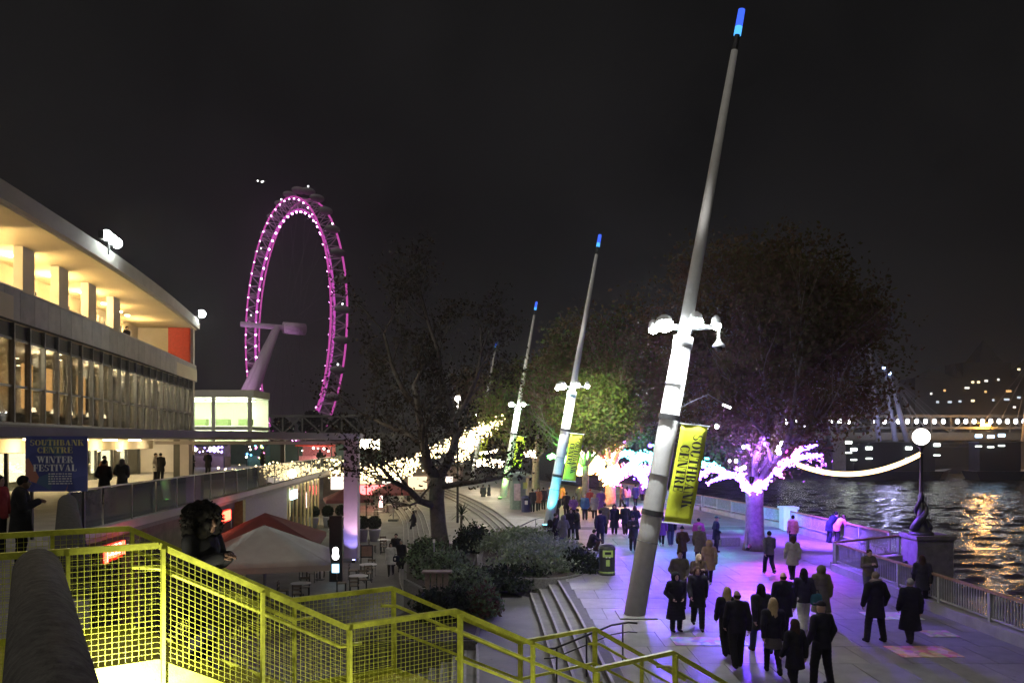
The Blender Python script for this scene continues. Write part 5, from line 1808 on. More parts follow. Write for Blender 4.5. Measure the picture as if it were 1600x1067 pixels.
fairy_net("mass of white fairy lights strung low over the terrace stalls", [((345, 738, 66), (430, 744, 66)), ((400, 732, 70), (520, 728, 68)), ((430, 744, 66), (512, 736, 66)), ((470, 736, 68), (540, 738, 64)), ((345, 738, 66), (540, 722, 66))], 480, 4.5, 0.075, 1)
fairy_net("mass of white fairy lights over the cafe plaza beyond the lilac pillar", [((556, 742, 72), (650, 728, 74)), ((562, 735, 70), (655, 722, 76)), ((570, 746, 70), (640, 738, 72))], 620, 5.5, 0.075, 2)
fairy_net("slope of white fairy lights rising through the trees towards the third mast", [((660, 712, 76), (720, 688, 80)), ((700, 700, 78), (760, 668, 82)), ((735, 684, 80), (785, 655, 84)), ((715, 715, 78), (740, 690, 80))], 650, 6.0, 0.09, 3)
for px, py, d, e in ((450, 736, 64, 120), (600, 736, 70, 260), (720, 695, 76, 260), (765, 722, 82, 260)):
    b = MB().ball(D(px, py, d), 0.12, 8, 6)
    t = b.build("festoon_bulb", emit("festoon_bulb", (1.0, 0.85, 0.55), 10.0))
    tag(t, {450: "single bright bulb hung over the terrace stalls", 600: "single bright bulb hung over the cafe plaza beyond the pillar", 720: "single bright bulb among the sloping fairy lights", 765: "single bright bulb below the sloping fairy lights"}[px], "bulb", "festoon bulbs")
    lamp("festoon_light", "POINT", D(px, py, d) - Vector((0, 0, 0.2)), e, (1.0, 0.82, 0.5), None, size=0.4)
# ------------------------------------------------------------------ planter beds and shrubs
soil = mat("soil", (0.035, 0.028, 0.02), 0.95, vary=0.4, scale=6, bump=0.6)


def planter(label, poly, z0, z1):
    cx = sum(p[0] for p in poly) / len(poly)
    cy_ = sum(p[1] for p in poly) / len(poly)
    t = thing("planter_bed", label, "planter", (cx, cy_, z0), "planter beds between the steps")
    MB().prism(poly, z0, z1).build("wall", darkconc, t)
    MB().prism([(cx + (x - cx) * 0.93, cy_ + (y - cy_) * 0.95) for x, y in poly], z1 - 0.02, z1 + 0.02).build("soil", soil, t)
    return t


planter("curved planter bed with dark wall breaking into the long steps beside the litter bin", smooth_path([(-1.3, 30.2), (0.6, 28.8), (2.3, 29.3), (3.2, 31.5), (3.2, 34.5), (2.9, 38.0), (1.6, 41.0), (-0.6, 40.5), (-1.5, 36.0), (-1.3, 30.2)], 3)[:-1], -0.7, 0.06)
planter("planter bed at the foot of the dark forked tree", smooth_path([(-4.3, 30.5), (-2.6, 27.4), (-1.0, 27.6), (-1.7, 32.0), (-1.7, 37.0), (-2.6, 41.0), (-4.6, 40.5), (-4.9, 35.5), (-4.3, 30.5)], 3)[:-1], -1.7, -0.25)
planter("low planter bed close under the yellow staircase", [(-4.6, 22.0), (-1.0, 22.0), (-0.9, 26.6), (-3.4, 26.8)], -1.7, -0.5)


def shrub(name, label, c, r, n_, mats_, seed, leaf=0.085, h=None):
    c = Vector(c)
    t = thing(name, label, "shrub", c, "shrubs in the planter beds")
    rg = np.random.RandomState(seed)
    b = MB()
    for k in range(9):
        a = rg.uniform(0, 2 * PI)
        q = c + Vector((math.cos(a) * r[0] * rg.uniform(.2, .8), math.sin(a) * r[1] * rg.uniform(.2, .8), r[2] * rg.uniform(.5, 1.4)))
        b.tube([c + Vector((0, 0, -0.2)), c.lerp(q, 0.5) + Vector((0, 0, 0.1)), q], [0.03, 0.02, 0.008], 5)
    b.build("stems", bark, t)
    m = 60
    u_ = rg.normal(size=(m, 3))
    u_[:, 2] = np.abs(u_[:, 2])
    u_ /= np.linalg.norm(u_, axis=1)[:, None]
    lump = rg.uniform(0.7, 1.12, size=(m, 1))
    cl = np.array(c) + u_ * lump * np.array(r) * 0.85
    pts = cl[rg.randint(0, m, n_)] + rg.normal(size=(n_, 3)) * np.array(r) * 0.17
    pts[:, 2] = np.maximum(pts[:, 2], c.z + 0.03)
    leaves(pts, leaf, seed, "foliage", mats_, t, kind="stuff")
    return t


silver = [leafmat("leaf_silver", (0.20, 0.24, 0.15)), leafmat("leaf_sage", (0.15, 0.20, 0.10)), leafmat("leaf_grey", (0.13, 0.16, 0.10))]
midg = [leafmat("leaf_mid", (0.10, 0.15, 0.07)), leafmat("leaf_dull", (0.045, 0.055, 0.03))]
blackg = [leafmat("leaf_night", (0.012, 0.018, 0.010)), leafmat("leaf_dark", (0.028, 0.042, 0.02))]
shrub("silver_shrub", "broad pale sage shrub spilling over the planter beside the litter bin", (1.3, 32.4, 0.0), (2.1, 2.6, 0.95), 13000, silver, 1)
shrub("silver_shrub", "sage shrub behind the broad pale one, towards the steps", (0.4, 37.0, 0.0), (2.0, 2.6, 0.85), 9000, silver, 2)
shrub("dark_shrub", "round dark shrub at the corner of the curved planter by the bin", (2.75, 30.9, 0.0), (0.75, 0.9, 0.8), 4500, blackg, 3)
shrub("dark_shrub", "dark shadowy shrub hanging over the near edge of the curved planter", (-0.1, 29.6, -0.35), (1.6, 1.1, 0.75), 7000, blackg, 4)
shrub("clipped_hedge", "dense dark clipped hedge between the forked tree and the sage shrubs", (-1.9, 38.6, -0.3), (1.0, 1.3, 1.15), 5500, blackg, 5)
shrub("green_shrub", "grey green shrub at the plaza side of the forked tree", (-3.75, 34.8, -0.3), (1.0, 1.5, 1.0), 6000, midg, 6)
shrub("green_shrub", "loose grey green shrub below the forked tree", (-2.8, 31.5, -0.3), (1.2, 1.6, 0.9), 5500, midg + silver[2:], 7)
shrub("green_shrub", "tufted shrub close behind the yellow landing rail", (-1.6, 28.6, -0.3), (1.0, 1.2, 0.75), 4500, silver[1:] + midg, 8)
shrub("dark_shrub", "dark shrub just above the far rail of the yellow stair", (-2.2, 25.0, -0.45), (0.95, 1.0, 0.85), 4500, blackg, 9)
shrub("green_shrub", "shaggy reddish shrub beside the foot of the upper steps", (-1.0, 25.6, -0.45), (0.6, 1.0, 0.8), 2800, [leafmat("leaf_russet", (0.09, 0.05, 0.035)), midg[0]], 10)
shrub("green_shrub", "small wispy shrub by the pair at the planter wall", (2.2, 40.2, 0.1), (0.5, 0.5, 0.6), 1400, midg, 11)
# spiky cabbage palm
cpm = thing("cabbage_palm", "spiky cabbage palm on a thin stem beside the dark forked tree", "palm", (-2.65, 40.0, -0.3), "shrubs in the planter beds")
MB().tube([(-2.65, 40, -0.4), (-2.66, 40, 0.5), (-2.63, 40, 1.35)], [0.09, 0.07, 0.06], 8).build("stem", bark, cpm)
rg = random.Random(4)
for k in range(60):
    a, el = rg.uniform(0, 2 * PI), rg.uniform(-0.6, 1.4)
    d = Vector((math.cos(a) * math.cos(el), math.sin(a) * math.cos(el), math.sin(el)))
    s_ = d.cross(Vector((0, 0, 1))).normalized() * 0.03
    o_ = Vector((-2.63, 40, 1.4))
    L = rg.uniform(0.6, 0.95)
    m_ = o_ + d * L * 0.5
    e_ = o_ + d * L - Vector((0, 0, 0.15))
    MB().add([o_ - s_ * 0.5, o_ + s_ * 0.5, m_ + s_, e_, m_ - s_], [(0, 1, 2, 4), (4, 2, 3)]).build("leaf", darkgr[k % 2], cpm)
t = thing("signpost", "slender pale signpost in the planter below the forked tree", "post", (-4.2, 33.0, -0.4))
MB().tube([(-3.35, 33, -0.4), (-3.35, 33, 1.0)], 0.03, 8).build("post", steel_g, t)
MB().box((-3.35, 32.97, 0.95), (0.1, 0.02, 0.14)).build("plate", whitewall, t)
t = thing("timber_box", "weathered timber box with slatted sides in the planter behind the yellow rail", "planter box", (-2.7, 27.6, -0.6))
wood = mat("weathered_wood", (0.22, 0.18, 0.14), 0.85, vary=0.3, scale=7)
for k in range(4):
    MB().box((-3.0 + 0.22 * k, 27.2, 0.0), (0.17, 0.04, 1.1)).build("plank", wood, t)
MB().box((-2.67, 27.35, 0.58), (1.05, 0.5, 0.06)).build("lid", wood, t)

# ------------------------------------------------------------------ litter bins, kiosk, stone seats
binm = mat("bin_black", (0.018, 0.022, 0.020), 0.35, vary=0.2, spec=0.6)
bing = mat("bin_green", (0.30, 0.42, 0.10), 0.5, vary=0.1)
t = thing("litter_bin", "black domed litter bin with lime green panels beside the planter", "litter bin", (3.72, 30.1, 0))
x, y = 3.72, 30.1
MB().lathe((x, y, 0), [(0.33, 0), (0.34, 0.06), (0.32, 0.08), (0.32, 0.98), (0.35, 1.0), (0.35, 1.04), (0.31, 1.12), (0.20, 1.19), (0.05, 1.22)], 12).build("body", binm, t, False)
MB().box((x, y - 0.325, 0.86), (0.40, 0.03, 0.26)).build("opening_panel", bing, t)
MB().box((x, y - 0.345, 0.88), (0.24, 0.02, 0.10)).build("opening", blackp, t)
MB().box((x, y - 0.322, 0.50), (0.14, 0.02, 0.24)).build("label_plate", bing, t)
MB().lathe((x, y, 0.10), [(0.335, 0), (0.335, 0.05)], 12).build("band", bing, t)
for k, s_ in enumerate((-1, 1)):
    MB().box((x + 0.06 * s_, y - 0.358, 0.72), (0.06, 0.01, 0.03)).build("emblem", whitewall, t)
t = thing("litter_bin", "dark blue litter bin standing by the little domed kiosk", "litter bin", (1.05, 57.0, 0))
MB().lathe((1.05, 57.0, 0), [(0.36, 0), (0.36, 1.0), (0.39, 1.02), (0.33, 1.15), (0.1, 1.22)], 12).build("body", mat("bin_blue", (0.03, 0.035, 0.10), 0.4, vary=0.2), t)
MB().box((1.05, 56.63, 0.72), (0.22, 0.03, 0.28)).build("label_plate", whitewall, t)
MB().box((1.05, 56.65, 0.96), (0.3, 0.03, 0.12)).build("opening", blackp, t)
ks = thing("round_kiosk", "little round kiosk with a shallow green dome beside the third mast", "kiosk", (0.55, 59.5, 0))
kg = mat("kiosk_green", (0.14, 0.20, 0.18), 0.6, vary=0.2)
MB().lathe((0.55, 59.5, 0), [(0.72, 0), (0.72, 2.45)], 8).build("drum", kg, ks)
MB().lathe((0.55, 59.5, 2.45), [(1.0, 0), (1.02, 0.10), (0.85, 0.22), (0.5, 0.36), (0.1, 0.44)], 16).build("dome", kg, ks, True)
MB().box((0.4, 58.80, 1.35), (0.5, 0.06, 1.3)).build("poster_panel", mat("kiosk_poster", (0.45, 0.36, 0.38), 0.6, vary=0.3, scale=4), ks)
MB().box((1.0, 58.86, 1.85), (0.35, 0.06, 0.5), 0.5).build("notice", bing, ks)
gran = mat("granite", (0.26, 0.25, 0.25), 0.6, vary=0.25, scale=20)
for p, s_, lb in ((G(1139, 852), (0.95, 0.55, 0.45), "small granite seat block glowing violet by the river railing"), (G(1088, 848), (1.5, 0.5, 0.45), "granite bench under the person in the magenta jacket")):
    o = MB().box((0, 0, s_[2] / 2), s_).build("granite_bench", gran)
    o.location = (p.x, p.y, 0.0)
    bv = o.modifiers.new("bevel", "BEVEL")
    bv.width = 0.03
    bv.segments = 2
    tag(o, lb, "stone seat", "granite seats")

# ------------------------------------------------------------------ cafe plaza
def parasol(label, c, half, z_e, z_a, rz, m, rise=0.0):
    t = thing("cafe_parasol", label, "parasol", (c[0], c[1], -1.6), "cafe parasols")
    MB().tube([(c[0], c[1], -1.6), (c[0], c[1], z_a)], 0.05, 8).build("pole", steel_g, t)
    MB().box((c[0], c[1], -1.52), (0.8, 0.8, 0.16)).build("base", darkconc, t)
    ca, sa = math.cos(rz), math.sin(rz)
    co = [(c[0] + dx * half * ca - dy * half * sa, c[1] + dx * half * sa + dy * half * ca) for dx, dy in ((-1, -1), (1, -1), (1, 1), (-1, 1))]
    ap = (c[0], c[1], z_a)
    for k in range(4):
        a_, b_ = co[k], co[(k + 1) % 4]
        mb_ = MB()
        n_ = 6
        vs, fs = [], []
        for i in range(n_ + 1):
            t_ = i / n_
            for j in range(n_ + 1):
                u_ = j / n_
                ex, ey = a_[0] + (b_[0] - a_[0]) * u_, a_[1] + (b_[1] - a_[1]) * u_
                z = z_a + (z_e - z_a) * t_ - 0.16 * math.sin(PI * t_) * math.sin(PI * u_) * t_
                vs.append((ap[0] + (ex - ap[0]) * t_, ap[1] + (ey - ap[1]) * t_, z))
        for i in range(n_):
            for j in range(n_):
                q = i * (n_ + 1) + j
                fs.append((q, q + n_ + 1, q + n_ + 2, q + 1))
        mb_.add(vs, fs)
        pn = mb_.build("canopy_panel", m, t, True)
        s_ = pn.modifiers.new("thickness", "SOLIDIFY")
        s_.thickness = 0.01
        MB().beam((a_[0], a_[1], z_e - 0.10), (b_[0], b_[1], z_e - 0.10), 0.012, 0.20).build("valance", m, t)
    return t


canvas_w = mat("canvas_grey", (0.34, 0.32, 0.29), 0.85, vary=0.12, scale=1.5)
canvas_r = mat("canvas_red", (0.17, 0.045, 0.04), 0.85, vary=0.15, scale=1.5)
parasol("large pale grey square parasol on the cafe plaza below the yellow stair", (-9.1, 28.2), 2.35, 0.95, 2.15, 0.25, canvas_w)
parasol("large dull red square parasol behind the pale grey one", (-10.8, 33.6), 2.4, 0.95, 2.1, 0.15, canvas_r)
parasol("dark red parasol by the bright shop entrance", (-12.4, 58.0), 1.7, 0.9, 1.8, 0.3, canvas_r)
parasol("red parasol beyond the lilac pillar among the far cafe lights", (-10.2, 66.0), 1.8, 0.9, 1.8, 0.2, canvas_r)
pot_m = mat("white_pot", (0.60, 0.60, 0.62), 0.5, vary=0.06)
pots = [((523, 845), "topiary ball in a white pot left of the lilac pillar"), ((543, 845), "topiary ball in a white pot partly behind the lilac pillar"), ((566, 845), "topiary ball in a white pot just past the lilac pillar"), ((585, 845), "topiary ball in a white pot farthest from the pillar on the plaza side"),
        ((490, 824), "small topiary ball in a pot nearest the bright shop entrance"), ((512, 823), "small topiary ball in a pot, middle one before the shop entrance"), ((533, 822), "small topiary ball in a pot nearest the pillar before the shop entrance")]
for k, ((px, py), lb) in enumerate(pots):
    p = G(px, py, -1.6)
    t = thing("potted_topiary", lb, "potted plant", p, "clipped topiary pots")
    MB().lathe(p, [(0.30, 0), (0.40, 0.75), (0.44, 0.76), (0.44, 0.84), (0.36, 0.84)], 14).build("pot", pot_m, t, True)
    MB().tube([p + Vector((0, 0, 0.8)), p + Vector((0, 0, 1.1))], 0.04, 6).build("stem", bark, t)
    r_ = np.random.RandomState(k)
    u_ = r_.normal(size=(1500, 3))
    u_ /= np.linalg.norm(u_, axis=1)[:, None]
    leaves(np.array(p) + np.array((0, 0, 1.25)) + u_ * 0.45 * r_.uniform(0.85, 1.05, size=(1500, 1)), 0.06, k, "foliage", darkgr, t, kind="stuff")
    MB().ball(p + Vector((0, 0, 1.25)), 0.42, 12, 8).build("crown_core", darkgr[0], t, True)
# totem sign
p = G(525, 908, -1.6)
t = thing("totem_sign", "slim dark totem with glowing white figure and blue panel on the plaza", "sign", p)
MB().box((p.x, p.y, 0.0), (0.62, 0.18, 3.2)).build("slab", steel_d, t)
wg = emit("totem_white", (1, 1, 1), 5.0)
zt_ = EYE - (864 - 690) / FPX * p.y
MB().ball((p.x, p.y - 0.1, zt_ + 0.15), 0.15, 12, 8, (1, 0.2, 1.1)).build("glowing_figure", wg, t, True)
MB().ball((p.x, p.y - 0.1, zt_ - 0.13), 0.17, 12, 8, (1, 0.2, 1.1)).build("glowing_figure", wg, t, True)
MB().box((p.x, p.y - 0.1, EYE - (887 - 690) / FPX * p.y), (0.34, 0.03, 0.42)).build("blue_panel", emit("totem_blue", (0.35, 0.75, 1.0), 2.2), t)


def cafe_chair():
    t = thing("cafe_chair", "x", "chair", (0, 0, 0), "chairs on the cafe plaza")
    MB().box((0, 0, 0.45), (0.42, 0.42, 0.04)).build("seat", wood, t, local=True)
    b_ = MB().box((0, 0.2, 0.80), (0.40, 0.03, 0.10))
    b_.box((0, 0.2, 0.64), (0.40, 0.03, 0.08))
    b_.build("backrest", wood, t, local=True)
    for dx in (-0.18, 0.18):
        for dy, h in ((-0.18, 0.44), (0.2, 0.86)):
            MB().tube([(dx, dy, 0), (dx, dy, h)], 0.018, 6).build("leg", steel_d, t, local=True)
    return t


def cafe_table():
    t = thing("cafe_table", "x", "table", (0, 0, 0), "tables on the cafe plaza")
    MB().lathe((0, 0, 0.72), [(0.42, 0), (0.44, 0.02), (0.42, 0.04)], 18).build("tabletop", pot_m, t, local=True)
    MB().tube([(0, 0, 0), (0, 0, 0.72)], 0.035, 8).build("pedestal", steel_d, t, local=True)
    MB().lathe((0, 0, 0), [(0.26, 0), (0.24, 0.03), (0.04, 0.05)], 14).build("foot", steel_d, t, local=True)
    return t


tab0, ch0 = cafe_table(), cafe_chair()
spots = [((575, 905), "beside the totem sign and the passing couple"), ((560, 925), "close behind the yellow landing rail"), ((470, 938), "under the edge of the pale parasol"), ((600, 862), "between the lilac pillar and the white coated woman"), ((500, 905), "between the pale parasol and the totem"), ((590, 812), "among the far cafe lights"), ((605, 800), "far off by the red parasol")]
rs = random.Random(6)
first = True
for (px, py), wh in spots:
    p = G(px, py, -1.6)
    o = tab0 if first else copy_tree(tab0)
    o.location = p
    o["label"] = "small round white cafe table " + wh
    for k in range(3):
        a = (-1.6, 1.6, 3.4)[k] + rs.uniform(-0.3, 0.3)
        c_ = ch0 if (first and k == 0) else copy_tree(ch0)
        c_.location = p + Vector((math.cos(a) * 0.75, math.sin(a) * 0.75, 0))
        c_.rotation_euler = (0, 0, a - PI / 2 + rs.uniform(-.3, .3))
        c_["label"] = ("near side cafe chair of the table ", "far side cafe chair of the table ", "third cafe chair of the table ")[k] + wh
    first = False
t = thing("menu_frame", "framed menu board standing by the cafe tables near the pillar", "board", G(573, 892, -1.6))
p = G(573, 892, -1.6)
MB().box((p.x, p.y, -0.85), (0.62, 0.06, 0.06)).build("bottom_rail", steel_d, t)
MB().box((p.x, p.y, -0.25), (0.62, 0.06, 0.06)).build("top_rail", steel_d, t)
for s_ in (-1, 1):
    MB().box((p.x + 0.30 * s_, p.y, -0.9), (0.05, 0.06, 1.35)).build("leg", steel_d, t)
MB().box((p.x, p.y, -0.55), (0.56, 0.03, 0.54)).build("panel", mat("menu_tan", (0.38, 0.25, 0.20), 0.7), t)
# far cafe: red and warm bar fronts
for (px, py, d, w_, h_, c_, e_, nm, lb) in ((580, 765, 82, 3.0, 1.0, (1.0, 0.12, 0.12), 4.0, "bar_sign", "red lit bar sign beyond the lilac pillar"), (595, 780, 80, 0.35, 1.6, (1.0, 0.55, 0.5), 6.0, "light_column", "thin upright pinkish light column among the far cafe tables"), (572, 694, 70, 2.4, 0.9, (1.0, 0.86, 0.6), 14.0, "heater_lamp", "blazing white lamp box beside the top of the lilac pillar")):
    p = D(px, py, d)
    t = thing(nm, lb, "light", (p.x, p.y, -1.6))
    MB().box((p.x, p.y + 0.1, p.z), (w_ + 0.2, 0.1, h_ + 0.2)).build("backing", steel_d, t)
    MB().box((p.x, p.y, p.z), (w_, 0.06, h_)).build("face", emit("glow_" + nm, c_, e_), t)
    MB().tube([(p.x, p.y + 0.12, -1.6), (p.x, p.y + 0.12, p.z)], 0.06, 8).build("post", steel_d, t)
bar = thing("cafe_pavilion", "low dark cafe pavilion with lit counters beyond the pillar", "building", (-13, 88, -1.6))
MB().box((-14, 92, 0.4), (16, 5, 4.0)).build("wall", brownwall, bar)
MB().box((-14, 91, 2.5), (17, 7.5, 0.25)).build("roof", steel_d, bar)
for k in range(5):
    MB().box((-20 + 3.0 * k, 89.45, 0.4), (2.2, 0.08, 1.5)).build("window", emit("cafe_window_%d" % (k % 2), (1.0, 0.7, 0.4) if k % 2 else (1.0, 0.85, 0.7), 1.2), bar)

# ------------------------------------------------------------------ terrace stalls beyond the hall
def stall(label, px, d, w_, roofm, bulbs, wall):
    x_ = (px - 800) / FPX * d
    t = thing("market_stall", label, "market stall", (x_, d, 2.8), "stalls on the terrace")
    MB().box((x_, d + 0.8, 3.3), (w_, 1.4, 1.0)).build("counter", wall, t)
    MB().box((x_, d + 1.6, 4.0), (w_, 0.1, 2.4)).build("back_wall", wall, t)
    for s_ in (-1, 1):
        MB().box((x_ + s_ * w_ / 2, d, 3.95), (0.1, 0.1, 2.3)).build("post", steel_d, t)
    b_ = MB()
    b_.add([(x_ - w_ / 2 - .2, d - .4, 4.75), (x_ + w_ / 2 + .2, d - .4, 4.75), (x_ + w_ / 2 + .2, d + 1.8, 5.1), (x_ - w_ / 2 - .2, d + 1.8, 5.1), (x_ - w_ / 2 - .2, d - .4, 4.85), (x_ + w_ / 2 + .2, d - .4, 4.85), (x_ + w_ / 2 + .2, d + 1.8, 5.2), (x_ - w_ / 2 - .2, d + 1.8, 5.2)],
           [(3, 2, 1, 0), (4, 5, 6, 7), (0, 1, 5, 4), (1, 2, 6, 5), (2, 3, 7, 6), (3, 0, 4, 7)])
    b_.build("roof", roofm, t)
    rg_ = random.Random(px)
    for k in range(bulbs[0]):
        p_ = (x_ + rg_.uniform(-w_ / 2, w_ / 2), d - 0.45, rg_.uniform(bulbs[1], bulbs[2]))
        MB().octa(p_, rg_.uniform(0.06, 0.13)).build("bulb", bulbs[3][k % len(bulbs[3])], t)
    return t


violet_b = emit("stall_violet", (0.35, 0.25, 1.0), 7.0)
white_b = emit("stall_white", (1.0, 0.9, 0.75), 9.0)
stall("stall hung with violet fairy lights behind the dark terrace post", 322, 72, 3.4, steel_d, (46, 4.2, 4.7, [violet_b, violet_b, white_b]), brownwall)
stall("stall with blue, pink and yellow lamps on the terrace", 400, 76, 1.8, steel_d, (16, 3.6, 4.8, [emit("stall_blue", (0.1, 0.5, 1.0), 6.0), emit("stall_pink", (1.0, 0.2, 0.5), 5.0), emit("stall_lime", (0.8, 1.0, 0.1), 5.0), white_b]), mat("teal_wall", (0.06, 0.16, 0.15), 0.7))
stall("red painted stall with a pink board near the lilac pillar", 492, 74, 3.2, red_paint, (5, 4.3, 4.6, [white_b]), mat("pink_board", (0.55, 0.22, 0.25), 0.7))
lamp("stall_light", "POINT", (-26.5, 70.5, 4.4), 60, (0.6, 0.45, 1.0), None, size=0.3)
lamp("stall_light", "POINT", (-18.5, 72.5, 4.4), 90, (1.0, 0.6, 0.5), None, size=0.3)
t = thing("terrace_screen_wall", "dark teal screen wall behind the terrace stalls", "wall", (-26, 82, 2.8))
MB().box((-27, 82, 4.0), (26, 0.3, 2.4)).build("panel", mat("teal_screen", (0.09, 0.14, 0.13), 0.8, vary=0.3, scale=0.4), t)
# globe lamp on a post beyond the dark tree
p = D(715, 623, 55)
t = thing("globe_lamp_post", "tall lamp post with one round white globe beyond the dark forked tree", "street lamp", (p.x, p.y, -0.6))
MB().tube([(p.x, p.y, -0.6), (p.x, p.y, p.z - 0.15)], [0.09, 0.06], 10).build("post", steel_d, t)
MB().ball(p, 0.22, 14, 10).build("globe", gl, t, True)
lamp("globe_light", "POINT", p - Vector((0, 0.0, 0.4)), 900, (1.0, 0.92, 0.78), t, size=0.25)
# ------------------------------------------------------------------ people
def surface_nets(f, org, h):
    s = f < 0
    nx, ny, nz_ = f.shape
    c = np.zeros((nx - 1, ny - 1, nz_ - 1), int)
    for i in (0, 1):
        for j in (0, 1):
            for k in (0, 1):
                c += s[i:nx - 1 + i, j:ny - 1 + j, k:nz_ - 1 + k]
    mask = (c > 0) & (c < 8)
    idx = np.full(mask.shape, -1, int)
    ii = np.argwhere(mask)
    idx[mask] = np.arange(len(ii))
    acc = np.zeros((len(ii), 3))
    cnt = np.zeros(len(ii))
    I, J, Kk = ii[:, 0], ii[:, 1], ii[:, 2]
    for ax in range(3):
        for a in (0, 1):
            for b_ in (0, 1):
                o0 = [0, 0, 0]
                others = [q for q in range(3) if q != ax]
                o0[others[0]], o0[others[1]] = a, b_
                o1 = list(o0)
                o1[ax] = 1
                f0 = f[I + o0[0], J + o0[1], Kk + o0[2]]
                f1 = f[I + o1[0], J + o1[1], Kk + o1[2]]
                cr_ = (f0 < 0) != (f1 < 0)
                t = np.where(cr_, f0 / np.where(cr_, f0 - f1, 1), 0)
                p = np.tile(np.array(o0, float), (len(ii), 1))
                p[:, ax] = t
                acc[cr_] += p[cr_]
                cnt[cr_] += 1
    v = (ii + acc / np.maximum(cnt, 1)[:, None]) * h + np.array(org)
    faces = []
    for ax in range(3):
        sl0 = [slice(1, -1)] * 3
        sl0[ax] = slice(0, -1)
        sl1 = [slice(1, -1)] * 3
        sl1[ax] = slice(1, None)
        a, b_ = s[tuple(sl0)], s[tuple(sl1)]
        e = np.argwhere(a != b_)
        if len(e) == 0:
            continue
        inside = a[tuple(e.T)]
        o = np.ones(3, int)
        o[ax] = 0
        base = e + o
        q1, q2 = [(ax + 1) % 3, (ax + 2) % 3]
        d1 = np.zeros(3, int)
        d1[q1] = 1
        d2 = np.zeros(3, int)
        d2[q2] = 1
        A_ = idx[tuple((base - d1 - d2).T)]
        B_ = idx[tuple((base - d2).T)]
        C_ = idx[tuple(base.T)]
        D_ = idx[tuple((base - d1).T)]
        quad = np.stack([A_, B_, C_, D_], 1)
        quad[~inside] = quad[~inside][:, ::-1]
        faces.append(quad)
    return v, np.vstack(faces)


class Field:
    def __init__(self, lo, hi, h):
        self.lo, self.h = np.array(lo, float), h
        n_ = np.ceil((np.array(hi) - np.array(lo)) / h).astype(int) + 1
        g = [self.lo[k] + np.arange(n_[k]) * h for k in range(3)]
        self.X, self.Y, self.Z = np.meshgrid(*g, indexing="ij")
        self.f = np.full(self.X.shape, 9.0)

    def _join(self, d, k):
        if k <= 0:
            self.f = np.minimum(self.f, d)
        else:
            hh = np.clip(0.5 + 0.5 * (self.f - d) / k, 0, 1)
            self.f = self.f * (1 - hh) + d * hh - k * hh * (1 - hh)

    def cone(self, a, b_, ra, rb, k=0.02, sy=1.0):
        """tapered capsule; sy < 1 flattens it front to back"""
        a, b_ = np.array(a, float), np.array(b_, float)
        ab = b_ - a
        ab2 = ab.copy()
        ab2[1] /= sy
        px_, py_, pz_ = self.X - a[0], (self.Y - a[1]) / sy, self.Z - a[2]
        t = np.clip((px_ * ab2[0] + py_ * ab2[1] + pz_ * ab2[2]) / max((ab2 ** 2).sum(), 1e-9), 0, 1)
        d = np.sqrt((px_ - t * ab2[0]) ** 2 + (py_ - t * ab2[1]) ** 2 + (pz_ - t * ab2[2]) ** 2) - (ra + (rb - ra) * t)
        self._join(d * (0.5 + 0.5 * sy), k)

    def ell(self, c, r, k=0.02, rot=0.0):
        q = np.sqrt(((self.X - c[0]) / r[0]) ** 2 + ((self.Y - c[1]) / r[1]) ** 2 + ((self.Z - c[2]) / r[2]) ** 2)
        self._join((q - 1) * min(r), k)

    def cut_below(self, z):
        self.f = np.maximum(self.f, z - self.Z)

    def cut_above(self, z):
        self.f = np.maximum(self.f, self.Z - z)

    def mesh(self):
        self.f[[0, -1]] = 9
        self.f[:, [0, -1]] = 9
        self.f[:, :, [0, -1]] = 9
        return surface_nets(self.f, self.lo, self.h)


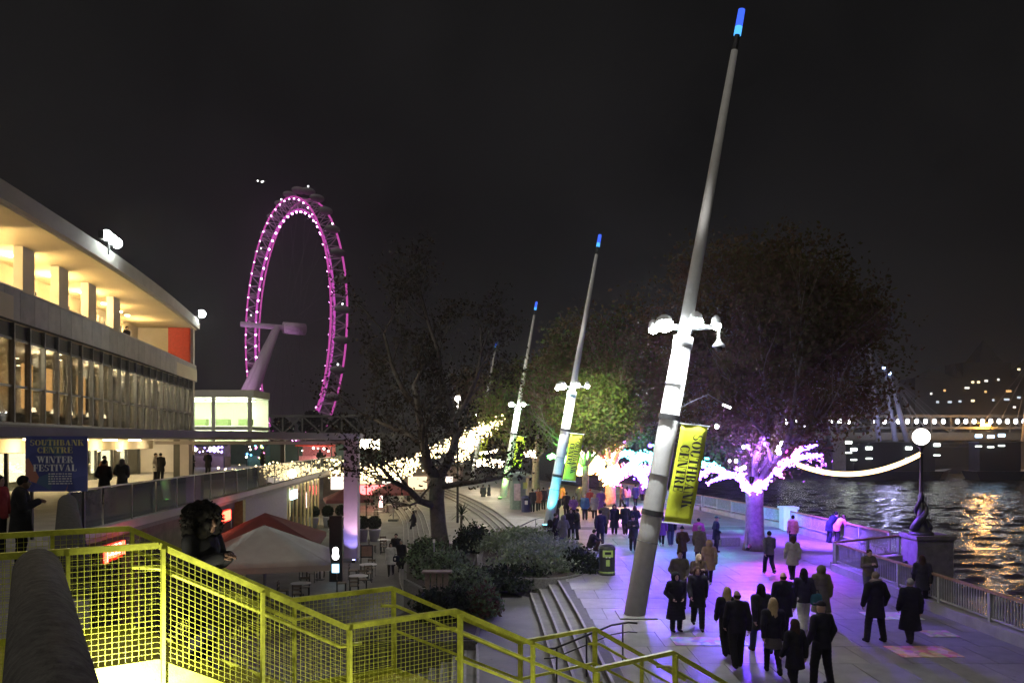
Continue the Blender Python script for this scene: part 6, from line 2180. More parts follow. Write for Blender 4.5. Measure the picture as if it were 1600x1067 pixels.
# joints of each pose: facing -Y, height 1.75 m. hip, knee, ankle per leg; shoulder, elbow, wrist per arm; lean of the trunk
def pose_joints(pose):
    j = {"pel": (0, 0, 0.94), "chest": (0, 0, 1.27), "neck": (0, 0.01, 1.47), "head": (0, -0.02, 1.62)}
    L = {}
    for s, n_ in ((1, "l"), (-1, "r")):
        L[n_] = [(0.095 * s, 0, 0.90), (0.10 * s, -0.02, 0.49), (0.10 * s, 0.02, 0.09)]
    Ar = {}
    for s, n_ in ((1, "l"), (-1, "r")):
        Ar[n_] = [(0.185 * s, 0.0, 1.41), (0.235 * s, 0.02, 1.13), (0.235 * s, -0.05, 0.88)]
    if pose == "walk":
        L["l"] = [(0.09, 0, 0.90), (0.09, -0.20, 0.51), (0.08, -0.27, 0.10)]
        L["r"] = [(-0.09, 0, 0.90), (-0.09, 0.03, 0.49), (-0.08, 0.30, 0.17)]
        Ar["l"] = [(0.185, 0, 1.41), (0.24, 0.12, 1.15), (0.24, 0.14, 0.90)]
        Ar["r"] = [(-0.185, 0, 1.41), (-0.24, -0.07, 1.14), (-0.22, -0.24, 0.95)]
    elif pose == "stroll":
        L["l"] = [(0.09, 0, 0.90), (0.10, 0.0, 0.49), (0.09, 0.18, 0.13)]
        L["r"] = [(-0.09, 0, 0.90), (-0.10, -0.12, 0.50), (-0.09, -0.13, 0.09)]
        Ar["l"] = [(0.185, 0, 1.41), (0.245, -0.02, 1.13), (0.23, -0.16, 0.91)]
        Ar["r"] = [(-0.185, 0, 1.41), (-0.245, 0.08, 1.14), (-0.24, 0.08, 0.89)]
    elif pose == "pockets":
        for s, n_ in ((1, "l"), (-1, "r")):
            Ar[n_] = [(0.185 * s, 0, 1.41), (0.27 * s, 0.06, 1.15), (0.17 * s, -0.13, 1.0)]
        L["l"] = [(0.095, 0, 0.90), (0.12, -0.03, 0.49), (0.13, 0.03, 0.09)]
    elif pose == "phone":
        for s, n_ in ((1, "l"), (-1, "r")):
            Ar[n_] = [(0.185 * s, 0, 1.41), (0.25 * s, -0.06, 1.15), (0.07 * s, -0.28, 1.24)]
        j["head"] = (0, -0.06, 1.60)
    elif pose == "wide":
        L["l"] = [(0.10, 0, 0.90), (0.17, -0.03, 0.49), (0.24, 0.02, 0.09)]
        L["r"] = [(-0.10, 0, 0.90), (-0.15, 0.0, 0.49), (-0.19, 0.05, 0.09)]
        for s, n_ in ((1, "l"), (-1, "r")):
            Ar[n_] = [(0.19 * s, 0, 1.41), (0.29 * s, 0.03, 1.15), (0.28 * s, -0.08, 0.92)]
    elif pose == "lean":
        j = {"pel": (0, 0.10, 0.93), "chest": (0, -0.10, 1.20), "neck": (0, -0.22, 1.36), "head": (0, -0.30, 1.48)}
        for s, n_ in ((1, "l"), (-1, "r")):
            L[n_] = [(0.095 * s, 0.10, 0.89), (0.10 * s, 0.06, 0.48), (0.10 * s, 0.14, 0.09)]
            Ar[n_] = [(0.185 * s, -0.18, 1.31), (0.25 * s, -0.30, 1.10), (0.10 * s, -0.48, 1.16)]
    elif pose == "squat":
        j = {"pel": (0, 0.12, 0.30), "chest": (0, -0.02, 0.62), "neck": (0, -0.10, 0.80), "head": (0, -0.14, 0.94)}
        for s, n_ in ((1, "l"), (-1, "r")):
            L[n_] = [(0.10 * s, 0.10, 0.30), (0.16 * s, -0.30, 0.50), (0.13 * s, -0.18, 0.09)]
            Ar[n_] = [(0.18 * s, -0.06, 0.74), (0.25 * s, -0.22, 0.58), (0.10 * s, -0.40, 0.56)]
    elif pose == "sit":
        j = {"pel": (0, 0.10, 0.52), "chest": (0, 0.05, 0.86), "neck": (0, 0.04, 1.06), "head": (0, 0.0, 1.21)}
        for s, n_ in ((1, "l"), (-1, "r")):
            L[n_] = [(0.10 * s, 0.08, 0.52), (0.12 * s, -0.36, 0.52), (0.12 * s, -0.38, 0.09)]
            Ar[n_] = [(0.185 * s, 0.05, 1.0), (0.25 * s, 0.03, 0.74), (0.12 * s, -0.20, 0.62)]
    return j, L, Ar


def V3(p, d):
    return (p[0] + d[0], p[1] + d[1], p[2] + d[2])


def bounds(pts, pad):
    a = np.array(pts)
    return a.min(0) - pad, a.max(0) + pad


def to_mesh(name, v, q, nmat=1):
    me = bpy.data.meshes.new(name)
    me.from_pydata(v.tolist(), [], q.tolist() if hasattr(q, "tolist") else q)
    for _ in range(nmat):
        me.materials.append(None)
    me.polygons.foreach_set("use_smooth", [True] * len(me.polygons))
    return me


PCACHE = {}


def person_meshes(pose, outfit, hair, fine):
    key = (pose, outfit, hair, fine)
    if key in PCACHE:
        return PCACHE[key]
    j, L, Ar = pose_joints(pose)
    allp = list(j.values()) + [p for q in L.values() for p in q] + [p for q in Ar.values() for p in q]
    lo, hi = bounds(allp, 0.24)
    lo[2] = -0.05
    h = 0.020 if fine else 0.028
    parts = []
    # body, one continuous surface
    F_ = Field(lo, hi, h)
    F_.cone(j["pel"], j["chest"], 0.135, 0.145, 0.03, 0.72)
    F_.cone(j["chest"], V3(j["neck"], (0, 0, -0.08)), 0.145, 0.10, 0.05, 0.72)
    F_.cone(j["neck"], V3(j["head"], (0, 0.01, -0.05)), 0.055, 0.055, 0.03)
    hd = j["head"]
    F_.ell(hd, (0.075, 0.095, 0.118), 0.02)
    F_.ell(V3(hd, (0, -0.03, -0.07)), (0.052, 0.055, 0.05), 0.03)
    F_.cone(V3(hd, (0, -0.09, 0.015)), V3(hd, (0, -0.112, -0.025)), 0.010, 0.017, 0.012)
    for s in (-1, 1):
        F_.ell(V3(hd, (0.077 * s, 0.005, -0.01)), (0.013, 0.022, 0.034), 0.01)
    for n_ in "lr":
        a, b_, c = L[n_]
        F_.cone(a, b_, 0.085, 0.057, 0.03)
        F_.cone(b_, c, 0.058, 0.038, 0.02)
        F_.cone(V3(c, (0, 0.03, -0.045)), V3(c, (0, -0.13, -0.06)), 0.038, 0.032, 0.02)
        a, b_, c = Ar[n_]
        F_.cone(V3(j["neck"], (0, 0, -0.08)), a, 0.07, 0.06, 0.03)
        F_.cone(a, b_, 0.054, 0.042, 0.02)
        F_.cone(b_, c, 0.042, 0.029, 0.015)
        d = np.array(c) - np.array(b_)
        d /= np.linalg.norm(d)
        F_.cone(c, tuple(np.array(c) + d * 0.07), 0.030, 0.034, 0.012, 1.0)
    v, q = F_.mesh()
    q = q.tolist()
    v = v.tolist()
    nb_ = len(q)
    mb_ = MB()
    if fine:
        for n_ in "lr":
            a, b_, c = [Vector(p) for p in Ar[n_]]
            d = (c - b_).normalized()
            sd = Vector((0, 1, 0)) if abs(d.y) < 0.8 else Vector((0, 0, 1))
            sd = (sd - d * sd.dot(d)).normalized()
            nm = d.cross(sd)
            if nm.dot(-Vector(c) + Vector((0, c.y, c.z))) < 0:
                nm = -nm
            for k, (off_, ln) in enumerate(((-0.028, 0.075), (-0.009, 0.085), (0.010, 0.080), (0.028, 0.062))):
                r0 = c + d * 0.085 + sd * off_
                mb_.tube([r0, r0 + d * ln * 0.5 + nm * 0.012, r0 + d * ln * 0.85 + nm * 0.04], [0.0105, 0.0095, 0.008], 6)
            r0 = c + d * 0.035 - sd * 0.03
            mb_.tube([r0, r0 + d * 0.03 - sd * 0.03 + nm * 0.01, r0 + d * 0.065 - sd * 0.032 + nm * 0.03], [0.0125, 0.011, 0.009], 6)
    n1 = len(mb_.f)
    for s in (-1, 1):
        mb_.ball(V3(hd, (0.031 * s, -0.084, 0.012)), 0.011, 6, 4, (1.3, 0.7, 0.8))
    mb_.ball(V3(hd, (0, -0.084, -0.062)), 0.016, 6, 4, (1.5, 0.5, 0.35))
    o = len(v)
    v += [list(p) for p in mb_.v]
    q += [[i + o for i in f_] for f_ in mb_.f]
    me = to_mesh("body", np.array(v), q, 2)
    mi = [0] * (nb_ + n1) + [1] * (len(mb_.f) - n1)
    me.polygons.foreach_set("material_index", mi)
    parts.append(("body", me, "skin"))
    # trousers or tights
    F_ = Field(lo, hi, h)
    wide = 0.012 if outfit in ("skirt", "coat_tights") else 0.026
    for n_ in "lr":
        a, b_, c = L[n_]
        F_.cone(a, b_, 0.088 + wide, 0.060 + wide, 0.03)
        F_.cone(b_, c, 0.060 + wide, 0.040 + wide * 1.3, 0.02)
    F_.cone(j["pel"], V3(j["pel"], (0, -0.005, 0.10)), 0.15, 0.14, 0.03, 0.75)
    F_.f += 0.004 * np.sin(F_.Z * 75 + F_.X * 30) * (F_.Z < 0.75)
    F_.cut_below(0.06)
    parts.append(("trousers", to_mesh("trousers", *F_.mesh()), "legs"))
    # shoes
    F_ = Field((lo[0], lo[1] - 0.05, -0.04), (hi[0], hi[1], 0.5), h * 0.85)
    for n_ in "lr":
        c = L[n_][2]
        F_.cone(V3(c, (0, 0.035, -0.04)), V3(c, (0, -0.15, -0.055)), 0.048, 0.038, 0.02)
        F_.cone(V3(c, (0, 0, 0.05)), V3(c, (0, 0.01, -0.03)), 0.052, 0.050, 0.02)
        F_.f = np.maximum(F_.f, -(F_.Z - (c[2] - 0.092)) if c[2] < 0.1 else F_.f * 0 - 9)
    parts.append(("shoes", to_mesh("shoes", *F_.mesh()), "shoes"))
    # coat or jacket
    F_ = Field(lo, hi, h)
    low = pose in ("squat", "sit")
    hem = {"jacket": 0.80, "puffer": 0.76, "coat": 0.62, "long": 0.38, "skirt": 0.86, "coat_tights": 0.60}[outfit]
    fat = {"jacket": 0.030, "puffer": 0.055, "coat": 0.038, "long": 0.055, "skirt": 0.028, "coat_tights": 0.045}[outfit]
    F_.cone(V3(j["chest"], (0, 0, 0.06)), V3(j["pel"], (0, 0, 0.02)), 0.155 + fat, 0.145 + fat, 0.03, 0.78)
    F_.cone(V3(j["chest"], (0, 0, 0.02)), V3(j["neck"], (0, 0.01, -0.05)), 0.15 + fat, 0.085 + fat * 0.6, 0.06, 0.78)
    if not low:
        zlow = hem - 0.12
        F_.cone(V3(j["pel"], (0, 0, 0.05)), (j["pel"][0], j["pel"][1], zlow), 0.15 + fat, 0.15 + fat + (0.955 - hem) * 0.20, 0.04, 0.85)
    else:
        for n_ in "lr":
            F_.cone(L[n_][0], tuple(0.5 * (np.array(L[n_][0]) + np.array(L[n_][1]))), 0.12 + fat * .5, 0.10 + fat * .3, 0.04)
    for n_ in "lr":
        a, b_, c = Ar[n_]
        F_.cone(V3(j["neck"], (0, 0, -0.07)), a, 0.075 + fat * 0.5, 0.066 + fat * 0.6, 0.04)
        F_.cone(a, b_, 0.060 + fat * 0.7, 0.050 + fat * 0.7, 0.025)
        F_.cone(b_, c, 0.050 + fat * 0.7, 0.042 + fat * 0.55, 0.02)
    # collar
    F_.cone(V3(j["neck"], (0, 0.02, -0.07)), V3(j["neck"], (0, 0.02, -0.025)), 0.082, 0.080, 0.02)
    if outfit in ("puffer", "long"):
        F_.f += 0.008 * np.abs(np.sin(F_.Z * 34)) - 0.004
    else:
        F_.f += 0.005 * np.sin(F_.X * 38 + F_.Z * 12) * np.sin(F_.Z * 23 + F_.Y * 14)
    if hair == "hood_up":
        F_.ell(V3(hd, (0, 0.035, 0.0)), (0.135, 0.135, 0.155), 0.05)
        dface = np.sqrt(((F_.X - hd[0]) / 0.07) ** 2 + ((F_.Y - hd[1] + 0.13) / 0.12) ** 2 + ((F_.Z - hd[2] + 0.01) / 0.10) ** 2) - 1
        F_.f = np.maximum(F_.f, -dface * 0.08)
    elif hair == "hood_fur":
        F_.ell(V3(j["neck"], (0, 0.09, 0.01)), (0.15, 0.10, 0.09), 0.04)
    if not low:
        F_.cut_below(hem + 0.0)
    parts.append(("coat", to_mesh("coat", *F_.mesh()), "coat"))
    if outfit == "skirt":
        F_ = Field(lo, hi, h)
        F_.cone(V3(j["pel"], (0, 0, 0.02)), (j["pel"][0], j["pel"][1], 0.5), 0.155, 0.235, 0.03, 0.85)
        F_.f += 0.006 * np.sin(np.arctan2(F_.Y, F_.X) * 13)
        F_.cut_below(0.62)
        parts.append(("skirt", to_mesh("skirt", *F_.mesh()), "skirt"))
    # hair or headwear
    ext = 0.42
    F_ = Field((hd[0] - 0.30, hd[1] - 0.24, hd[2] - ext), (hd[0] + 0.28, hd[1] + 0.30, hd[2] + 0.30), 0.018 if fine else 0.024)

    def faceless(rx=0.062, down=0.015, k=0.075):
        d = np.sqrt(((F_.X - hd[0]) / rx) ** 2 + ((F_.Y - hd[1] + 0.11) / 0.085) ** 2 + ((F_.Z - hd[2] + down) / 0.092) ** 2) - 1
        F_.f = np.maximum(F_.f, -d * k)

    name = "hair"
    if hair in ("short", "grey"):
        F_.ell(V3(hd, (0, 0.02, 0.035)), (0.088, 0.104, 0.105), 0)
        F_.cut_below(hd[2] - 0.055)
        faceless()
        F_.f += 0.003 * np.sin(F_.X * 160) * np.sin(F_.Y * 150)
    elif hair == "long":
        F_.ell(V3(hd, (0, 0.02, 0.03)), (0.094, 0.108, 0.112), 0)
        F_.cone(V3(hd, (0, 0.05, -0.02)), V3(hd, (0, 0.10, -0.27)), 0.10, 0.095, 0.03, 0.7)
        for s in (-1, 1):
            F_.cone(V3(hd, (0.075 * s, 0.02, -0.02)), V3(hd, (0.10 * s, 0.0, -0.25)), 0.035, 0.035, 0.03)
        faceless(0.058)
        F_.f += 0.004 * np.sin(np.arctan2(F_.Y - hd[1], F_.X - hd[0]) * 16 + F_.Z * 12)
    elif hair == "bun":
        F_.ell(V3(hd, (0, 0.02, 0.03)), (0.088, 0.104, 0.107), 0)
        F_.cut_below(hd[2] - 0.07)
        F_.ell(V3(hd, (0, 0.11, 0.08)), (0.05, 0.05, 0.05), 0.015)
        faceless()
    elif hair == "afro":
        F_.ell(V3(hd, (0, 0.06, 0.03)), (0.19, 0.185, 0.185), 0)
        F_.ell(V3(hd, (-0.06, 0.08, -0.10)), (0.16, 0.14, 0.14), 0.03)
        ra = random.Random(4)
        for k in range(90):
            a_, e_ = ra.uniform(0, 2 * PI), ra.uniform(-0.9, 1.5)
            rr = ra.uniform(0.95, 1.12)
            F_.ell(V3(hd, (0.18 * rr * math.cos(a_) * math.cos(e_) - (0.03 if e_ < 0 else 0), 0.06 + 0.175 * rr * math.sin(a_) * math.cos(e_), 0.02 + 0.175 * rr * math.sin(e_))), (ra.uniform(.025, .05),) * 3, 0.012)
        faceless(0.06)
        F_.f += 0.010 * np.sin(F_.X * 55 + 1) * np.sin(F_.Y * 60) * np.sin(F_.Z * 52)
    elif hair in ("cap", "beanie"):
        name = "hat"
        F_.ell(V3(hd, (0, 0.01, 0.035)), (0.093, 0.108, 0.112), 0)
        F_.cut_below(hd[2] + (0.02 if hair == "beanie" else 0.045))
        if hair == "cap":
            F_.ell(V3(hd, (0, -0.13, 0.055)), (0.075, 0.085, 0.014), 0.01)
        else:
            F_.ell(V3(hd, (0, 0.01, 0.165)), (0.03, 0.03, 0.03), 0.01)
    elif hair == "bald":
        F_.ell(V3(hd, (0, 0.03, -0.01)), (0.082, 0.085, 0.07), 0)
        F_.cut_above(hd[2] + 0.02)
        faceless(0.07)
    elif hair == "hood_fur":
        name = "fur_trim"
        for k in range(14):
            a = PI * k / 13
            F_.ell(V3(hd, (0.12 * math.cos(a), 0.02 + 0.11 * math.sin(a), -0.10 + 0.02 * math.sin(a))), (0.045, 0.045, 0.045), 0.02)
        F_.ell(V3(hd, (0, 0.025, 0.04)), (0.086, 0.10, 0.10), 0.01)
        faceless()
        F_.f += 0.008 * np.sin(F_.X * 120) * np.sin(F_.Y * 110) * np.sin(F_.Z * 115)
    else:   # hood_up: a fringe of hair inside the hood
        F_.ell(V3(hd, (0, 0.0, 0.04)), (0.082, 0.098, 0.092), 0)
        faceless()
    v, q = F_.mesh()
    parts.append((name, to_mesh(name, v, q), "hair"))
    PCACHE[key] = parts
    return parts


def cloth(c):
    nm = "cloth_%d_%d_%d" % tuple(int(v * 1000) for v in c)
    return mat(nm, c, 0.9, vary=0.18, scale=9.0, bump=0.25, bscale=90, spec=0.12)


C = {"black": (0.017, 0.017, 0.019), "navy": (0.015, 0.018, 0.04), "char": (0.03, 0.03, 0.034), "grey": (0.12, 0.12, 0.13), "lgrey": (0.26, 0.25, 0.25), "brown": (0.07, 0.045, 0.03), "tan": (0.36, 0.25, 0.12),
     "khaki": (0.13, 0.12, 0.08), "beige": (0.42, 0.40, 0.33), "white": (0.62, 0.60, 0.57), "blue": (0.07, 0.16, 0.34), "purple": (0.16, 0.06, 0.28), "magenta": (0.36, 0.05, 0.20), "pink": (0.55, 0.22, 0.28), "red": (0.30, 0.04, 0.04),
     "denim": (0.05, 0.07, 0.13), "skirtg": (0.10, 0.09, 0.09), "hblack": (0.010, 0.009, 0.008), "hbrown": (0.05, 0.03, 0.018), "hblond": (0.40, 0.30, 0.17), "hgrey": (0.30, 0.29, 0.28), "hfur": (0.22, 0.18, 0.14), "teal": (0.04, 0.14, 0.16), "rust": (0.25, 0.09, 0.04)}
skins = [mat("skin_light", (0.50, 0.33, 0.25), 0.55, vary=0.08), mat("skin_tan", (0.36, 0.22, 0.15), 0.55, vary=0.08), mat("skin_dark", (0.14, 0.08, 0.055), 0.55, vary=0.08)]
eyem = mat("eye_dark", (0.02, 0.015, 0.012), 0.4, vary=0)


def person(loc, height, yaw, pose, outfit, hair, coat, legs, hairc, label, skin=0, shoes="black", group="people walking on the promenade", skirt="skirtg", fine=False, ref=1.75):
    t = thing("person", label, "person", loc, group)
    k = height / ref
    t.scale = (k, k, k)
    t.rotation_euler = (0, 0, yaw)
    cols = {"skin": skins[skin], "coat": cloth(C[coat]), "legs": cloth(C[legs]), "hair": cloth(C[hairc]), "shoes": cloth(C[shoes]), "skirt": cloth(C[skirt])}
    for nm, me, role in person_meshes(pose, outfit, hair, fine):
        o = bpy.data.objects.new(nm, me)
        COL.objects.link(o)
        o.parent = t
        o.material_slots[0].link = "OBJECT"
        o.material_slots[0].material = cols[role]
        if len(o.material_slots) > 1:
            o.material_slots[1].link = "OBJECT"
            o.material_slots[1].material = eyem
    return t


AWAY, TOWARD, RIGHT, LEFT = PI, 0.0, PI / 2, -PI / 2
FG = "people in the near promenade"
MC = "people in the middle crowd"
FC = "people in the far crowd"
near = [
    # px, foot y, height, yaw, pose, outfit, hair, coat, legs, hair colour, skin, shoes, label
    (1152, 1043, 1.80, AWAY, "stroll", "jacket", "bald", "black", "black", "hbrown", 0, "char", "bald man in black jacket and trousers striding away, centre of the near strollers"),
    (1136, 1024, 1.68, AWAY, "stroll", "jacket", "long", "black", "black", "hblond", 0, "black", "fair haired woman half hidden at the bald man's shoulder"),
    (1189, 1021, 1.72, AWAY + .2, "walk", "coat", "long", "char", "denim", "hblack", 0, "brown", "dark haired woman with long hair in charcoal coat between bald man and blonde"),
    (1208, 1054, 1.72, AWAY - .1, "walk", "skirt", "long", "black", "black", "hblond", 0, "black", "blonde woman in black top, short grey skirt and black tights"),
    (1224, 1000, 1.80, AWAY, "stroll", "coat", "bald", "black", "black", "hbrown", 0, "black", "balding man in dark coat walking away just beyond the blonde woman"),
    (1256, 985, 1.72, AWAY - .1, "stroll", "jacket", "long", "char", "white", "hblack", 0, "white", "long haired woman in dark jacket and white trousers"),
    (1283, 975, 1.68, AWAY + .1, "stroll", "long", "hood_up", "khaki", "black", "hbrown", 0, "black", "person in long olive brown hooded coat beside the white trousers"),
    (1242, 1085, 1.56, AWAY + .4, "stroll", "coat", "long", "black", "black", "hbrown", 0, "black", "short brown haired girl in black at the very bottom edge"),
    (1284, 1073, 1.82, AWAY + .4, "wide", "jacket", "cap", "black", "black", "black", 0, "char", "man in black with dark cap, legs apart, at the bottom edge"),
    (1056, 986, 1.62, TOWARD + .2, "pockets", "long", "hood_up", "black", "black", "hblack", 0, "black", "person in long black puffer coat left of the scarfed woman"),
    (1090, 982, 1.74, TOWARD - .1, "walk", "coat", "long", "black", "black", "hbrown", 1, "black", "woman in black coat with open pale scarf walking towards the camera"),
    (1062, 950, 1.82, TOWARD, "pockets", "jacket", "short", "khaki", "char", "hbrown", 0, "black", "man in dark olive jacket facing the camera, hands together"),
    (1091, 948, 1.70, TOWARD + .2, "phone", "jacket", "long", "brown", "black", "hblond", 0, "black", "fair woman in brown jacket facing the camera beside the olive jacket"),
    (1108, 914, 1.64, AWAY, "stroll", "coat_tights", "hood_up", "tan", "navy", "hbrown", 0, "white", "person in mustard tan coat walking away with white shoes"),
    (1368, 1002, 1.82, AWAY + .1, "wide", "coat", "hood_fur", "black", "black", "hfur", 0, "black", "man in black coat with fur trimmed hood near the railing"),
    (1422, 1005, 1.68, AWAY, "stroll", "long", "short", "black", "char", "hgrey", 0, "char", "woman in long belted black coat next to the fur hooded man"),
    (1441, 950, 1.66, AWAY - .4, "stroll", "coat", "long", "char", "black", "hbrown", 0, "black", "long haired woman in dark coat right against the river railing"),
    (1357, 935, 1.66, TOWARD + .1, "phone", "jacket", "short", "khaki", "grey", "hbrown", 0, "black", "man in olive jacket facing the camera, leaning on the railing"),
    (1202, 897, 1.70, AWAY + .1, "walk", "jacket", "short", "grey", "navy", "hblack", 0, "lgrey", "man in grey jacket walking away past the violet trunk"),
    (1238, 906, 1.68, AWAY, "stroll", "coat_tights", "long", "beige", "black", "hbrown", 0, "black", "woman in pale beige quilted coat walking away"),
    (1239, 858, 1.66, AWAY, "stand", "jacket", "bun", "pink", "navy", "hblack", 0, "black", "person in pink jacket standing by the river railing"),
    (1066, 882, 1.62, AWAY + .2, "pockets", "coat", "beanie", "brown", "black", "navy", 0, "black", "person in brown coat and knitted hat beneath the yellow banner"),
    (1093, 884, 1.70, AWAY - .3, "stroll", "coat", "short", "khaki", "navy", "hgrey", 0, "black", "grey haired person in khaki coat beneath the yellow banner"),
    (1119, 862, 1.68, RIGHT, "pockets", "coat", "cap", "navy", "navy", "navy", 0, "black", "man in navy coat and cap standing by the granite seat"),
    (1034, 853, 1.62, AWAY, "stroll", "coat_tights", "long", "purple", "black", "hblack", 0, "white", "person in violet coat just right of the nearest mast"),
    (1048, 853, 1.66, AWAY, "stroll", "jacket", "short", "navy", "denim", "hblack", 0, "white", "person in navy jacket beside the violet coat"),
]
for px, fy, hgt, yaw, pose, outfit, hair, coat, legs, hc, sk_, sh, lb in near:
    person(G(px, fy), hgt, yaw, pose, outfit, hair, coat, legs, hc, lb, sk_, sh, FG, fine=True)
mid = [
    (868, 856, 1.72, RIGHT, "pockets", "jacket", "short", "black", "black", "hblack", "man in black with a round backpack at the planter wall"),
    (880, 858, 1.66, AWAY + .3, "pockets", "coat", "hood_up", "grey", "denim", "hbrown", "person in grey hooded coat at the end of the planter wall"),
    (892, 843, 1.66, TOWARD, "pockets", "coat", "long", "black", "black", "hbrown", "slim person in black coat standing in a pair by the cyan mast foot"),
    (902, 843, 1.66, LEFT, "pockets", "coat", "short", "char", "black", "hblack", "person in charcoal coat, second of the pair by the cyan mast foot"),
    (938, 852, 1.78, AWAY, "walk", "coat", "short", "navy", "navy", "hblack", "tall man in navy coat stepping past the crouching figure"),
    (945, 834, 1.74, AWAY, "stroll", "coat", "short", "khaki", "black", "hbrown", "person in khaki coat just behind the tall man in navy"),
    (960, 834, 1.66, TOWARD, "stand", "long", "hood_up", "navy", "black", "hblack", "hooded person in long dark puffer coat below the red trunk"),
    (977, 835, 1.72, AWAY, "stroll", "coat", "short", "navy", "black", "hblack", "person in dark coat left of the long haired one by the mast"),
    (992, 838, 1.70, AWAY + .2, "pockets", "coat", "long", "navy", "navy", "hbrown", "long haired person in dark blue coat close to the nearest mast"),
    (989, 860, 1.70, TOWARD, "phone", "coat", "beanie", "char", "black", "black", "person in charcoal coat and knitted hat beside the nearest mast"),
    (869, 817, 1.74, TOWARD, "pockets", "jacket", "short", "char", "black", "hblack", "man in charcoal jacket right beside the cyan mast"),
    (885, 808, 1.74, AWAY, "stroll", "coat", "short", "black", "black", "hblack", "broad person in black under the lime lit banner"),
    (896, 814, 1.66, TOWARD, "pockets", "jacket", "long", "purple", "black", "hbrown", "person in violet top behind the standing pair"),
    (914, 812, 1.70, TOWARD, "stand", "puffer", "short", "blue", "black", "hgrey", "person in pale blue puffer jacket amid the crowd"),
    (929, 810, 1.68, AWAY, "stand", "coat", "long", "lgrey", "black", "hblond", "fair person in pale grey coat next to the blue puffer"),
    (939, 804, 1.80, TOWARD, "pockets", "long", "short", "purple", "navy", "hblack", "tall person in long violet coat left of the red trunk"),
    (922, 800, 1.70, AWAY, "stroll", "coat", "beanie", "red", "black", "red", "person in red hat and coat deep in the crowd"),
    (972, 792, 1.74, LEFT, "stroll", "coat", "short", "char", "black", "hblack", "dark coated person walking just right of the red trunk"),
    (980, 792, 1.66, AWAY, "stroll", "jacket", "long", "pink", "denim", "hblack", "person in pink jacket just right of the red trunk"),
    (993, 790, 1.72, AWAY, "stroll", "coat", "short", "navy", "black", "hblack", "far dark blue figure between the pink jacket and the nearest mast"),
]
for px, fy, hgt, yaw, pose, outfit, hair, coat, legs, hc, lb in mid:
    person(G(px, fy), hgt, yaw, pose, outfit, hair, coat, legs, hc, lb, 0, "black", MC)
person(G(925, 861), 1.70, RIGHT + .3, "squat", "jacket", "short", "black", "brown", "hblack", "figure in black crouching on the paving behind the litter bin", 0, "black", MC)
person(G(1092, 850) + Vector((0, 0.1, 0)), 1.72, AWAY, "sit", "puffer", "short", "magenta", "navy", "hblack", "person in magenta jacket sitting on the granite bench", 0, "black", FG)
pl = Vector((16.45, 39.6, 0))
person(pl, 1.72, PI / 2 + .05, "lean", "coat", "short", "navy", "navy", "hblack", "navy clad half of the pair leaning on the river railing", 0, "black", FG)
person(pl + Vector((0.03, -0.85, 0)), 1.64, PI / 2 + .05, "lean", "puffer", "long", "pink", "black", "hbrown", "pink clad half of the pair leaning on the river railing", 0, "black", FG)
farp = [
    (832, 800, AWAY, "char", "short", "dark figure nearest the round kiosk"), (841, 798, TOWARD, "rust", "long", "figure in rust coat between the kiosk and the cyan mast"), (849, 796, AWAY, "black", "short", "black figure close to the cyan mast"),
    (905, 792, AWAY, "char", "beanie", "far charcoal figure behind the violet top"), (948, 784, TOWARD, "navy", "short", "far navy figure right at the red trunk"), (858, 794, TOWARD, "grey", "long", "far grey figure just left of the cyan mast"),
    (1003, 782, AWAY, "purple", "short", "far violet figure beside the nearest mast"), (912, 788, TOWARD, "khaki", "short", "far khaki figure under the green lit tree"), (877, 790, AWAY, "rust", "long", "far rust coated figure beneath the lime banner"),
]
for px, fy, yaw, coat, hair, lb in farp:
    person(G(px, fy), 1.72, yaw, "stroll", "coat", hair, coat, "black", "hblack", lb, 0, "black", FC)
plaza = [
    (755, 786, -0.6, 1.75, AWAY, "stroll", "coat", "short", "char", "lone dark figure at the head of the far steps"),
    (764, 784, -0.6, 1.70, LEFT, "stroll", "coat", "long", "black", "second dark figure by the far steps under the lit trees"),
    (646, 833, -1.6, 1.68, LEFT + .3, "walk", "coat", "long", "black", "woman in black striding across the lower plaza"),
    (611, 899, -1.6, 1.68, TOWARD, "stroll", "coat_tights", "long", "white", "woman in white coat and black boots on the lower plaza"),
    (627, 893, -1.6, 1.66, TOWARD - .3, "stand", "long", "short", "black", "grey haired person in long black coat beside the white coat"),
    (619, 884, -1.6, 1.78, TOWARD, "stand", "coat", "short", "char", "taller dark figure just behind the white coat"),
    (626, 796, -1.6, 1.70, AWAY, "stroll", "coat", "long", "lgrey", "dim pale figure on the far side of the plaza"),
    (640, 796, -1.6, 1.74, AWAY, "stroll", "coat", "short", "black", "dim dark figure on the far side of the plaza"),
]
for px, fy, z, hgt, yaw, pose, outfit, hair, coat, lb in plaza:
    person(G(px, fy, z), hgt, yaw, pose, outfit, hair, coat, "black", "hgrey" if "grey" in lb else "hblack", lb, 0, "black", "people on the lower plaza")
TG = "people on the upper terrace"
person(G(32, 889, 2.8), 1.78, RIGHT + .5, "phone", "coat", "short", "black", "black", "hblack", "man in black with a phone before the festival poster", 2, "black", TG, fine=True)
person(G(-2, 868, 2.8), 1.70, RIGHT, "stroll", "jacket", "long", "red", "black", "hblack", "person in dark red at the left edge of the picture", 0, "black", TG)
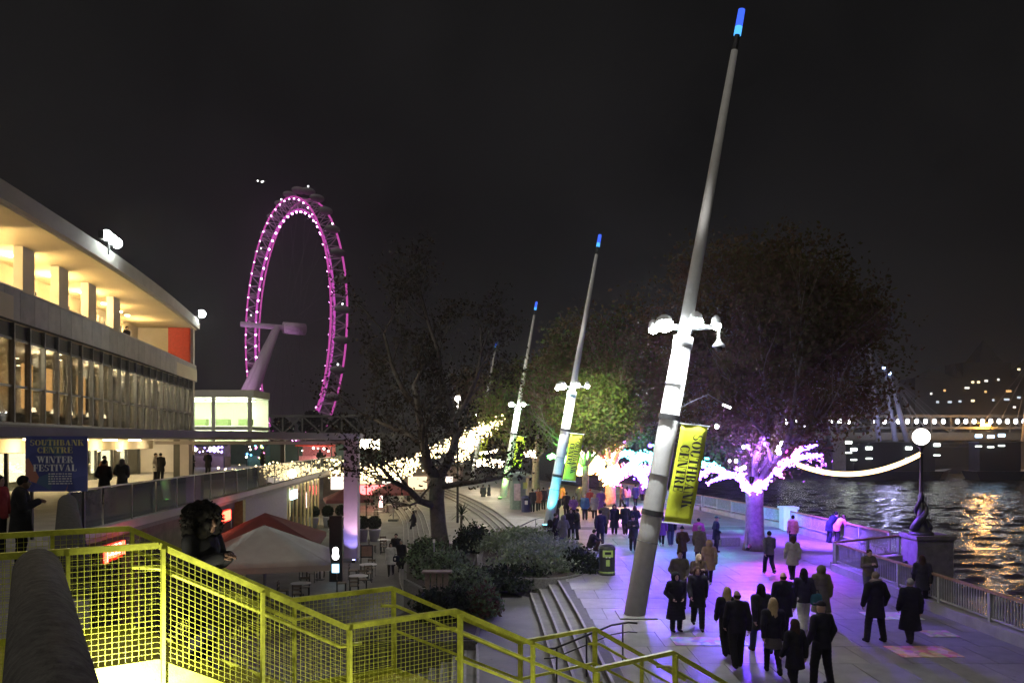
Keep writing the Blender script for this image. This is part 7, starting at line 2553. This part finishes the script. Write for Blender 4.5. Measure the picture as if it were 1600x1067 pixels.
for k, (px, fy, coat, lb) in enumerate(((118, 775, "tan", "tan coated person at the lit hall doors near the poster"), (163, 788, "black", "black coated person behind the glass balustrade near the poster"), (163, 766, "rust", "person in rust top at the lit hall doors"), (191, 782, "grey", "grey haired person in grey behind the glass balustrade"),
                                        (243, 752, "white", "pale coated person farther along behind the balustrade"), (251, 752, "black", "black coated person walking with the pale coated one"), (300, 742, "black", "dark figure at the violet lit stall"), (325, 742, "black", "second dark figure at the violet lit stall"), (410, 736, "black", "dark figure at the coloured lamp stall"), (500, 733, "black", "dark figure before the red stall"))):
    person(G(px, fy, 2.8), 1.72, AWAY if k % 2 else RIGHT, "pockets", "coat", "long" if k % 3 == 0 else "short", coat, "black", "hgrey" if k == 3 else "hblack", lb, 0, "black", TG)
# woman with big curly hair on the yellow stair
s_ = 0.55
pz = 3.17 - 0.99 * s_ / RUN1
q = SP(0.62, 0, 1.05)
woman = person(Vector((q.x, q.y, 3.17 - 0.99 * (2.5 / 6) - 0.01)), 1.74, RIGHT - .3, "phone", "coat", "afro", "black", "black", "hblack", "woman in black with a great mass of curly hair coming down the yellow stair", 2, "black", "people on the yellow stair", fine=True)

r_ = np.random.RandomState(12)
u_ = r_.normal(size=(5200, 3))
u_ /= np.linalg.norm(u_, axis=1)[:, None]
cz = np.array((0, 0.0, 1.62)) + u_ * np.array((0.19, 0.185, 0.185)) * r_.uniform(0.8, 1.22, size=(5200, 1))
keep = (cz[:, 1] > -0.10) | (np.abs(cz[:, 0]) > 0.085) | (cz[:, 2] > 1.69)
leaves(cz[keep] + np.array(WLOC[woman.name]), 0.016, 5, "curls", [cloth(C["hblack"])], woman, kind="stuff")
for s_b, lb in ((0.0, "person standing on the concert hall balcony at the left edge"), (18.6, "person standing on the far part of the concert hall balcony")):
    person(F(s_b, -0.9, 10.7), 1.74, PI / 2 - 0.2, "pockets", "jacket", "short", "black", "black", "hblack", lb, 0, "black", "people on the hall balcony")

# bags
def bag(name, loc, size, rz, c, label, strap=True):
    t = thing(name, label, "bag", loc, "bags")
    w_, d_, h_ = size
    F_ = Field((-w_, -d_, -0.05), (w_, d_, h_ + 0.1), 0.03)
    F_.cone((-w_ * .25, 0, h_ * .3), (w_ * .25, 0, h_ * .3), h_ * .3, h_ * .3, 0.02, d_ / w_ + .3)
    F_.cone((-w_ * .2, 0, h_ * .65), (w_ * .2, 0, h_ * .65), h_ * .28, h_ * .28, 0.05, d_ / w_ + .3)
    v, qd = F_.mesh()
    me = to_mesh("pouch", v, qd)
    o = bpy.data.objects.new("pouch", me)
    COL.objects.link(o)
    o.parent = t
    o.material_slots[0].link = "OBJECT"
    o.material_slots[0].material = cloth(C[c])
    if strap:
        MB().tube([(-w_ * .3, 0, h_ * .8), (-w_ * .15, 0, h_ * 1.15), (w_ * .15, 0, h_ * 1.15), (w_ * .3, 0, h_ * .8)], 0.014, 6).build("strap", cloth(C["black"]), t, local=True)
    t.rotation_euler = (0, 0, rz)


p = G(868, 856)
bag("backpack", p + Vector((-0.27, 0, 0.98)), (0.36, 0.26, 0.46), PI / 2, "black", "round black backpack worn by the man at the planter wall")
p = G(1455, 948)
bag("carrier_bag", p, (0.42, 0.24, 0.42), 0.2, "char", "dark carrier bag on the paving against the railing plinth")
p = G(1256, 985)
bag("shoulder_bag", p + Vector((0.30, -0.12, 0.72)), (0.34, 0.16, 0.36), 0.3, "teal", "teal shoulder bag hanging beside the white trousers")
p = G(611, 899, -1.6)
bag("shoulder_bag", p + Vector((0.28, -0.1, 0.72)), (0.34, 0.16, 0.34), 0.2, "navy", "dark shoulder bag carried by the woman in the white coat")

# ------------------------------------------------------------------ thin haze volume added to put a glow round the lamps
hz = MB().box((0, 700, 60), (3300, 1640, 135)).build("haze", [])
hm = bpy.data.materials.new("night_air")
hm.use_nodes = True
n, l = hm.node_tree.nodes, hm.node_tree.links
n.remove(n["Principled BSDF"])
pv = n.new("ShaderNodeVolumePrincipled")
pv.inputs["Color"].default_value = (0.85, 0.87, 0.92, 1)
pv.inputs["Density"].default_value = 0.00045
pv.inputs["Anisotropy"].default_value = 0.75
l.new(pv.outputs[0], n["Material Output"].inputs["Volume"])
hz.data.materials.append(hm)
tag(hz, "thin damp night air glowing round the lamps", "haze", kind="stuff")
